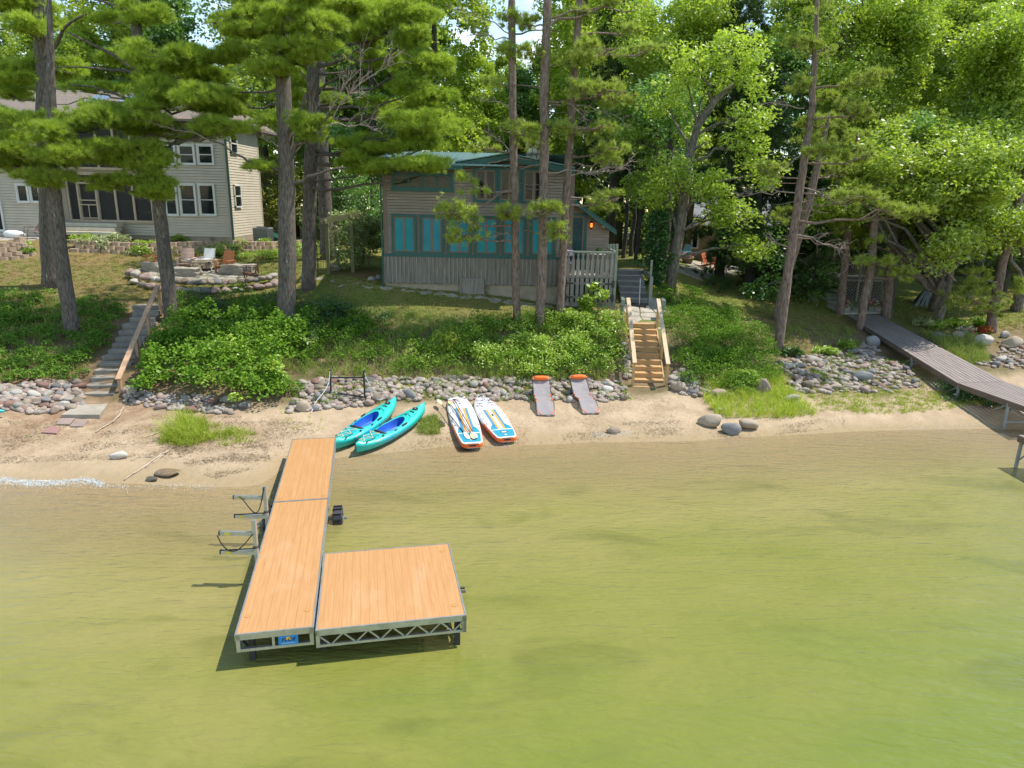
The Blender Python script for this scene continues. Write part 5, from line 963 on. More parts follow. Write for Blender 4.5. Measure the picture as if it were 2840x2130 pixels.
b = MB(); b.add([(wx0 - .4, WY - .4, wze - .35), (gpk[0], WY - .4, gpk[2] + .06), (gpk[0], TY + 1, gpk[2] + .06), (wx0 - .4, TY + 1, wze - .35), (wx1 + .3, WY - .4, wze - .3), (wx1 + .3, TY + 1, wze - .3)], [(0, 1, 2, 3), (1, 4, 5, 2)]); b.build('wing_roof', SHING, big)
for x0, x1, y0, y1 in ((47, 82, 509, 563), (84, 114, 509, 563), (72, 108, 416, 452), (-22, 11, 550, 642)): window(big, frect(x0, x1, y0, y1, WY), WY, WHITE, .07, WHITE, .045, DGLASS, 1)
b = MB(); ST_ = D(190, 655, TY - .6)
for k in range(3): b.box((D(237, 640, TY - 1)[0], TY - .55 - .32 * k, 5.42 - .2 * k), (3.2 + .15 * k, .66, .19))
tag(b.build('porch_steps', M('cream_limestone', (.5, .44, .33), (.62, .56, .45), 2.5, .9, bump=.4), bevel=.03), 'three rough cream stone steps at the screen door', 'steps')
# air conditioner, bulkhead, bucket
p = V(*D(730, 648, 39.6)); p[2] = zat(p[0], 39.6); ac = thing('air_conditioner', p, 'grey air conditioner unit beside the tan house', 'air conditioner'); b = MB()
b.box(p + V(0, 0, .5), (.86, .86, .92)); 
for i in range(17): x = -.4 + .05 * i; b.box(p + V(x, -.44, .5), (.012, .02, .8)); b.box(p + V(.44, x, .5), (.02, .012, .8))
b.build('casing', M('ac_grey', (.19, .20, .21), (.24, .25, .26), 3, .5), ac, bevel=.012); b = MB(); b.cyl(p + V(0, 0, .962), .34, .03, 24); b.build('fan_grille', IRON, ac)
p = D(772, 640, 41) ; p[2] = zat(p[0], 41); b = MB(); b.prism([(p[0] - .6, 40.4, p[2]), (p[0] + 1.0, 40.4, p[2]), (p[0] + 1.0, 40.4, p[2] + .15), (p[0] - .6, 40.4, p[2] + .75)], (0, 1.4, 0)); tag(b.build('cellar_door', DGREEN), 'sloping dark green cellar door behind the air conditioner', 'cellar door')
p = D(646, 652, 36.9); p[2] = zat(p[0], 36.9); b = MB(); b.lathe([(0, 0), (.13, 0), (.18, .34), (.16, .34), (0, .05)], p, 16); tag(b.build('bucket', IRON), 'black plastic bucket at the corner of the tan house', 'bucket')
# ---- brick cottage in the shade
BY = 46.0; bx0, bx1 = D(1878, 680, BY)[0], D(2340, 680, BY)[0]; bz0 = 2.9; bze = D(2100, 628, BY)[2]; bc = thing('brick_cottage', (bx0 + 5, BY + 3, bz0), 'low shaded cottage with a brick chimney and pale roof behind the spruces', 'house')
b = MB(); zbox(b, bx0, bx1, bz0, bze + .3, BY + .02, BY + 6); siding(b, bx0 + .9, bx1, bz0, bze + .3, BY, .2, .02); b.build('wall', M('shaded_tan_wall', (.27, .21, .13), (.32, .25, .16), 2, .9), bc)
BRK, t, out = newmat('brown_brick'); pbn = nd(t, 'ShaderNodeBsdfPrincipled', Roughness=.9); bt = nd(t, 'ShaderNodeTexBrick', Scale=4.0); bt.inputs['Color1'].default_value = (.16, .075, .045, 1); bt.inputs['Color2'].default_value = (.10, .05, .035, 1); bt.inputs['Mortar'].default_value = (.2, .17, .14, 1)
cc = coords(t); rot = t.nodes.new('ShaderNodeMapping'); rot.inputs['Rotation'].default_value = (radians(90), 0, 0); t.links.new(cc, rot.inputs[0]); t.links.new(rot.outputs[0], bt.inputs['Vector']); t.links.new(bt.outputs['Color'], pbn.inputs['Base Color']); t.links.new(pbn.outputs[0], out.inputs[0])
b = MB(); zbox(b, bx0, D(1912, 680, BY)[0], bz0 - .2, bze + 2.2, BY - .35, BY + .3); b.build('chimney', BRK, bc)
b = MB(); rY = BY + 3.2; rz2 = D(2100, 545, rY)[2]; b.add([(bx0 - .1, BY - .5, bze), (bx1 + .5, BY - .5, bze), (bx1 + .5, rY, rz2), (bx0 - .1, rY, rz2), (bx1 + .5, BY + 6.5, bze), (bx0 - .1, BY + 6.5, bze)], [(0, 1, 2, 3), (3, 2, 4, 5)]); b.build('roof', M('pale_metal_roof', (.17, .185, .21), (.12, .13, .15), 1.5, .5), bc)
b = MB(); zbox(b, bx0 - .1, bx1 + .5, bze - .16, bze + .02, BY - .56, BY - .51); b.build('eave_board', M('red_eave', (.3, .15, .1), None), bc)
window(bc, frect(1917, 1938, 632, 690, BY), BY, WHITE, .06, WHITE, .04, DGLASS, 1); window(bc, frect(2120, 2190, 640, 700, BY), BY, WHITE, .06, WHITE, .04, DGLASS, 2)
# chair and flowers by the brick cottage
def flowers(name, label, base, rad, h, cols, seed, n=70, parent=None, cat='flowers'):
    r = np.random.default_rng(seed); base = np.array(base, float); q = base + inball(n, r) * V(rad[0], rad[1], h) + V(0, 0, h * .7); b_ = []
    for i in range(len(cols)):
        c = q[i::len(cols)]; c = np.repeat(c, 5, 0) + r.normal(0, .022, (len(c) * 5, 3)); b_.append(leaf_quads(c, .075, .06, r, .7))
    v = np.vstack(b_); mi = np.concatenate([np.full(len(x) // 4, i) for i, x in enumerate(b_)]); mats = [M('petal', c, None, rough=.8) for c in cols]
    lf = leaf_quads(np.repeat(q, 3, 0) + r.normal(0, .05, (n * 3, 3)) - V(0, 0, .05), .09, .05, r, .5); v = np.vstack([v, lf]); mi = np.concatenate([mi, np.full(len(lf) // 4, len(cols))])
    o = bulk(name, v, 4, mats + [BL], parent, mi)
    if parent is None: tag(o, label, cat)
    return o
p = V(*D(1905, 742, 42)); p[2] = zat(p[0], 42); fl_ = thing('flower_basket', p, 'basket of pink flowers beside the blue chair', 'flowers'); b = MB(); b.lathe([(0, 0), (.25, 0), (.36, .32), (0, .3)], p, 14); b.build('basket', M('wicker', (.2, .14, .09), None), fl_); flowers('blossom', '', p + V(0, 0, .3), (.42, .4), .24, [(.7, .12, .3), (.8, .6, .6), (.6, .05, .1)], 9, 60, fl_)
def adirondack(root, wood, sc_=1.0, back=5):
    b = MB()
    for sx in (-1, 1): b.box((sx * .33, -.22, .3), (.08, .05, .6)); b.bar((sx * .3, -.3, .33), (sx * .3, .55, .08), .03, .11)
    b.build('leg', wood, root, local=True)
    b = MB()
    for i in range(5): y = -.3 + i * .12; b.box((0, y, .36 - i * .03), (.58, .1, .022), None)
    b.build('seat', wood, root, local=True)
    b = MB()
    for i in range(back):
        t = (i + .5) / back; z0, z1 = .3 + t * .75 - .07, .3 + t * .75 + .07; y0, y1 = .2 + (z0 - .3) * .38, .2 + (z1 - .3) * .38; w_ = .30 if t < .9 else .28
        b.add([(-w_, y0, z0), (w_, y0, z0), (w_, y1, z1), (-w_, y1, z1), (-w_, y0 + .02, z0 - .01), (w_, y0 + .02, z0 - .01), (w_, y1 + .02, z1 - .01), (-w_, y1 + .02, z1 - .01)], [(0, 1, 2, 3), (4, 7, 6, 5), (0, 4, 5, 1), (2, 6, 7, 3), (1, 5, 6, 2), (0, 3, 7, 4)])
    b.build('backrest', wood, root, local=True)
    b = MB()
    for sx in (-1, 1): b.box((sx * .36, -.02, .61), (.13, .68, .025)); b.box((sx * .36, .3, .42), (.04, .05, .36))
    b.build('armrest', wood, root, local=True)
def place(o, x, y, rz=0, Y=None, s=1.0):
    p = G(x, y) if Y is None else V(D(x, y, Y)[0], Y, 0); p[2] = zat(p[0], p[1]); o.location = tuple(p); o.rotation_euler = (0, 0, rz); o.scale = (s,) * 3
p0 = (0, 0, 0)
c_ = thing('garden_chair', p0, 'light blue wooden armchair in front of the brick chimney', 'chair'); adirondack(c_, M('blue_chair', (.22, .42, .52), None)); place(c_, 1890, 742, -1.0, 42.5)
c_ = thing('garden_chair', p0, 'rust-red wooden armchair under the dark spruces', 'chair'); adirondack(c_, M('red_chair', (.45, .12, .05), None)); place(c_, 1965, 745, .9, 42)
# deck with lattice behind the pines
QY = 36.5; q0, q1 = D(2345, 780, QY)[0], D(2456, 780, QY)[0]; qz = D(2400, 775, QY)[2]; qg = 2.3; ld_ = thing('lattice_deck', ((q0 + q1) / 2, QY, qg), 'raised wooden deck with railing and pale lattice skirt behind the pines', 'deck')
WG = M('grey_deck_wood', (.22, .2, .175), (.3, .27, .24), 4, .85)
b = MB(); zbox(b, q0, q1, qz - .12, qz, QY, QY + 3); b.build('deck_floor', WG, ld_)
b = MB(); LW = q1 - q0; LH = qz - .14 - qg
for k in range(-8, 22):
    for s in (1, -1):
        x = q0 + k * .16; a = V(x, QY + .03 - .006 * s, qg if s > 0 else qz - .14); d = V(LH, 0, LH if s > 0 else -LH); t0 = max(0, (q0 - a[0]) / LH); t1 = min(1, (q1 - a[0]) / LH)
        if t1 > t0: b.bar(a + d * t0, a + d * t1, .012, .045, up=(0, 1, 0))
b.build('lattice', M('pale_lattice', (.36, .33, .28), None), ld_)
b = MB(); zbox(b, q0, q1, qg - .1, qz - .13, QY + .3, QY + .32); b.build('under_deck_shade', DARK, ld_)  # black sheet in place of the shade behind the lattice
for x in np.linspace(q0, q1, 4): b = MB(); zbox(b, x - .05, x + .05, qg - .1, qz + .95, QY - .03, QY + .06); b.build('post', WG, ld_)
b = MB(); zbox(b, q0, q1, qz + .9, qz + .96, QY - .06, QY + .07); zbox(b, q0, q1, qz + .1, qz + .16, QY - .02, QY + .02)
for x in np.linspace(q0 + .06, q1 - .06, 18): zbox(b, x - .018, x + .018, qz + .161, qz + .9, QY - .018, QY + .018)
b.build('railing', WG, ld_)
# ------------------------------------------------------------------ the dock
def dock_mat():
    m, t, out = newmat('cedar_print_decking'); b = nd(t, 'ShaderNodeBsdfPrincipled', Roughness=.5); t.links.new(b.outputs[0], out.inputs[0])
    f, raw = noise(t, coords(t, (24, .8, 24)), 1.0, 5, .6, .3, .72, 1.5); f2, _ = noise(t, coords(t, (60, 1.6, 60)), 1.0, 3, .6, .55, .7); f3, _ = noise(t, coords(t, (1.1, .5, 1)), 1.3, 5, .65, .55, .8, .6); f4, _ = noise(t, coords(t, (9, 1.5, 9)), 1, 2, .5, .64, .7)
    c = mixc(t, f, (.50, .275, .115), (.40, .20, .075)); c = mixc(t, f2, c, (.41, .205, .075))
    mu = nd(t, 'ShaderNodeMath', operation='MULTIPLY'); mu.inputs[1].default_value = .3; t.links.new(f3, mu.inputs[0]); c = mixc(t, mu.outputs[0], c, (.56, .40, .27))
    sp = t.nodes.new('ShaderNodeSeparateXYZ'); t.links.new(coords(t), sp.inputs[0]); a = nd(t, 'ShaderNodeMath', operation='MULTIPLY'); a.inputs[1].default_value = 6.9; t.links.new(sp.outputs['X'], a.inputs[0]); fr_ = nd(t, 'ShaderNodeMath', operation='FRACT'); t.links.new(a.outputs[0], fr_.inputs[0]); lt_ = nd(t, 'ShaderNodeMath', operation='LESS_THAN'); lt_.inputs[1].default_value = .05; t.links.new(fr_.outputs[0], lt_.inputs[0])
    m3 = nd(t, 'ShaderNodeMath', operation='MULTIPLY'); m3.inputs[1].default_value = .55; t.links.new(lt_.outputs[0], m3.inputs[0]); c = mixc(t, m3.outputs[0], c, (.24, .11, .04)); t.links.new(c, b.inputs['Base Color'])
    bn = nd(t, 'ShaderNodeBump', Strength=.15, Distance=.01); t.links.new(raw, bn.inputs['Height']); t.links.new(bn.outputs[0], b.inputs['Normal']); return m
DW = dock_mat()
ALU = M('dock_aluminium', (.42, .44, .45), (.55, .57, .58), 6, .38, metal=.75)
ALUD = M('dull_aluminium', (.34, .36, .37), (.42, .44, .45), 6, .45, metal=.6)
BLK = M('black_plastic', (.018, .018, .02), (.035, .035, .04), 8, .55)
BUNG = M('black_cord', (.02, .02, .02), None)
ZD = .6
nl, nr, fl, fr = P(650, 1757, ZD), P(871, 1745, ZD), P(813, 1216, ZD), P(930, 1216, ZD); mn, mf = (nl + nr) / 2, (fl + fr) / 2
da = atan2(-(mf - mn)[0], (mf - mn)[1]); dL = np.linalg.norm(mf - mn); dw = (np.linalg.norm(nr - nl) + np.linalg.norm(fr - fl)) / 2
Rd = rzm(da); toD = lambda p: Rd.T @ (np.array(p) - V(mn[0], mn[1], 0))
yj = toD((P(755, 1393, ZD) + P(910, 1383, ZD)) / 2)[1]
dock = thing('dock', (mn[0], mn[1], 0), 'L-shaped dock with orange wood-grain panels on an aluminium truss frame', 'dock', rz=da)
def dbuild(b, n, m, par=dock, **k): return b.build(n, m, par, local=True, **k)
h = dw / 2
def panel(x0, x1, y0, y1):
    b = MB(); zbox(b, x0 + .025, x1 - .025, ZD - .03, ZD, y0 + .025, y1 - .025); return dbuild(b, 'deck_panel', DW)
def edge(b, x0, x1, y0, y1, hh=.10):
    t = .025; zbox(b, x0, x0 + t, ZD - hh, ZD + .008, y0, y1); zbox(b, x1 - t, x1, ZD - hh, ZD + .008, y0, y1); zbox(b, x0 + t, x1 - t, ZD - hh, ZD + .007, y0, y0 + t); zbox(b, x0 + t, x1 - t, ZD - hh, ZD + .007, y1 - t, y1)
def truss(b, a, c, n, z0=.31, z1=None):
    z1 = ZD - .1 if z1 is None else z1; a = np.array(a, float); c = np.array(c, float); q = lambda t, z: V(*(a + (c - a) * t), z)
    b.bar(q(0, z0), q(1, z0), .045, .045); 
    for i in range(n): b.bar(q(i / n, z1 if i % 2 == 0 else z0), q((i + 1) / n, z0 if i % 2 == 0 else z1), .022, .022)
    for t in (0, 1): b.bar(q(t, z0 - .022), q(t, ZD - .01), .06, .06)
p1 = panel(-h, h, 0, yj - .006); p2 = panel(-h, h, yj + .006, dL)
pq = [toD(P(895, 1532, ZD)), toD(P(1247, 1510, ZD)), toD(P(1295, 1714, ZD)), toD(P(876, 1742, ZD))]
gx0 = h + .03; gx1 = (pq[1][0] + pq[2][0]) / 2; gy0 = (pq[2][1] + pq[3][1]) / 2; gy1 = (pq[0][1] + pq[1][1]) / 2
p3 = panel(gx0, gx1, gy0, gy1)
b = MB(); edge(b, -h, h, 0, yj - .004); edge(b, -h, h, yj + .004, dL); edge(b, gx0, gx1, gy0, gy1); dbuild(b, 'edge_frame', ALU)
b = MB(); truss(b, (-h + .04, .03), (-h + .04, yj - .04), 14); truss(b, (h - .04, .03), (h - .04, yj - .04), 14); truss(b, (-h + .04, yj + .05), (-h + .04, dL - .05), 12); truss(b, (h - .04, yj + .05), (h - .04, dL - .05), 12)
truss(b, (gx0 + .03, gy0 + .03), (gx1 - .03, gy0 + .03), 12); truss(b, (gx1 - .04, gy0 + .03), (gx1 - .04, gy1 - .03), 10); truss(b, (gx0 + .03, gy1 - .03), (gx1 - .03, gy1 - .03), 12)
b.bar((-h + .04, .03, .31), (h - .04, .03, .31), .05, .05); b.bar((-h * .0 - .03, .03, .33), (-h * .0 - .03, .03, ZD - .1), .04, .04); dbuild(b, 'truss', ALU)
for (cx, cy) in ((-h + .13, .5), (h - .13, .5), (-h + .12, yj + .18), (h - .12, yj + .2), (gx1 - .16, gy0 + .32), (gx1 - .16, gy1 - .28)):
    b = MB(); b.cyl((cx, cy, ZD), .055, .006, 20); dbuild(b, 'plug_cap', M('plug_cap', (.42, .22, .07), None))
def wheel(x, y, z, r=.3, w_=.24):
    Rx = np.array([[0, 0, 1], [0, 1, 0], [-1, 0, 0]], float); b = MB(); prof = [(r * .55, -w_ / 2), (r * .92, -w_ / 2), (r, -w_ * .35), (r, w_ * .35), (r * .92, w_ / 2), (r * .55, w_ / 2)]
    b.lathe(prof, (x, y, z), 28, Rx); b.lathe([(0, -w_ * .38), (r * .56, -w_ * .38)], (x, y, z), 20, Rx); b.lathe([(0, w_ * .38), (r * .56, w_ * .38)], (x, y, z), 20, Rx)
    for i in range(14):
        a = i * 2 * pi / 14; d = V(0, cos(a), sin(a)); Rr = np.array([V(1, 0, 0), np.cross(d, V(1, 0, 0)), d]).T; b.box(V(x, y, z) + d * (r + .012), (w_ * .86, .06, .035), Rr)
    o = dbuild(b, 'wheel', BLK); b = MB(); b.bar((x - .3, y, z), (x + .2, y, z), .05); b.cyl((x + w_ * .4, y, z - .03), .05, .06, 10); dbuild(b, 'hub', ALUD, o)
wp = toD(P(925, 1413, .25)); wheel(h + .17, wp[1], .02, .27, .22); wheel(-h - .16, wp[1] + .02, .02, .27, .22)
wheel(gx1 + .13, gy1 - .75, -.28, .27, .2); wheel(gx1 + .16, gy0 + .10, -.45, .27, .22)
for (x, y) in ((gx1 - .14, gy0 + .12), (-h + .2, .22), (h + .12, .3), (gx1 - .1, gy1 - .75), (-h + .1, wp[1]), (h - .1, wp[1])): b = MB(); b.bar((x, y, -.7), (x, y, ZD - .12), .09, .09); b.bar((x, y, .12), (x - .25, y + .1, ZD - .14), .03); dbuild(b, 'leg', BLK)
# lettered plate on the end of the walkway
sx0 = toD(P(769, 1770, .45))[0]; sx0 = -h + (522 - 190) / (805 - 190) * dw; sx1 = -h + (676 - 190) / (805 - 190) * dw
b = MB(); zbox(b, sx0, sx1, .335, ZD - .103, .0, .02); sg = dbuild(b, 'sign', M('blue_sign', (.015, .22, .62), (.02, .28, .7), 3, .4))
def lettering(txt, size, loc, rot, mat, par, name='lettering', shear=0, bold=0, spacing=1):
    cu = bpy.data.curves.new('txt', 'FONT'); cu.body = txt; cu.size = size; cu.align_x = 'CENTER'; cu.align_y = 'CENTER'; cu.extrude = .001; cu.shear = shear; cu.offset = bold; cu.space_character = spacing
    o = bpy.data.objects.new('txt', cu); me = bpy.data.meshes.new_from_object(o); bpy.data.objects.remove(o); bpy.data.curves.remove(cu); me.materials.append(mat); n = link(name, me, par); n.location = loc; n.rotation_euler = rot; return n
smx = (sx0 + sx1) / 2; smz = (.335 + ZD - .103) / 2
b = MB(); th = np.linspace(0, pi, 16); b.prism([(smx + .002 + .052 * cos(a), -.0022, smz + .012 + .05 * sin(a)) for a in th], (0, .0015, 0)); dbuild(b, 'sun_emblem', M('sun_yellow', (.9, .5, .03), None), sg)
lettering('FLOE', .082, (smx, -.004, smz + .012), (radians(90), 0, 0), M('navy_letters', (.02, .02, .06), None), sg, shear=.25, bold=.0022, spacing=1.15)
b = MB(); zbox(b, smx - .1, smx + .1, smz - .05, smz - .043, -.002, -.001); dbuild(b, 'underline', WHITE, sg)
# ------------------------------------------------------------------ watercraft racks clamped to the dock
YEL = M('yellow_sticker', (.75, .6, .03), None)
for i, (xt, yt, yb_, arms, lab) in enumerate([(735, 1349, 1434, ((650, 1379), (653, 1431)), 'aluminium watercraft rack on the dock side, nearer the shore, loose looping cord'), (706, 1442, 1538, ((611, 1478), (614, 1530)), 'aluminium watercraft rack on the dock side, farther from shore, cord hanging below its arm')]):
    Yp = P(743 if i == 0 else 712, yb_, ZD)[1]; base = V(*D((xt + 4), yb_, Yp)); top = D(xt, yt, Yp); base[0] = top[0] = (base[0] + top[0]) / 2; base[1] = top[1] = Yp
    g_ = V(base[0], Yp, .3); r_ = thing('watercraft_rack', g_, lab, 'rack', 'racks on the dock'); b = MB(); b.bar((base[0], Yp, .2), (base[0], Yp, top[2]), .065, .065); b.bar((base[0], Yp, top[2] - .3), (base[0], Yp, top[2] - .02), .075, .075); b.bar((base[0], Yp, .38), (base[0] + .12, Yp, .38), .06); b.build('post', ALU, r_)
    zs_ = []
    for (ax, ay) in arms:
        e = D(ax, ay, Yp); z = e[2]; zs_.append(z); b = MB(); b.bar((base[0] - .03, Yp, z), (e[0], Yp, z), .06, .075); a_ = b.build('arm', ALU, r_); b = MB(); b.box((e[0] + .14, Yp - .032, z), (.1, .003, .045)); b.build('sticker', YEL, a_); b = MB(); b.box((e[0] - .012, Yp, z), (.024, .066, .08)); b.build('end_cap', BLK, a_)
    e0 = e[0]; b = MB(); t = np.linspace(0, 1, 14)
    if i == 0: b.tube(np.stack([e0 + .12 + (base[0] - e0 - .12) * t, np.full(14, Yp - .05), zs_[0] + .04 - .42 * np.sin(pi * t ** 1.6) + .22 * t ** 3], 1), .011, 6)
    else: b.tube(np.stack([e0 - .02 + (base[0] - e0) * t, np.full(14, Yp - .06), zs_[0] - .02 - .34 * np.sin(pi * t ** .75) + .04 * t], 1), .011, 6)
    b.tube([(e0, Yp - .04, zs_[1] + .05), (base[0], Yp - .05, zs_[1] + .11), (base[0] + .05, Yp, zs_[1] + .12)], .012, 6); b.lathe([(.045, 0), (.06, .02), (.045, .04)], (base[0], Yp, zs_[1] + .1), 12); b.build('cord', BUNG, r_)

# ------------------------------------------------------------------ kayaks
KM, t, out = newmat('turquoise_kayak'); pbk = nd(t, 'ShaderNodeBsdfPrincipled', Roughness=.38); t.links.new(pbk.outputs[0], out.inputs[0]); v_ = coords(t)
sx_ = t.nodes.new('ShaderNodeSeparateXYZ'); t.links.new(v_, sx_.inputs[0]); nk, _ = noise(t, coords(t, (1, 2, 2)), 1.1, 3, .5, .3, .7)
ab = nd(t, 'ShaderNodeMath', operation='ADD'); ab.inputs[1].default_value = .35; t.links.new(sx_.outputs['X'], ab.inputs[0]); ab2 = nd(t, 'ShaderNodeMath', operation='ABSOLUTE'); t.links.new(ab.outputs[0], ab2.inputs[0]); mr = nd(t, 'ShaderNodeMapRange'); mr.inputs['From Min'].default_value = .9; mr.inputs['From Max'].default_value = .1; t.links.new(ab2.outputs[0], mr.inputs['Value'])
mu = nd(t, 'ShaderNodeMath', operation='MULTIPLY'); t.links.new(mr.outputs['Result'], mu.inputs[0]); t.links.new(nk, mu.inputs[1]); t.links.new(mixc(t, mu.outputs[0], (.02, .47, .40), (.01, .24, .52)), pbk.inputs['Base Color'])
KB = M('blue_cockpit', (.008, .07, .42), (.012, .12, .55), 2, .5); KD = M('teal_recess', (.015, .36, .40), None, 3, .45); BUNGC = M('cream_bungee', (.62, .55, .36), None, rough=.8); SEAT = M('black_seat_foam', (.022, .02, .022), (.04, .037, .04), 12, .8)
def kayak(label, stern, bow, tone):
    stern, bow = np.array(stern), np.array(bow); L = np.linalg.norm(bow - stern); c = (stern + bow) / 2; d = unit(bow - stern)
    root = thing('kayak', c, label, 'kayak', 'kayaks'); root.rotation_euler = (radians(3), -math.asin(d[2]), atan2(d[1], d[0])); root.rotation_mode = 'XYZ'
    n = 41; T = np.linspace(-1, 1, n); Wd = .385
    wf = lambda t: Wd * (1 - abs(t) ** 2.3) ** .75 * (1 if t < 0 else 1) * (1 - .10 * t)
    deck = lambda t: .27 + .09 * t * t + .05 * max(0, t)
    keel = lambda t: .10 * abs(t) ** 3.5
    def cw(t):
        s = (t + .04) / .37; return .245 * math.sqrt(max(0, 1 - abs(s) ** 2.4)) * (1 - .12 * s) if abs(s) < 1 else 0
    secs = []
    for t in T:
        w_ = max(wf(t), .012); z0, z1 = keel(t), deck(t); k = min(cw(t), w_ * .86)
        half = [(0, z0), (w_ * .62, z0 + .012), (w_ * .9, z0 + .09), (w_, z0 + (z1 - z0) * .72), (w_ * .97, z1 - .03), (max(k, 0) + (w_ * .9 - k) * .72, z1 + .01), (k + .0, z1 + .05 * (1 - k / .3) + (.02 if k > 0 else 0))]
        secs.append([(t * L / 2, y, z) for y, z in half])
    S = np.array(secs); b = MB(); b.grid(S[:, ::-1] if False else S); Sm = S.copy(); Sm[:, :, 1] *= -1; b.grid(Sm[:, ::-1]); b.build('hull', KM, root, smooth=True, local=True)
    # well of the cockpit
    ring = [(t, cw(t)) for t in np.linspace(-.41, .33, 31)]; b = MB(); g = []
    for t, k in ring:
        z1 = deck(t) + .05 * (1 - k / .3) + .02; e = min(1, cw(t) / .1); zf = keel(t) + .04; g.append([(t * L / 2, y * k, z) for y, z in ((1, z1), (.93, z1 - .03), (.86, z1 + (zf - z1) * .9 * e), (.5, z1 + (zf - z1) * e), (.18, z1 + (zf + .02 - z1) * e), (0, z1 + (zf + .045 - z1) * e), (-.18, z1 + (zf + .02 - z1) * e), (-.5, z1 + (zf - z1) * e), (-.86, z1 + (zf - z1) * .9 * e), (-.93, z1 - .03), (-1, z1))])
    b.grid(np.array(g)); b.build('cockpit', KB, root, smooth=True, local=True)
    b = MB(); pr = []
    for s in (1, -1):
        pr += [(t * L / 2, s * cw(t), deck(t) + .05 * (1 - cw(t) / .3) + .022) for t in (np.linspace(-.405, .325, 30) if s == 1 else np.linspace(.325, -.405, 30))]
    b.tube(pr + [pr[0]], .014, 6, cap=False); b.build('coaming', KM, root, smooth=True, local=True)
    # seat: pan and curved back rest
    b = MB(); xs_ = -.27 * L / 2; b.box((xs_ + .2, 0, .09), (.42, .36, .05)); b.box((xs_ + .36, .11, .115), (.2, .1, .03)); b.box((xs_ + .36, -.11, .115), (.2, .1, .03)); b.build('seat', M('blue_seat', (.02, .16, .5), None, rough=.5) if 'blue_seat' not in bpy.data.materials else bpy.data.materials['blue_seat'], root, local=True, bevel=.02)
    b = MB(); g = []
    for a in np.linspace(-1, 1, 13): x = xs_ - .10 + .09 * (1 - a * a) * -1 + .02; g.append([(x + .11, a * .225, .14), (x + .02, a * .235, .30 - .04 * a * a), (x - .03, a * .225, .40 - .07 * a * a), (x - .075, a * .22, .385 - .07 * a * a), (x - .03, a * .22, .16)])
    b.grid(np.array(g)); b.build('backrest', SEAT, root, smooth=True, local=True)
    # stern well, its recess and cords
    zt = lambda t: deck(t) + .05
    b = MB(); 
    xw = -.655 * L / 2; th = np.linspace(0, 2 * pi, 28, endpoint=False); b.lathe([(1, .006), (.94, .012), (.86, .004), (.5, .002), (0, .002)], (0, 0, 0), 28); v = b.v[0]; v[:, 0] = v[:, 0] * .30 + xw; v[:, 1] = v[:, 1] * .19; v[:, 2] += deck(-.655) + .052; b.build('tank_well', KD, root, smooth=True, local=True)
    b = MB(); z = deck(-.655) + .068; P_ = [(xw + .28, .2), (xw + .3, -.17), (xw - .05, .17), (xw - .03, -.17), (xw - .3, .11), (xw - .3, -.1)]
    for a, c_ in ((0, 1), (1, 2), (0, 3), (2, 3), (3, 4), (2, 5), (4, 5)): b.bar((*P_[a], z + .008), (*P_[c_], z + .008), .013)
    b.build('bungee', BUNGC, root, local=True)
    b = MB(); xh = .70 * L / 2; b.cyl((xh, 0, zt(.70) - .004), .088, .022, 26); ht = b.build('hatch', BLK, root, local=True); b = MB(); b.box((xh, 0, zt(.7) + .02), (.035, .03, .004)); b.build('hatch_mark', WHITE, ht, local=True)
    b = MB(); b.tube([(.47 * L / 2, .02, zt(.47) + .0), (.43 * L / 2, .05, zt(.43) + .035), (.41 * L / 2, -.02, zt(.42) + .0)], .012, 6); b.box((.58 * L / 2, -.02, zt(.58) + .004), (.05, .15, .014)); b.build('deck_fitting', BLK, root, local=True)
    b = MB()
    for s in (1, -1):
        x = .06 * L / 2; b.box((x + .12, s * .30, deck(.08) + .045), (.22, .045, .02)); b.box((-.13 * L / 2, s * .30, deck(-.1) + .03), (.10, .03, .02)); b.cyl((-.44 * L / 2, s * .24, deck(-.44) + .032), .035, .012, 12)
        b.box((-.82 * L / 2, s * .17, deck(-.82) + .028), (.09, .03, .012))
    b.tube([(-.995 * L / 2, 0, deck(-1) - .03), (-1.03 * L / 2, 0, deck(-1) - .09), (-.98 * L / 2, 0, deck(-1) - .13)], .016, 6); b.tube([(.99 * L / 2, 0, deck(1) + .01), (1.02 * L / 2, 0, deck(1) - .03)], .016, 6); b.build('grab_handle', BLK, root, local=True)
    b = MB(); b.tube([(.36 * L / 2, .17, zt(.36) - .02), (.43 * L / 2, .15, zt(.43) - .004), (.47 * L / 2, 0, zt(.47) + .004), (.43 * L / 2, -.15, zt(.43) - .004), (.36 * L / 2, -.17, zt(.36) - .02)], .012, 6); b.build('deck_ridge', KD, root, local=True)
    b = MB(); b.box((-.58 * L / 2, -wf(-.58) * .955, deck(-.58) - .012), (.3, .012, .035)); b.build('decal', WHITE, root, local=True)
    return root
kayak('turquoise kayak with blue cockpit, the one touching the end of the dock', P(931, 1254, .06), P(1099, 1133, .42), 0)
kayak('turquoise kayak with blue cockpit, its stern dipping in the water', P(989, 1264, .02), P(1179, 1150, .38), 0)
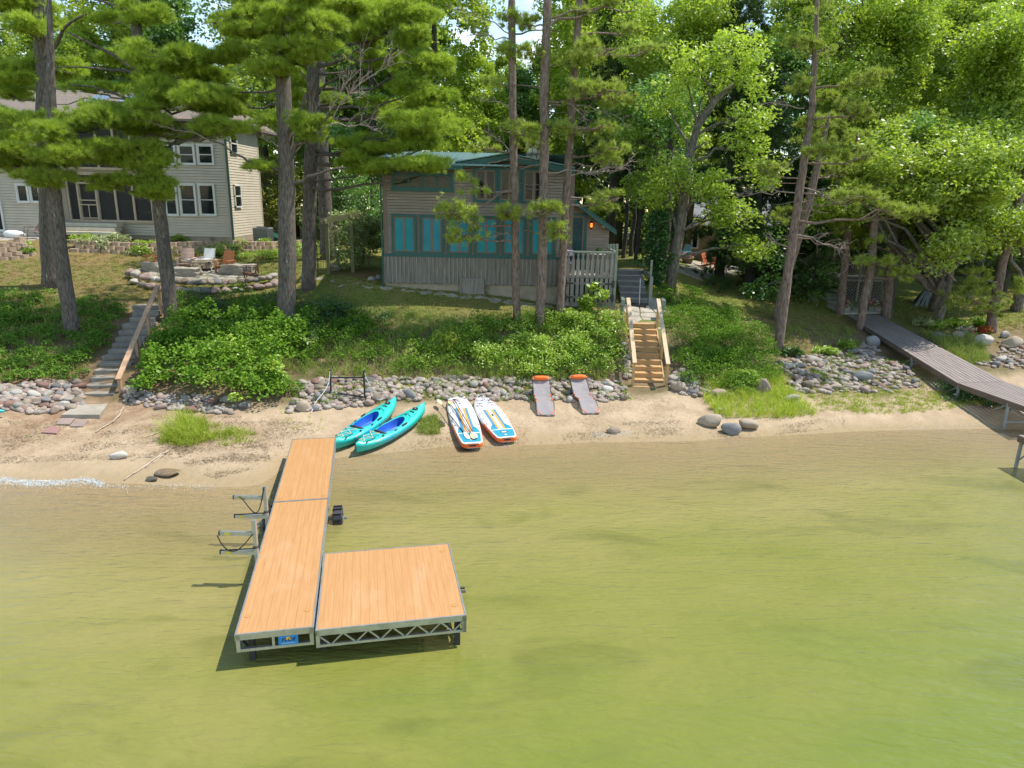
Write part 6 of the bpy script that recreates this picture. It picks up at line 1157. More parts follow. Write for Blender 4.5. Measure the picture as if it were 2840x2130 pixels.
# ------------------------------------------------------------------ paddle boards
SW = M('white_board', (.74, .73, .70), (.68, .67, .645), 3, .4); SO = M('orange_rail', (.85, .15, .02), None, rough=.35); ST = M('teal_pad', (.01, .23, .35), (.015, .28, .41), 30, .7); SOS = M('orange_stripe', (.85, .33, .05), None, rough=.6); SBL = M('blue_stripe', (.06, .24, .42), None, rough=.6)
SCR = [M('scribble_navy', (.03, .05, .12), None), M('scribble_blue', (.06, .25, .45), None), M('scribble_red', (.6, .06, .05), None), M('scribble_white', (.7, .7, .68), None)]
def sup(label, tail, nose, seed, oval):
    tail, nose = np.array(tail), np.array(nose); L = np.linalg.norm(nose - tail); c = (tail + nose) / 2; d = unit(nose - tail); r = np.random.default_rng(seed)
    root = thing('paddle_board', c, label, 'paddle board', 'inflatable paddle boards'); root.rotation_euler = (0, -math.asin(d[2]), atan2(d[1], d[0])); HW = .45; TH = .16
    def w_(t):   # t -1 tail .. 1 nose
        if t > 0: return HW * (1 - t ** 2.6) ** .62
        return HW * (1 - .30 * abs(t) ** 2.2) * (1 if t > -.93 else max(.0, 1 - ((-t - .93) / .07) ** 2) ** .5 * .36 + .64)
    T = np.concatenate([np.linspace(-1, -.92, 7), np.linspace(-.88, .8, 30), np.linspace(.83, 1, 12)]); S = []
    lift = lambda t: .10 * max(0, t - .3) ** 2
    for t in T:
        k = w_(t) if abs(t) < .9995 else (.004 if t > 0 else w_(-1)); z = lift(t); S.append([(t * L / 2, y, z + zz) for y, zz in ((0, 0), (k * .86, 0), (k * .97, TH * .25), (k, TH * .5), (k * .97, TH * .78), (k * .88, TH), (0, TH))])
    S = np.array(S); b = MB(); b.grid(S); Sm = S.copy(); Sm[:, :, 1] *= -1; b.grid(Sm[:, ::-1]); e = S[0]; b.add(np.vstack([e, Sm[0][::-1]]), [tuple(range(14))[::-1]]); b.build('board', SW, root, smooth=True, local=True)
    q = T[T < -.28]; b = MB()
    for s in (1, -1):
        g = np.array([[(t * L / 2 - (.004 if i == 0 else 0), s * (w_(t) * f + .004), lift(t) + TH * zf) for f, zf in ((.93, .1), (.985, .3), (1.0, .5), (.985, .72), (.945, .86))] for i, t in enumerate(q)]); b.grid(g if s < 0 else g[:, ::-1])
    k = w_(-1); b.add([(-L / 2 - .006, k * .94, TH * .1), (-L / 2 - .006, -k * .94, TH * .1), (-L / 2 - .006, -k, TH * .5), (-L / 2 - .006, -k * .94, TH * .86), (-L / 2 - .006, k * .94, TH * .86), (-L / 2 - .006, k, TH * .5)], [tuple(range(6))]); b.build('orange_rail', SO, root, smooth=True, local=True)
    zt = lambda t: TH + lift(t) + .004
    def strip(b, pts): b.prism([(t * L / 2, y, zt(t)) for t, y in pts], (0, 0, .003))
    b = MB(); tl = [(-.96, -w_(-.96) * .70), (-.94, -w_(-.94) * .8), (-.8, -w_(-.8) * .83), (-.68, -w_(-.68) * .84), (-.665, 0), (-.68, w_(-.68) * .84), (-.8, w_(-.8) * .83), (-.94, w_(-.94) * .8), (-.96, w_(-.96) * .7)]; strip(b, tl)
    for s in (1, -1): strip(b, [(-.64, s * w_(-.62) * .84), (-.5, s * w_(-.5) * .70), (-.42, s * .19), (-.635, s * .12)][::s])
    b.build('tail_pad', ST, root, local=True)
    b = MB()
    for s in (1, -1): strip(b, [(-.62, s * .125), (.28, s * .125), (.28, s * .205), (-.47, s * .205)][::s])
    b.build('blue_stripe', SBL, root, local=True); b = MB()
    for s in (1, -1): strip(b, [(-.615, s * .06), (.28, s * .06), (.28, s * .12), (-.615, s * .12)][::s])
    b.build('orange_stripe', SOS, root, local=True)
    b = MB()
    for i in range(120):
        t = r.uniform(.42, .93); y = r.uniform(-.86, .86) * w_(t); a = r.uniform(-.5, .5) + (1.3 if r.random() < .3 else .2); ln = r.uniform(.02, .075); wd = r.uniform(.006, .02); x = t * L / 2; ux = V(-sin(a), cos(a), 0); vx = V(cos(a), sin(a), 0); b.mi = int(r.choice(4, p=[.42, .3, .16, .12])); p = V(x, y, zt(t) + .0003 * i % .003)
        b.add([p - ux * ln - vx * wd, p + ux * ln - vx * wd * .4, p + ux * ln * .8 + vx * wd, p - ux * ln * .7 + vx * wd * .6], [(0, 1, 2, 3)])
    b.build('nose_graphic', SCR, root, local=True)
    b = MB(); b.mi = 0
    for k, (t, y, s_) in enumerate([(.2, .3, .09), (.16, .3, .06), (.12, .3, .07), (-.35, .0, .05), (.18, -.02, .04)]): b.box((t * L / 2, y if k < 3 else y, zt(t)), (.02, s_ * .6, .002))
    b.build('small_print', SCR[0], root, local=True)
    b = MB(); b.tube([(.93 * L / 2, -.08, zt(.93)), (.935 * L / 2, 0, zt(.93) + .03), (.93 * L / 2, .08, zt(.93))], .018, 6); b.tube([(.09, 0, zt(0)), (.0, 0, zt(0) + .03), (-.09, 0, zt(0))], .018, 6); b.box((-L / 2 - .012, 0, TH * .55), (.012, .2, .05)); b.build('carry_handle', BLK, root, local=True)
    b = MB()
    for t in (.1, -.14, -.38):
        for s in (1, -1): b.cyl((t * L / 2, s * w_(t) * .84, zt(t) - .002), .022, .012, 10)
    b.build('ring', SCR[0], root, local=True)
    b = MB(); b.prism([(-L / 2 + .3, -.008, 0), (-L / 2 + .1, -.008, 0), (-L / 2 + .06, -.008, -.2), (-L / 2 + .14, -.008, -.18)], (0, .016, 0)); b.build('fin', BLK, root, local=True)
    b = MB(); b.cyl((-.89 * L / 2, 0, zt(-.9) + .003), .04, .003, 16); b.build('tail_badge', M('badge', (.65, .65, .5), None) if 'badge' not in bpy.data.materials else bpy.data.materials['badge'], root, local=True)
    if oval:
        b = MB(); b.cyl((0, 0, 0), 1, .003, 26); b.v[0] = b.v[0] * V(.075, .115, 1) + V(-.775 * L / 2, 0, zt(-.77) + .003); o = b.build('label_oval', BLK, root, local=True); b = MB(); b.box((-.775 * L / 2, 0, zt(-.77) + .0075), (.085, .15, .002)); b.build('label', WHITE, o, local=True); b = MB(); b.box((-.775 * L / 2, .045, zt(-.77) + .0095), (.02, .02, .002)); b.build('red_mark', SCR[2], o, local=True)
    return root, L, zt
s1, L1, zt1 = sup('white paddle board with orange tail, paddles lying across it', P(1311, 1243, .08), P(1262, 1099, .40), 1, False)
s2, L2, zt2 = sup('white paddle board with orange tail and a black oval label, lying bare', P(1407, 1226, .10), P(1330, 1111, .42), 2, True)
def paddle(label, a, c, blades_, tee, seed, cream=True):
    """a, c in the frame of the left board"""
    bpy.context.view_layer.update(); Mx = np.array(s1.matrix_world); Rm = np.array(Matrix(Mx.tolist()).to_3x3()); Om = Mx[:3, 3]; a = Om + Rm @ np.array(a); c = Om + Rm @ np.array(c); d = unit(c - a); up = Rm @ V(0, 0, 1); sd_ = np.cross(up, d)
    root = thing('paddle', a, label, 'paddle', 'paddles on the board'); b = MB(); b.tube([a, c], .014, 8); b.build('shaft', BLK, root)
    for (p, s, col) in blades_:
        q = a if p == 0 else c; e = -d if p == 0 else d; b = MB(); o_ = [(-.06, .012), (0, .02), (.08, .06), (.2, .085), (.34, .08), (.42, .05), (.445, .0), (.42, -.05), (.34, -.07), (.2, -.07), (.08, -.05), (0, -.02), (-.06, -.012)]
        b.prism([q + e * x * s + sd_ * y * s + up * .016 for x, y in o_], -up * .012); b.build('blade', col, root, bevel=.004)
    if tee: b = MB(); b.bar(a - sd_ * .06, a + sd_ * .06, .03); b.build('grip', BLK, root)
    b = MB(); m_ = (a + c) / 2; b.tube([m_ - d * .12, m_ + d * .12], .0185, 8); b.build('grip_sleeve', ALU if tee else SEAT, root)
CRM = M('cream_blade', (.72, .66, .42), (.62, .58, .4), 5, .4); WHB = M('white_blade', (.72, .70, .6), None, rough=.4); YGB = M('yellow_blade', (.5, .55, .06), (.75, .7, .45), 4, .4)
zb_ = .185
paddle('double-bladed black paddle reaching off the side of the board onto the sand', (.24 * L1 / 2 + .3, .62, zb_ + .06), (-.68 * L1 / 2, .16, zb_), [(0, .95, CRM), (1, 1.0, WHB)], False, 1)
paddle('double-bladed black paddle with a yellow tip, in the middle of the board', (.38 * L1 / 2, .30, zb_ + .03), (-.74 * L1 / 2, -.02, zb_ + .02), [(0, .7, YGB), (1, .85, CRM)], False, 2)
paddle('single-bladed paddle with a grip, along the stripes of the board', (.58 * L1 / 2, .14, zb_ + .05), (-.72 * L1 / 2, -.10, zb_ + .035), [(1, .9, CRM)], True, 3)
# ------------------------------------------------------------------ loungers
LF, t, out = newmat('lounger_mesh'); d1 = nd(t, 'ShaderNodeBsdfPrincipled', Roughness=.8); d1.inputs['Base Color'].default_value = (.29, .265, .275, 1); tr = nd(t, 'ShaderNodeBsdfTransparent'); ms = nd(t, 'ShaderNodeMixShader'); ms.inputs[0].default_value = .84; t.links.new(tr.outputs[0], ms.inputs[1]); t.links.new(d1.outputs[0], ms.inputs[2]); t.links.new(ms.outputs[0], out.inputs[0])
ORG = M('orange_fabric', (.85, .17, .02), (.8, .14, .015), 4, .7); LFR = M('lounger_tube', (.12, .12, .125), (.2, .2, .2), 4, .35, metal=.6)
def lounger(label, foot, head_px, wd=.61):
    foot = np.array(foot); hd = G(*head_px)[:2] if False else None
    prof = np.array([(0, .05), (.08, .10), (.66, .37), (1.16, .33), (1.86, .82)]); root = thing('lounger', foot, label, 'lounger', 'reclining loungers')
    h = wd / 2; b = MB(); sub = np.array([np.interp(np.linspace(0, 4, 41), range(5), prof[:, i]) for i in (0, 1)]).T
    g = []
    for k, (y, z) in enumerate(sub[2:]): g.append([(x, y, z + .012 - .03 * (1 - (x / h) ** 2) * min(1, (k + 1) / 5) * min(1, (39 - k) / 5)) for x in np.linspace(-h + .02, h - .02, 9)])
    b.grid(np.array(g)); b.build('sling', LF, root, smooth=True, local=True)
    b = MB()
    for s in (-1, 1): b.tube([(s * (h - .06), 0, .05 - .02), (s * (h - .01), .05, .08)] + [(s * h, y, z) for y, z in prof[2:]][:3] , .014, 8)
    b.tube([(-h + .06, 0, .03), (h - .06, 0, .03)], .014, 8); b.tube([(-h, 1.86, .82), (-h + .05, 1.9, .85), (h - .05, 1.9, .85), (h, 1.86, .82)], .014, 8); b.build('frame', LFR, root, smooth=True, local=True)
    for y, dy, z in ((.66, -.12, .37), (1.2, .02, .33)):
        b = MB(); y1 = y + dy; b.tube([(-h - .01, y, z), (-h - .01, y1, .03), (h + .01, y1, .03), (h + .01, y, z)], .013, 8); b.build('leg', IRON, root, local=True)
    b = MB(); b.tube([(-h - .01, 1.5, .56), (-h - .01, 1.62, .03), (h + .01, 1.62, .03), (h + .01, 1.5, .56)], .013, 8); b.build('leg', IRON, root, local=True)
    b = MB(); x = np.linspace(-h * .8, h * .75, 9); b.tube(np.stack([x, np.full(9, 1.735), np.full(9, .835)], 1), [.055, .078, .085, .088, .088, .088, .085, .078, .055], 14); pl = b.build('pillow', ORG, root, smooth=True, local=True)
    b = MB()
    for s in (-1, 1): b.add([(s * h * .78, 1.72, .87), (s * (h + .02), 1.73, .79), (s * (h + .02), 1.78, .83), (s * h * .78, 1.79, .9)], [(0, 1, 2, 3)])
    b.build('strap', ORG, pl, local=True)
    b = MB()
    for s in (-1, 1):
        b.tube([(s * (h - .14), .03, .075), (s * (h - .06), .10, .115), (s * (h - .02), .2, .165)], .014, 6)
        for y, z in ((.66, .385), (1.16, .35)): b.tube([(s * (h - .0), y - .09, z - .03), (s * (h - .055), y, z + .005), (s * (h - .0), y + .09, z + (.045 if y > 1 else -.008))], .013, 6)
    b.build('corner_trim', ORG, root, local=True); return root
def set_lounger(px, head, label):
    f = G(*px); hd = D(head[0], head[1], f[1] + 1.85); rz = -atan2(hd[0] - f[0], 1.85); L_ = lounger(label, f, None); L_.rotation_euler = (radians(1.5), 0, rz); return L_
set_lounger((1516, 1156), (1500, 1034), 'grey mesh lounger with orange pillow, the one nearer the paddle boards')
set_lounger((1641, 1151), (1601, 1032), 'grey mesh lounger with orange pillow, the one nearer the timber stairs')
# ------------------------------------------------------------------ timber stairs
TW1 = M('new_pine_timber', (.55, .34, .15), (.44, .25, .10), 3.0, .65, stretch=(.6, 5, 5), lo=.3, hi=.7, third=((.30, .15, .06), 5, .68, .74)); TW2 = M('upright_pine_timber', (.55, .34, .15), (.46, .27, .11), 3.0, .65, stretch=(5, 5, .6), lo=.3, hi=.7)
RAILW = M('rail_timber', (.56, .44, .29), (.46, .34, .20), 3.0, .7, stretch=(5, .6, 5))
sb = P(1801, 1077, .52); sb[2] = .42; stp = P(1780, 898, 2.36); ang = -atan2(stp[0] - sb[0], stp[1] - sb[1]); run = np.hypot(*(stp - sb)[:2]); nst = 11; rise = (2.36 - .40) / nst; tr_ = run / (nst - 1)
stairs = thing('timber_stairs', (sb[0], sb[1], .40), 'new yellow pine stairs with flat handrails from the sand up the bank', 'stairs', rz=ang); hw = .56
for i in range(nst):
    y = i * tr_; z = (i + 1) * rise; e = .09 if i == 0 else 0; b = MB(); zbox(b, -hw - e, hw + e, z - .04, z, y - .03, y + tr_ * .49); zbox(b, -hw - e, hw + e, z - .04, z, y + tr_ * .5, y + tr_); b.build('tread', TW1, stairs, local=True, bevel=.004)
    b = MB(); zbox(b, -hw - e + .01, hw + e - .01, z - rise - .02, z - .041, y, y + .035); b.build('riser', TW1, stairs, local=True)
for s in (-1, 1):
    b = MB(); x = s * (hw + .05); b.prism([(x - .02, 0, 0), (x - .02, run + .3, 2.0), (x - .02, run + .3, 1.66), (x - .02, .25, -.1)], (.04, 0, 0)); b.build('stringer', TW1, stairs, local=True)
    for y, zb2 in ((.06, -.1), (run * .5, .6), (run + .02, 1.5)):
        zt_ = 1.07 + y / run * (1.96 - .1) if y > .1 else 1.06; b = MB(); zbox(b, s * (hw + .055) - .045, s * (hw + .055) + .045, zb2, zt_, y - .045, y + .045); b.build('post', TW2, stairs, local=True)
    for k in range(12):
        pass
    b = MB(); z0, z1 = 1.075, 2.98; b.bar((s * (hw + .045), -.06, z0), (s * (hw + .045), run + .1, z1), .15, .04); b.build('handrail', RAILW, stairs, local=True)
    b = MB(); b.bar((s * (hw + .055), .02, z0 - .09), (s * (hw + .055), run + .05, z1 - .11), .036, .09); b.build('under_rail', TW1, stairs, local=True)
b = MB()
for i in range(nst): zbox(b, -hw - .13, -hw - .075, (i + 1) * rise - .14, (i + 1) * rise - .1, i * tr_, i * tr_ + .26)
b.build('cleat', TW1, stairs, local=True)
b = MB(); zbox(b, -hw - .1, hw, 1.75, 1.955, run + .3, run + .34); b.build('landing_joist', TW1, stairs, local=True); b = MB()
for k in range(3): zbox(b, -hw, hw, 1.93, 1.965, run + .0 + .15 * k + .28, run + .14 * (k + 1) + .28)
b.build('landing_board', WG, stairs, local=True)
for i, (x, yt, yb_, lab) in enumerate([(1722, 824, 898, 'sage green post at the top of the stairs beside the deck'), (1834, 827, 885, 'sage green post at the top of the stairs on the lawn side')]):
    p = G(x, yb_); t_ = D(x, yt, p[1]); b = MB(); zbox(b, p[0] - .06, p[0] + .06, p[2] - .2, t_[2], p[1] - .06, p[1] + .06); zbox(b, p[0] - .075, p[0] + .075, t_[2] - .3, t_[2] - .05, p[1] - .3, p[1] - .061); tag(b.build('gate_post', SAGE), lab, 'post')
# ------------------------------------------------------------------ stone steps
SLAB = M('grey_stone_step', (.30, .265, .21), (.20, .18, .15), 2.6, .9, bump=.4, third=((.14, .12, .09), 4, .62, .72)); A0, A1 = P(270, 1108, .5), P(410, 850, 2.75); ss_ = thing('stone_steps', A0, 'old grey stone steps climbing the left bank to the lawn', 'steps'); dn = unit((A1 - A0) * V(1, 1, 0)); rn = V(dn[1], -dn[0], 0)
for i in range(14):
    t = i / 13; c = A0 + (A1 - A0) * t; c[2] = max(c[2], zat(c[0], c[1]) + .05, zat(c[0] + dn[0] * .2, c[1] + dn[1] * .2) + .02); r = np.random.default_rng(i); b = MB(); ln = np.hypot(*(A1 - A0)[:2]) / 13 + .10; w2 = .52 + r.uniform(-.04, .04); q = [c - rn * w2 - dn * .0, c + rn * w2, c + rn * w2 + dn * ln, c - rn * w2 + dn * ln]; q = [p + V(*r.normal(0, .025, 2), 0) for p in q]; b.prism([p - V(0, 0, .15) for p in q], (0, 0, .18)); b.build('step', SLAB, ss_, bevel=.025)
HR = M('worn_cedar_rail', (.40, .24, .14), (.50, .33, .21), 3, .75, stretch=(1, 1, 1)); ra, rb2 = D(327, 1052, 21.8), D(439, 788, 27.2); hr_ = thing('wooden_handrail', (ra[0], ra[1], .5), 'sloping brown plank handrail along the right of the stone steps', 'handrail'); b = MB(); b.bar(ra, rb2, .17, .045); b.build('rail', HR, hr_)
for t in (.02, .4, .68, .99): p = ra + (rb2 - ra) * t; b = MB(); zbox(b, p[0] - .05, p[0] + .05, zat(p[0], p[1]) - .3, p[2] - .03, p[1] - .05, p[1] + .05); b.build('post', HR, hr_)
def slab(name, label, pxs, th_, mat, cat, group=None):
    q = [G(*p) for p in pxs]; z = max(p[2] for p in q) + .01; b = MB(); b.prism([p * V(1, 1, 0) + V(0, 0, p[2] * .5 + z * .5 - th_ * .4) for p in q], (0, 0, th_)); return tag(b.build(name, mat, bevel=.015), label, cat, group)
slab('concrete_slab', 'tilted grey concrete slab at the foot of the stone steps', [(170, 1160), (278, 1163), (300, 1128), (215, 1130)], .14, M('slab_concrete', (.36, .32, .26), (.28, .25, .2), 3, .95, bump=.3), 'slab')
PV = M('mauve_paver', (.30, .22, .19), (.24, .19, .17), 4, .95)
slab('paver', 'square grey paver in the sand, directly below the concrete slab', [(156, 1180), (193, 1181), (209, 1163), (170, 1162)], .05, PV, 'paver'); slab('paver', 'square grey paver right beside the other below the slab', [(194, 1186), (230, 1186), (246, 1167), (208, 1166)], .05, PV, 'paver'); slab('paver', 'reddish paver half buried in sand, the lowest of the three', [(114, 1203), (158, 1207), (170, 1190), (142, 1182)], .05, M('red_paver', (.28, .16, .14), None, rough=.95), 'paver')
# ------------------------------------------------------------------ plank walkway on legs, at the right
CMP = M('brown_composite_plank', (.19, .155, .14), (.27, .225, .205), 1.3, .7, stretch=(8, .6, 8)); CMPS = M('plank_fascia', (.12, .09, .075), (.16, .12, .1), 2, .7); LEGM = M('galvanised_leg', (.24, .27, .30), (.32, .35, .38), 4, .5, metal=.4)
wa = P(2351, 874, 2.02); wb = P(2437, 873, 2.02); ka = P(2655, 1061, .97); kb = P(2788, 1059, .97); ea = P(2809, 1115, .97); dirn = unit(ea - ka)
walk = thing('plank_walkway', ((ka + kb) / 2) * V(1, 1, 0) + V(0, 0, .3), 'long brown plank walkway on metal legs sloping down from the trees over the sand', 'walkway')
def deckrun(a0, b0, a1, b1, n, th_=.03):
    b = MB()
    for i in range(n):
        t0, t1 = i / n + .012 / 1.5 * 1, (i + 1) / n - .012 / 1.5; p = [a0 + (b0 - a0) * t0, a0 + (b0 - a0) * t1, a1 + (b1 - a1) * t1, a1 + (b1 - a1) * t0]; b.prism([q - V(0, 0, th_) for q in p], (0, 0, th_))
    b.build('decking', CMP, walk)
    for p, q in ((a0, a1), (b0, b1)): b = MB(); d = unit(q - p); b.bar(p - V(0, 0, .1), q - V(0, 0, .1), .045, .19); b.build('side_beam', CMPS, walk)
for k in range(3):
    t0, t1 = k / 3, (k + 1) / 3 - .002; deckrun(wa + (ka - wa) * t0, wb + (kb - wb) * t0, wa + (ka - wa) * t1, wb + (kb - wb) * t1, 11)
perp = unit(np.cross(dirn, V(0, 0, 1))); wid = abs(np.dot(kb - ka, perp)); far = 3.2; ke = ka + dirn * far; wv = perp * wid * (1 if np.dot(kb - ka, perp) > 0 else -1)
deckrun(ka + dirn * .004, kb + dirn * .004, ke, kb + dirn * far, 11)
def legpair(pt, qt, lab=None, foot=None):
    b = MB()
    for p in (pt, qt): z = min(zat(p[0], p[1]), .6) - .25; b.bar((p[0], p[1], z), p - V(0, 0, .1), .07, .07)
    b.bar((pt[0], pt[1], max(zat(pt[0], pt[1]), -.2) + .2), (qt[0], qt[1], max(zat(pt[0], pt[1]), -.2) + .2), .04, .04); b.bar((pt[0], pt[1], pt[2] - .15), pt + unit(wa - ka) * .6 * V(1, 1, 0) + V(0, 0, -.5), .03); return b.build('leg_frame', LEGM, walk)
for t in (.30, .66): legpair(wa + (ka - wa) * t, wb + (kb - wb) * t)
legpair(ka + dirn * .1, kb + dirn * .1); legpair(ka + dirn * 2.35, kb + dirn * 2.35)
pA = P(2826, 1206, .97); plt = thing('pier_platform', pA * V(1, 1, 0), 'corner of a second plank platform on a leg in the water near the outermost planks', 'pier'); b = MB(); d2 = V(1, .1, 0); 
for i in range(16): y = i * .15; b.prism([pA + V(0, -y - .135, -.03), pA + V(3.5, -y - .135, -.03), pA + V(3.5, -y, -.03), pA + V(0, -y, -.03)], (0, 0, .03))
b.build('decking', CMP, plt); b = MB(); b.bar(pA + V(0, 0, -.1), pA + V(0, -2.4, -.1), .045, .19); b.bar(pA + V(0.03, -2.4, -.1), pA + V(3.5, -2.4, -.1), .045, .19); b.build('side_beam', CMPS, plt)
for x, y in ((.04, -.1), (.06, -2.2), (1.8, -.15)): b = MB(); b.bar(pA + V(x, y, -2), pA + V(x, y, -.1), .07); b.build('leg', LEGM, plt)
b = MB(); b.bar(pA + V(.06, -.1, -.75), pA + V(.7, -.12, -.12), .03); b.build('brace', LEGM, plt)
# ------------------------------------------------------------------ black rack with ropes on the stones
q0_ = G(922, 1092); q1_ = G(1037, 1118); rk_ = thing('black_rack', (q0_ + q1_) / 2, 'black metal rack frame standing on the stones with white ropes tied to it', 'rack'); t0_ = D(915, 1025, q0_[1]); t1_ = D(1014, 1022, q1_[1] + .3); q1_ = V(t1_[0], q1_[1], q1_[2]); q0_ = V(t0_[0], q0_[1], q0_[2])
b = MB(); b.tube([q0_ - V(0, 0, .2), t0_], .032, 8); b.tube([q1_ - V(0, 0, .2), V(q1_[0], q1_[1], t1_[2])], .032, 8); b.build('post', IRON, rk_)
b = MB(); h1 = t0_[2] - .28; b.tube([(q0_[0], q0_[1], h1), (q1_[0], q1_[1], h1 + .08)], .028, 8); b.tube([(q0_[0] + .3, q0_[1] - .3, q0_[2] + .12), (q1_[0], q1_[1], q1_[2] + .2)], .028, 8); b.build('crossbar', IRON, rk_)
ROPE = M('white_rope', (.55, .55, .60), None, rough=.8)
for i, (p, e, lab) in enumerate([(t0_, (860, 1150), 'thin white rope trailing from the left post of the black rack over the stones'), (V(q1_[0], q1_[1], t1_[2]), (1052, 1118), 'white rope hanging in a loop from the right post of the black rack')]):
    g_ = G(*e); t = np.linspace(0, 1, 12)[:, None]; L_ = p + (g_ - p) * t; L_[:, 2] = np.maximum(p[2] + (g_[2] - p[2]) * t[:, 0] ** .6, terr(L_[:, 0], L_[:, 1])[0] + .06); L_[:, 0] += .06 * np.sin(t[:, 0] * 7); b = MB(); b.tube(L_, .011, 6)
    if i == 1: th = np.linspace(0, 14, 40); b.tube(np.stack([g_[0] + .1 * np.cos(th), g_[1] + .1 * np.sin(th), g_[2] + .12 + .004 * th], 1), .009, 5)
    tag(b.build('rope', ROPE), lab, 'rope')
# ------------------------------------------------------------------ fire pit terrace and the garden of the tan house
STN = M('firepit_limestone', (.28, .22, .15), (.44, .36, .26), 3, .95, bump=.6, third=((.2, .15, .1), 4, .6, .7)); LST = M('rough_limestone', (.25, .22, .175), (.36, .33, .28), 2, .95, bump=.7, bscale=6, third=((.33, .22, .09), 2, .62, .72))
def block_mesh(name, seed):
    r = np.random.default_rng(seed); bm = bmesh.new(); bmesh.ops.create_cube(bm, size=2); bmesh.ops.subdivide_edges(bm, edges=bm.edges[:], cuts=5, use_grid_fill=True); f = [(sph(1, r)[0], r.uniform(1, 4), r.uniform(0, 6.28)) for _ in range(9)]
    for v in bm.verts:
        p = np.array(v.co); n_ = np.linalg.norm(p); q = p * (1 - .16 * max(0, n_ - 1.1)); q = q + q * sum(.035 * sin(k * np.dot(p, d) * 1.6 + h) for d, k, h in f); v.co = q * V(1, 1, .95)
    me = bpy.data.meshes.new(name); bm.to_mesh(me); bm.free(); return me
fp = G(553, 757); FY = fp[1] + .85; fp = V(D(553, 740, FY)[0], FY, 0); fp[2] = zat(fp[0], FY) + .02; R_ = .85
flags('fire_pit_terrace', '', [(380, 772), (390, 745), (480, 728), (640, 730), (700, 745), (700, 768), (560, 785)], .6, 8)
pit = thing('fire_pit', fp, 'round stone fire pit with a pale lid between the wooden chairs', 'fire pit'); r = np.random.default_rng(3); b = MB()
for k in range(3):
    n = 15
    for i in range(n):
        a = (i + .5 * (k % 2)) * 2 * pi / n + r.normal(0, .03); d = V(cos(a), sin(a), 0); Rr = np.array([V(-d[1], d[0], 0), d, V(0, 0, 1)]).T; b.box(fp + d * (R_ - .1 + r.normal(0, .015)) + V(0, 0, .07 + .13 * k), (2 * pi * R_ / n * .93, .24, .122), Rr)
b.build('stone_ring', STN, pit, bevel=.02); b = MB(); b.lathe([(0, .47), (.66, .45), (.70, .425), (.68, .41), (0, .41)], fp, 32); b.build('lid', M('grey_lid', (.50, .49, .46), None, rough=.6), pit, smooth=True)
for i, (dx, lab) in enumerate([(-.28, 'squat wooden pot, left of two on the fire pit lid'), (.12, 'squat wooden pot, right of two on the fire pit lid')]):
    b = MB(); c = fp + V(dx, -.1, .46); b.lathe([(0, 0), (.11, 0), (.12, .13), (.1, .13), (.09, .04), (0, .04)], c, 14); tag(b.build('pot', M('wood_pot', (.28, .13, .06), None)), lab, 'pot')
W1, W2, W3, W4 = M('faded_pink_wood', (.50, .36, .30), (.42, .27, .2), 3, .8), M('white_chair_paint', (.62, .62, .62), None, 3, .6), M('orange_stained_wood', (.42, .16, .05), (.34, .12, .04), 3, .6), M('dark_brown_wood', (.11, .055, .035), (.15, .08, .05), 3, .6)
for x, y, Y, rz, wood, lab in [(428, 700, 33.0, -.5, W3, 'orange-brown wooden chair half hidden by the pine trunk'), (512, 690, 33.2, .15, W1, 'faded pinkish wooden chair left of the fire pit, facing the lake'), (618, 690, 33.2, -.25, W3, 'orange-brown wooden chair right of the fire pit'), (690, 700, 32.2, -1.35, W4, 'dark brown wooden chair turned sideways at the right of the fire pit')]:
    c_ = thing('adirondack_chair', (0, 0, 0), lab, 'chair', 'chairs round the fire pit'); adirondack(c_, wood); place(c_, x, y, rz, Y)
c_ = thing('folding_chair', (0, 0, 0), 'white folding chair behind the fire pit, between two wooden chairs', 'chair', 'chairs round the fire pit'); b = MB(); g = np.array([[(x, .15 + .05 * j, .45 + .115 * j) for x in (-.25, .25)] for j in range(6)]); b.grid(g); b.box((0, -.08, .44), (.5, .46, .02)); b.build('seat_fabric', W2, c_, local=True); b = MB()
for s in (-1, 1): b.bar((s * .27, -.3, 0), (s * .27, .2, .62), .03); b.bar((s * .27, .35, 0), (s * .27, -.28, .44), .03); b.bar((s * .26, .13, .42), (s * .26, .42, 1.05), .03); b.bar((s * .29, -.3, .62), (s * .29, .22, .62), .05, .025)
b.build('frame', M('chair_tube', (.4, .4, .4), None), c_, local=True); place(c_, 572, 690, 0, 33.6)
for i, (x0, x1, y0, y1, lab) in enumerate([(392, 444, 724, 760, 'big rough limestone seat left of the fire pit'), (482, 552, 741, 774, 'big rough limestone seat in front of the fire pit'), (613, 706, 730, 768, 'long tan-faced limestone seat right of the fire pit')]):
    p = G((x0 + x1) / 2, y1 - 6); s = (x1 - x0) * p[1] / FPX; hh = (y1 - y0) * p[1] / FPX * .8; me = block_mesh('limestone_boulder', 400 + i); me.materials.append(LST); o = bpy.data.objects.new('limestone_boulder', me); COL.objects.link(o); o.scale = (s * .5, s * .3, hh * .5); o.location = tuple(p + V(0, .2, hh * .42)); tag(o, lab, 'boulder')
r = rk; chain = [(362, 775), (400, 787), (440, 795), (480, 799), (520, 802), (560, 804), (600, 804), (650, 801), (700, 797), (740, 790), (772, 782)]
cx = np.array(chain, float); 
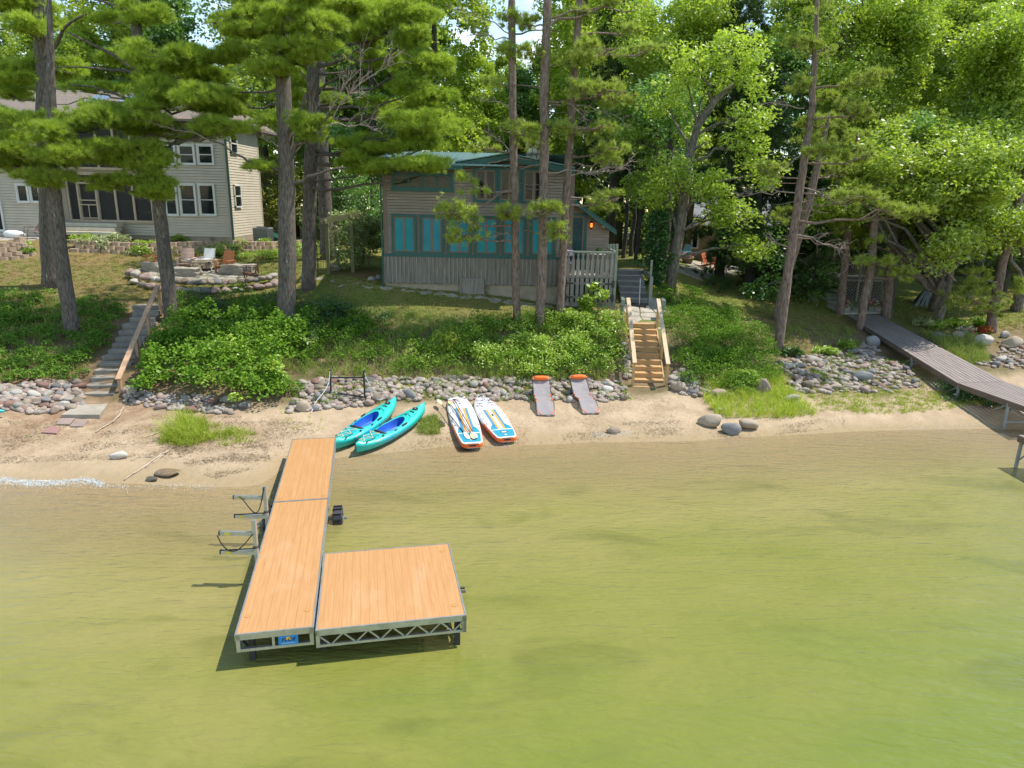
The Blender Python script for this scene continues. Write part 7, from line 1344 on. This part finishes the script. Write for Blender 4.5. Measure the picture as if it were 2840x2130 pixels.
for row, (dy, n) in enumerate(((-3, 23), (10, 16))):
    for i in range(n):
        t = (i + .5 * row) / n * (len(cx) - 1); px = np.interp(t, range(len(cx)), cx[:, 0]); py = np.interp(t, range(len(cx)), cx[:, 1]) + dy; p = G(px, py); s = r.uniform(.40, .58); tn = r.choice(8, p=TW); rw = 'upper' if row == 0 else 'lower'
        half = 'left' if px < 560 else 'right'; rock('border_stone', p + V(0, 0, .16 if row == 0 else .0), (s * 1.15, s, s * .85), f'{TONES[tn][0]} round border stone in the {rw} row below the fire pit terrace', f'{TONES[tn][0]} {rw} border stones', tn, .2)
# terraced block walls
BLK_ = M('buff_wall_block', (.34, .25, .18), (.44, .34, .25), 3, .95, bump=.5, third=((.22, .16, .12), 3, .6, .7))
def blockwall(label, pxs, rows, seed, Z=None):
    """rows of rounded split blocks along a ground line"""
    pts = np.array([G(*p) for p in pxs]); r = np.random.default_rng(seed); root = thing('block_wall', pts[len(pts) // 2], label, 'retaining wall'); b = MB()
    seg = np.r_[0, np.cumsum(np.linalg.norm(np.diff(pts[:, :2], axis=0), axis=1))]; bw = .44
    for k in range(rows):
        for i in range(int(seg[-1] / bw)):
            s = (i + .5 + .5 * (k % 2)) * bw
            if s > seg[-1] - .1: continue
            p = V(*[np.interp(s, seg, pts[:, j]) for j in range(3)]); q = V(*[np.interp(min(s + .1, seg[-1]), seg, pts[:, j]) for j in range(3)]); d = unit((q - p) * V(1, 1, 0)); nn = V(d[1], -d[0], 0); w_ = bw * .48
            c = p + V(0, 0, .2 * k - .05) - nn * .16 * k
            pr = [c - d * w_ - nn * .25, c - d * w_, c - d * w_ * .55 + nn * .10, c + d * w_ * .55 + nn * .10, c + d * w_, c + d * w_ - nn * .25]; b.prism([x + V(0, 0, r.normal(0, .004)) for x in pr][::-1], (0, 0, .19))
    b.build('block_course', BLK_, root); return root
blockwall('curved buff block wall below the patio at the left edge', [(-40, 722), (20, 721), (60, 717), (92, 708), (102, 695)], 4, 1)
blockwall('long stepped buff block wall behind the fire pit chairs', [(193, 697), (260, 700), (320, 703), (400, 706), (480, 703), (560, 700), (640, 697), (700, 700), (760, 700), (890, 690)], 3, 2)
# planting along the block wall
HOS = leafmat('hosta_leaves', (.22, .27, .10), (.42, .45, .25), .3, 3, .05)
for i, (x, y, h, rd, mt, lab) in enumerate([(262, 688, .55, .65, HOS, 'big pale variegated hosta clump in front of the stone steps'), (320, 680, .6, .6, HOS, 'darker hosta clump to the right of the pale one'), (232, 672, .45, .5, BLY, 'yellow-green bush at the top of the block wall by the porch steps'), (70, 690, .35, .4, BLY, 'small bush hanging over the patio wall'), (405, 690, .5, .5, BLY, 'bright bush behind the pine trunk at the block wall'), (390, 705, .4, .5, BLY, 'low plant at the foot of the wall left of the chairs'), (500, 668, .4, .4, BLY, 'bush growing on the wall above the pink chair'), (610, 672, .4, .5, BLY, 'yellow bush at the wall above the orange chair'), (650, 690, .5, .6, BLY, 'leafy mound behind the dark brown chair'), (740, 690, .5, .6, BLY, 'bright mound between dark chair and twiggy pine'), (750, 715, .4, .6, BLY, 'low bright mound left of the twiggy pine trunk'), (840, 700, .5, .5, BLY, 'bright mound between the two grey trunks'), (80, 705, .3, .35, BL, 'small dark plant low in the patio wall'), (590, 705, .35, .5, BLY, 'low plant between the white and orange chairs')]):
    shrub('garden_plant', lab, G(x, y), h, rd, 60, .13, .09, mt, 140 + i, 'plants of the block wall', lob=10, stems=2, cat='plant')
undergrowth('garden_bed_leaves', 'bright low leaves filling the bed along the block wall', [(193, 690), (330, 680), (480, 690), (700, 680), (890, 680), (880, 722), (700, 726), (560, 718), (330, 708)], np.random.default_rng(5), 3.2, .5, .3, 60, .09, .06, BLY)
flags('patio', '', [(-60, 671), (110, 669), (110, 658), (-60, 655)], .8, 12)
p = G(95, 664); pc = thing('patio_chair', p, 'brown sling patio chair on the terrace by the tan house', 'chair', rz=-.7); b = MB(); g = np.array([[(x, y, z) for x in (-.27, .27)] for y, z in ((-.3, .42), (.1, .38), (.2, .42), (.42, .85), (.52, 1.05), (.6, 1.06))]); b.grid(g); b.build('sling', M('brown_sling', (.24, .16, .11), None), pc, local=True); b = MB()
for s in (-1, 1): b.tube([(s * .3, -.36, 0), (s * .3, -.3, .44), (s * .31, -.25, .62), (s * .31, .1, .64), (s * .3, .3, .56)], .016, 6); b.tube([(s * .3, .4, 0), (s * .29, .1, .38), (s * .28, -.3, .41)], .016, 6); b.tube([(s * .28, .15, .4), (s * .28, .58, 1.08)], .016, 6)
b.build('frame', M('bronze_tube', (.1, .06, .045), None), pc, local=True)
p = G(42, 662); me = rock_mesh('white_sack', 77, .6, .3); me.materials.append(M('white_sack', (.72, .72, .73), (.6, .6, .62), 3, .7)); o = bpy.data.objects.new('white_sack', me); COL.objects.link(o); o.scale = (.55, .35, .42); o.location = tuple(p + V(0, 0, .18)); tag(o, 'lumpy white sack lying beside the brown patio chair', 'sack')
# green arbour with vines
AP = [D(911, 737, 31.4), D(979, 728, 32.0), D(938, 728, 33.2), D(1004, 720, 33.6)]
for a in AP: a[2] = zat(a[0], a[1])
ab_ = thing('arbour', (AP[0] + AP[3]) / 2, 'olive green timber garden arbour with lattice sides and climbing vines', 'arbour'); tops = [2.35, 2.5, 2.45, 2.5]
for a, h_ in zip(AP, tops):
    b = MB(); zbox(b, a[0] - .075, a[0] + .075, a[2] - .2, a[2] + h_, a[1] - .075, a[1] + .075); zbox(b, a[0] - .11, a[0] + .11, a[2] + h_ - .12, a[2] + h_ - .05, a[1] - .11, a[1] + .11); b.build('post', OLIVE, ab_)
b = MB()
for i, j in ((0, 2), (1, 3), (0, 1), (2, 3)):
    p, q = AP[i] + V(0, 0, tops[i] + .03), AP[j] + V(0, 0, tops[j] + .03); b.bar(p, q, .06, .16, ext=.25); b.bar(p - V(0, 0, .5), q - V(0, 0, .5), .05, .1)
for t in np.linspace(0, 1, 6): p = AP[0] + (AP[2] - AP[0]) * t + V(0, 0, tops[0] + .14); q = AP[1] + (AP[3] - AP[1]) * t + V(0, 0, tops[1] + .14); b.bar(p, q, .04, .06, ext=.15)
b.build('beam', OLIVE, ab_); b = MB()
for i, j in ((0, 2), (1, 3)):
    for t in np.linspace(.08, .92, 8): p = AP[i] + (AP[j] - AP[i]) * t; b.bar(p + V(0, 0, .1), p + V(0, 0, tops[i] - .52), .02, .03)
    for z in np.linspace(.2, 1.7, 9): b.bar(AP[i] + V(0, 0, z), AP[j] + V(0, 0, z), .015, .03)
b.build('lattice', OLIVE, ab_); r = np.random.default_rng(55); cs = []
for i in range(90):
    t = r.uniform(0, 1); k = r.integers(0, 3); q = AP[1] + (AP[3] - AP[1]) * t + V(r.normal(0, .1), 0, r.uniform(.3, 2.6)) if k else AP[0] + (AP[1] - AP[0]) * r.uniform(.2, .8) + V(0, r.uniform(0, 1.5), r.uniform(1.9, 2.7) if r.random() < .4 else r.uniform(.3, 1.9)); cs.append(q)
tag(bulk('climbing_vine', leaf_clumps(np.array(cs), np.full(90, .24), r, 45, .12, .09, 1), 4, bpy.data.materials['arbour_vine']), 'climbing vine wound over the olive green arbour', 'vine')
p0_, p1_ = G(882, 758), G(905, 762); gt = thing('iron_gate', (p0_ + p1_) / 2, 'narrow rusty iron garden gate between the pine trunk and the arbour', 'gate'); H_ = 1.25; b = MB(); p1_ = p1_ + V(.05, .2, 0)
for p in (p0_, p1_): b.tube([p - V(0, 0, .1), p + V(0, 0, H_)], .022, 8); b.tube([p + V(0, 0, H_), p + V(.0, 0, H_ + .06)], .032, 8)
b.tube([p1_ + V(0, 0, .35), p1_ + V(.4, .1, .25)], .014, 6); b.tube([p1_ + V(-.1, 0, .1), p1_ + V(.42, .1, .02)], .014, 6); b.build('frame', RUST, gt); b = MB()
for t in np.linspace(.1, .9, 6): p = p0_ + (p1_ - p0_) * t; b.tube([p + V(0, 0, .12), p + V(0, 0, H_ - .02 + .18 * sin(pi * t))], .009, 5)
for z in (.15, .55, H_ - .12): b.tube([p0_ + V(0, 0, z), p1_ + V(0, 0, z)], .012, 6)
b.build('bars', IRON, gt)
boulder(902, 950, 733, 757, 'flat-topped mossy boulder at the foot of the arbour post', 4, .9); boulder(1020, 1042, 768, 782, 'pale stone, left of two at the cottage downspout', 0, .9); boulder(1042, 1058, 765, 780, 'grey stone, right of two at the cottage downspout', 2, .9)
# ------------------------------------------------------------------ the right-hand garden
for i, (x0, x1, y0, y1, lab, cols) in enumerate([(2335, 2355, 838, 866, 'planter box of pink flowers on the left of the walkway head', [(.55, .1, .14), (.75, .4, .4), (.7, .6, .55)]), (2410, 2446, 838, 864, 'planter box of pink and white flowers on the right of the walkway head', [(.75, .65, .65), (.6, .12, .2), (.8, .3, .4)])]):
    p = G((x0 + x1) / 2, y1); s = (x1 - x0) * p[1] / FPX; pb2 = thing('flower_box', p, lab, 'planter', 'flower boxes'); b = MB(); b.prism([p + V(-s / 2, 0, 0), p + V(s / 2, 0, 0), p + V(s / 2, .3, 0), p + V(-s / 2, .3, 0)], (0, 0, .26)); b.prism([p + V(-s / 2 - .02, -.02, .22), p + V(s / 2 + .02, -.02, .22), p + V(s / 2 + .02, .32, .22), p + V(-s / 2 - .02, .32, .22)], (0, 0, .05)); b.build('box', M('grey_planter', (.26, .24, .21), None), pb2, bevel=.01); flowers('blossom', '', p + V(0, .15, .25), (s * .7, .3), .22, cols, 20 + i, 90, pb2)
slab('walk_edge', 'pale timber edge where the flagstones meet the plank walkway', [(2337, 873), (2440, 873), (2436, 865), (2341, 865)], .08, M('pale_edge', (.42, .38, .32), None, 3, .8), 'step')
c = G(2706, 925); flowers('bedding_flowers', 'strip of white and red bedding flowers above the boulders', c + V(-.45, 0, .02), (.45, .35), .2, [(.75, .7, .68), (.75, .68, .68), (.7, .2, .25)], 31, 70); flowers('bedding_flowers', 'clump of deep red bedding flowers below the last red pine', c + V(.45, .1, .02), (.36, .26), .2, [(.5, .02, .02), (.6, .04, .03)], 32, 130)
for i, (x, y, h, rd, mt, lab) in enumerate([(2560, 905, .4, .45, HOS, 'pale hosta at the left of the flower bed'), (2598, 910, .5, .55, BLY, 'large arching yellow-green hosta in the flower bed'), (2660, 908, .45, .45, BLY, 'yellow-green hosta beside the white flowers'), (2715, 905, .4, .5, BL, 'dark green plant behind the red flowers'), (2288, 985, .35, .4, BLY, 'fern-like plant at the foot of the slope above the cobbles'), (2187, 988, .4, .45, BLD, 'dark fern beside the foot of the lone leaning pine'), (2345, 965, .3, .35, BLY, 'small bright fern under the walkway edge')]):
    shrub('hosta', lab, G(x, y), h, rd, 26, .30, .08, mt, 170 + i, 'hostas and ferns on the right', lob=10, stems=1, cat='plant')
tp = D(2583, 785, 37.6)
for i, (xt, yt, xb, yb_) in enumerate([(2571, 800, 2545, 817), (2580, 794, 2560, 821), (2583, 787, 2571, 834), (2586, 788, 2587, 829)]):
    a = D(xt, yt, 37.9); q = D(xb, yb_, 36.9); q[2] = zat(q[0], q[1]); b = MB(); b.bar(q, a, .13, .04); tag(b.build('leaning_board', M('grey_board', (.2, .21, .2), (.28, .285, .275), 3, .8) if i == 0 else bpy.data.materials['grey_board']), ['shortest grey board leaning flattest on the black trunk', 'grey board leaning second flattest on the black trunk', 'longest grey board leaning on the black trunk', 'steepest grey board leaning on the black trunk'][i], 'board', 'boards against the trunk')
a, q = D(2580, 786, 38.2), D(2534, 812, 37.6); q[2] = zat(q[0], q[1]); b = MB(); b.add([q, q + V(.9, -.2, 0), a, a + V(.1, .1, 0)], [(0, 1, 2), (0, 2, 3)]); b.prism([q, q + V(.9, -.2, -.05), a], (0, .06, .02)); tag(b.build('dark_tarp', M('dark_tarp', (.03, .03, .035), None)), 'dark tarpaulin sheet behind the leaning boards', 'tarpaulin')
# ------------------------------------------------------------------ shore odds and ends
p = G(470, 1225); bgp = [(452, 1232), (458, 1185), (500, 1165), (560, 1175), (640, 1190), (730, 1205), (738, 1215), (690, 1228), (600, 1240), (520, 1240)]
rg2 = np.random.default_rng(9); root = thing('beach_grass', p, 'clump of tall yellow-green grass on the sand left of the dock', 'grass clump'); pts = ground_sample(bgp, 900, rg2); dens_ = np.exp(-((pts[:, 0] - pts[:, 0].min()) / 2.2)); 
o = blades('blades', '', [], rg2, 0, .40, .013, GRB, tuft=11, spread=.55, lean=(.15, -.15), q=pts[(rg2.random(900) < .15 + .5 * dens_) & (wob(pts[:, 0] * 6, pts[:, 1] * 6) > -.08)], parent=root, stuff=False)
o = blades('tall_stalks', '', [], rg2, 0, .85, .012, GRB, tuft=9, spread=.4, lean=(-.1, -.1), q=ground_sample([(455, 1225), (462, 1180), (520, 1165), (570, 1180), (560, 1225)], 90, rg2), parent=root, stuff=False)
pts = ground_sample([(1160, 1200), (1165, 1170), (1210, 1155), (1222, 1185), (1215, 1205), (1180, 1208)], 150, rg2); root = thing('beach_grass', pts[0], 'small tuft of brownish grass between the kayaks and the paddle boards', 'grass clump'); blades('blades', '', [], rg2, 0, .3, .012, GR_, tuft=12, spread=.5, q=pts, parent=root, stuff=False)
blades('shore_weeds', 'sparse weeds scattered over the left beach sand', [(20, 1210), (60, 1160), (500, 1150), (560, 1180), (420, 1250), (180, 1240)], rg2, 2.0, .14, .011, GR_, tuft=7, spread=.8)
blades('shore_weeds', 'tufts of weed on the sand under the end stones of the rack', [(770, 1170), (790, 1145), (900, 1150), (930, 1190), (820, 1195)], rg2, 6, .2, .012, GRB, tuft=8, spread=.6)
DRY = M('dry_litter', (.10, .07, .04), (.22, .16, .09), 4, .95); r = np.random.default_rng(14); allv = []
for poly, n in (([(-20, 1290), (-20, 1160), (420, 1150), (760, 1160), (900, 1180), (720, 1290), (400, 1270)], 6500), ([(930, 1150), (1450, 1110), (1900, 1100), (1950, 1215), (1400, 1225), (1100, 1220)], 1800), ([(480, 1240), (620, 1245), (740, 1235), (760, 1290), (600, 1330), (520, 1300)], 1300), ([(1720, 1170), (1930, 1165), (2100, 1190), (2350, 1150), (2340, 1185), (2080, 1218), (1760, 1205)], 1800), ([(780, 1250), (900, 1240), (1200, 1215), (1700, 1195), (1700, 1225), (1250, 1240), (1000, 1262), (790, 1275)], 900)):  # real litter, packed denser on the left beach to imitate tree shade
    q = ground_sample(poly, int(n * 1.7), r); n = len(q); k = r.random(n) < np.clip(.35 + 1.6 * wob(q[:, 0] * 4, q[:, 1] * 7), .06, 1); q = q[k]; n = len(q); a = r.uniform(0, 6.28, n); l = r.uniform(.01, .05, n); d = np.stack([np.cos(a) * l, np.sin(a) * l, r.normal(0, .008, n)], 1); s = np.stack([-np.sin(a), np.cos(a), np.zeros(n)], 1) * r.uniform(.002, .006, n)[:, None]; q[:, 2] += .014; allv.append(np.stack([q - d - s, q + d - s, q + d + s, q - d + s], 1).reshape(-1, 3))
kind(tag(bulk('shore_litter_and_shade', np.vstack(allv), 4, DRY), 'dark twigs, reeds and pine litter washed along the sand, thickened as tree shade at left', 'litter'), 'stuff')
DRIFT = M('driftwood', (.32, .25, .18), (.45, .37, .28), 6, .9)
def stick(label, pts, rad, seed, group=None):
    r = np.random.default_rng(seed); q = np.array([G(*p) + V(0, 0, rad * 1.1) for p in pts]); t = np.linspace(0, len(q) - 1, 12); c = np.stack([np.interp(t, range(len(q)), q[:, i]) for i in range(3)], 1); c[1:-1] += r.normal(0, rad * .5, (10, 3)) * V(1, 1, .3); b = MB(); b.tube(c, np.linspace(rad, rad * .45, 12), 7)
    k = c[5]; b.tube([k, k + (c[8] - c[5]) * .8 + V(.1, .06, .03)], [rad * .5, rad * .2], 6); tag(b.build('driftwood', DRIFT, smooth=True), label, 'stick', group)
stick('curved driftwood branch on the sand below the stone steps', [(343, 1131), (332, 1155), (305, 1178), (265, 1203)], .035, 1); stick('long pale driftwood stick reaching down to the water', [(466, 1254), (440, 1270), (390, 1305), (345, 1335)], .035, 2); stick('short whitish stick beside the long pale one', [(424, 1267), (380, 1272), (365, 1280)], .025, 3); stick('dark thin stick lying on the wet sand by the pale ones', [(455, 1262), (410, 1295), (375, 1312)], .018, 4); stick('thin stick lying in front of the beach grass', [(455, 1198), (430, 1205), (402, 1215)], .022, 5); stick('bent thin root on the sand at the left of the beach grass', [(455, 1180), (420, 1195), (385, 1205)], .015, 6)
# the nose of a turquoise boat at the picture's edge
e = G(6, 1158); root = thing('kayak', e, 'tip of a turquoise kayak poking in at the edge by the stones', 'kayak'); b = MB(); x = np.linspace(0, 1, 9); b.tube(np.stack([e[0] + .1 - 2.2 * x, np.full(9, e[1]), e[2] + .2 + 0 * x], 1), [.03, .09, .14, .18, .21, .23, .25, .26, .26], 14); b.build('hull', KM, root, smooth=True)
# white water
def foam_mat():
    m, t, out = newmat('foam'); d = nd(t, 'ShaderNodeBsdfDiffuse'); d.inputs['Color'].default_value = (.72, .72, .68, 1); tr = nd(t, 'ShaderNodeBsdfTransparent'); x = nd(t, 'ShaderNodeMixShader'); f, _ = noise(t, coords(t), 6, 3, .6, .35, .6); mr = nd(t, 'ShaderNodeMapRange'); mr.inputs['To Min'].default_value = .12; mr.inputs['To Max'].default_value = .95; t.links.new(f, mr.inputs['Value']); t.links.new(mr.outputs['Result'], x.inputs[0]); t.links.new(tr.outputs[0], x.inputs[1]); t.links.new(d.outputs[0], x.inputs[2]); t.links.new(x.outputs[0], out.inputs[0]); return m
def foam(label, line, wd, n, seed, seg=.10):
    r = np.random.default_rng(seed); P_ = np.array([P(x, y, .0) for x, y in line]); out = []
    s_ = np.r_[0, np.cumsum(np.linalg.norm(np.diff(P_[:, :2], axis=0), axis=1))]; t = r.uniform(0, s_[-1], n); q = np.stack([np.interp(t, s_, P_[:, i]) for i in range(3)], 1); q[:, 1] += r.normal(0, wd, n) + .08 * np.sin(t * 3.1) ; q[:, 2] = np.maximum(0, terr(q[:, 0], q[:, 1])[0]) + r.uniform(.004, .035, n) * np.exp(-((q[:, 1] - np.interp(t, s_, P_[:, 1])) / wd) ** 2)
    a = r.uniform(0, 6.28, n); l = r.uniform(.25, 1, n) * seg; d = np.stack([np.cos(a) * l, np.sin(a) * l * .55, r.normal(0, .01, n)], 1); s = np.stack([-np.sin(a) * l * .5, np.cos(a) * l * .4, r.normal(0, .012, n)], 1)
    kind(tag(bulk('foam', np.stack([q - d, q + s, q + d, q - s], 1).reshape(-1, 3), 4, foam_mat() if 'foam' not in bpy.data.materials else bpy.data.materials['foam']), label, 'foam'), 'stuff')
foam('white breaking ripple on the left shore', [(-40, 1336), (60, 1340), (150, 1338), (230, 1336), (285, 1345)], .065, 9000, 1, .022); foam('thin broken foam trailing along the left shore', [(-40, 1345), (150, 1346), (330, 1350), (480, 1352), (600, 1350)], .11, 1500, 5, .016); foam('thin foam around the rounded boulder below the stairs', [(1640, 1212), (1680, 1212), (1715, 1210), (1745, 1205)], .12, 900, 2, .016); foam('sparkling foam flecks along the shore by the walkway', [(2520, 1192), (2640, 1185), (2720, 1182), (2760, 1188)], .10, 500, 3, .014); foam('foam flecks at the paddle board tails', [(1300, 1250), (1340, 1247), (1420, 1230)], .10, 260, 4, .014)
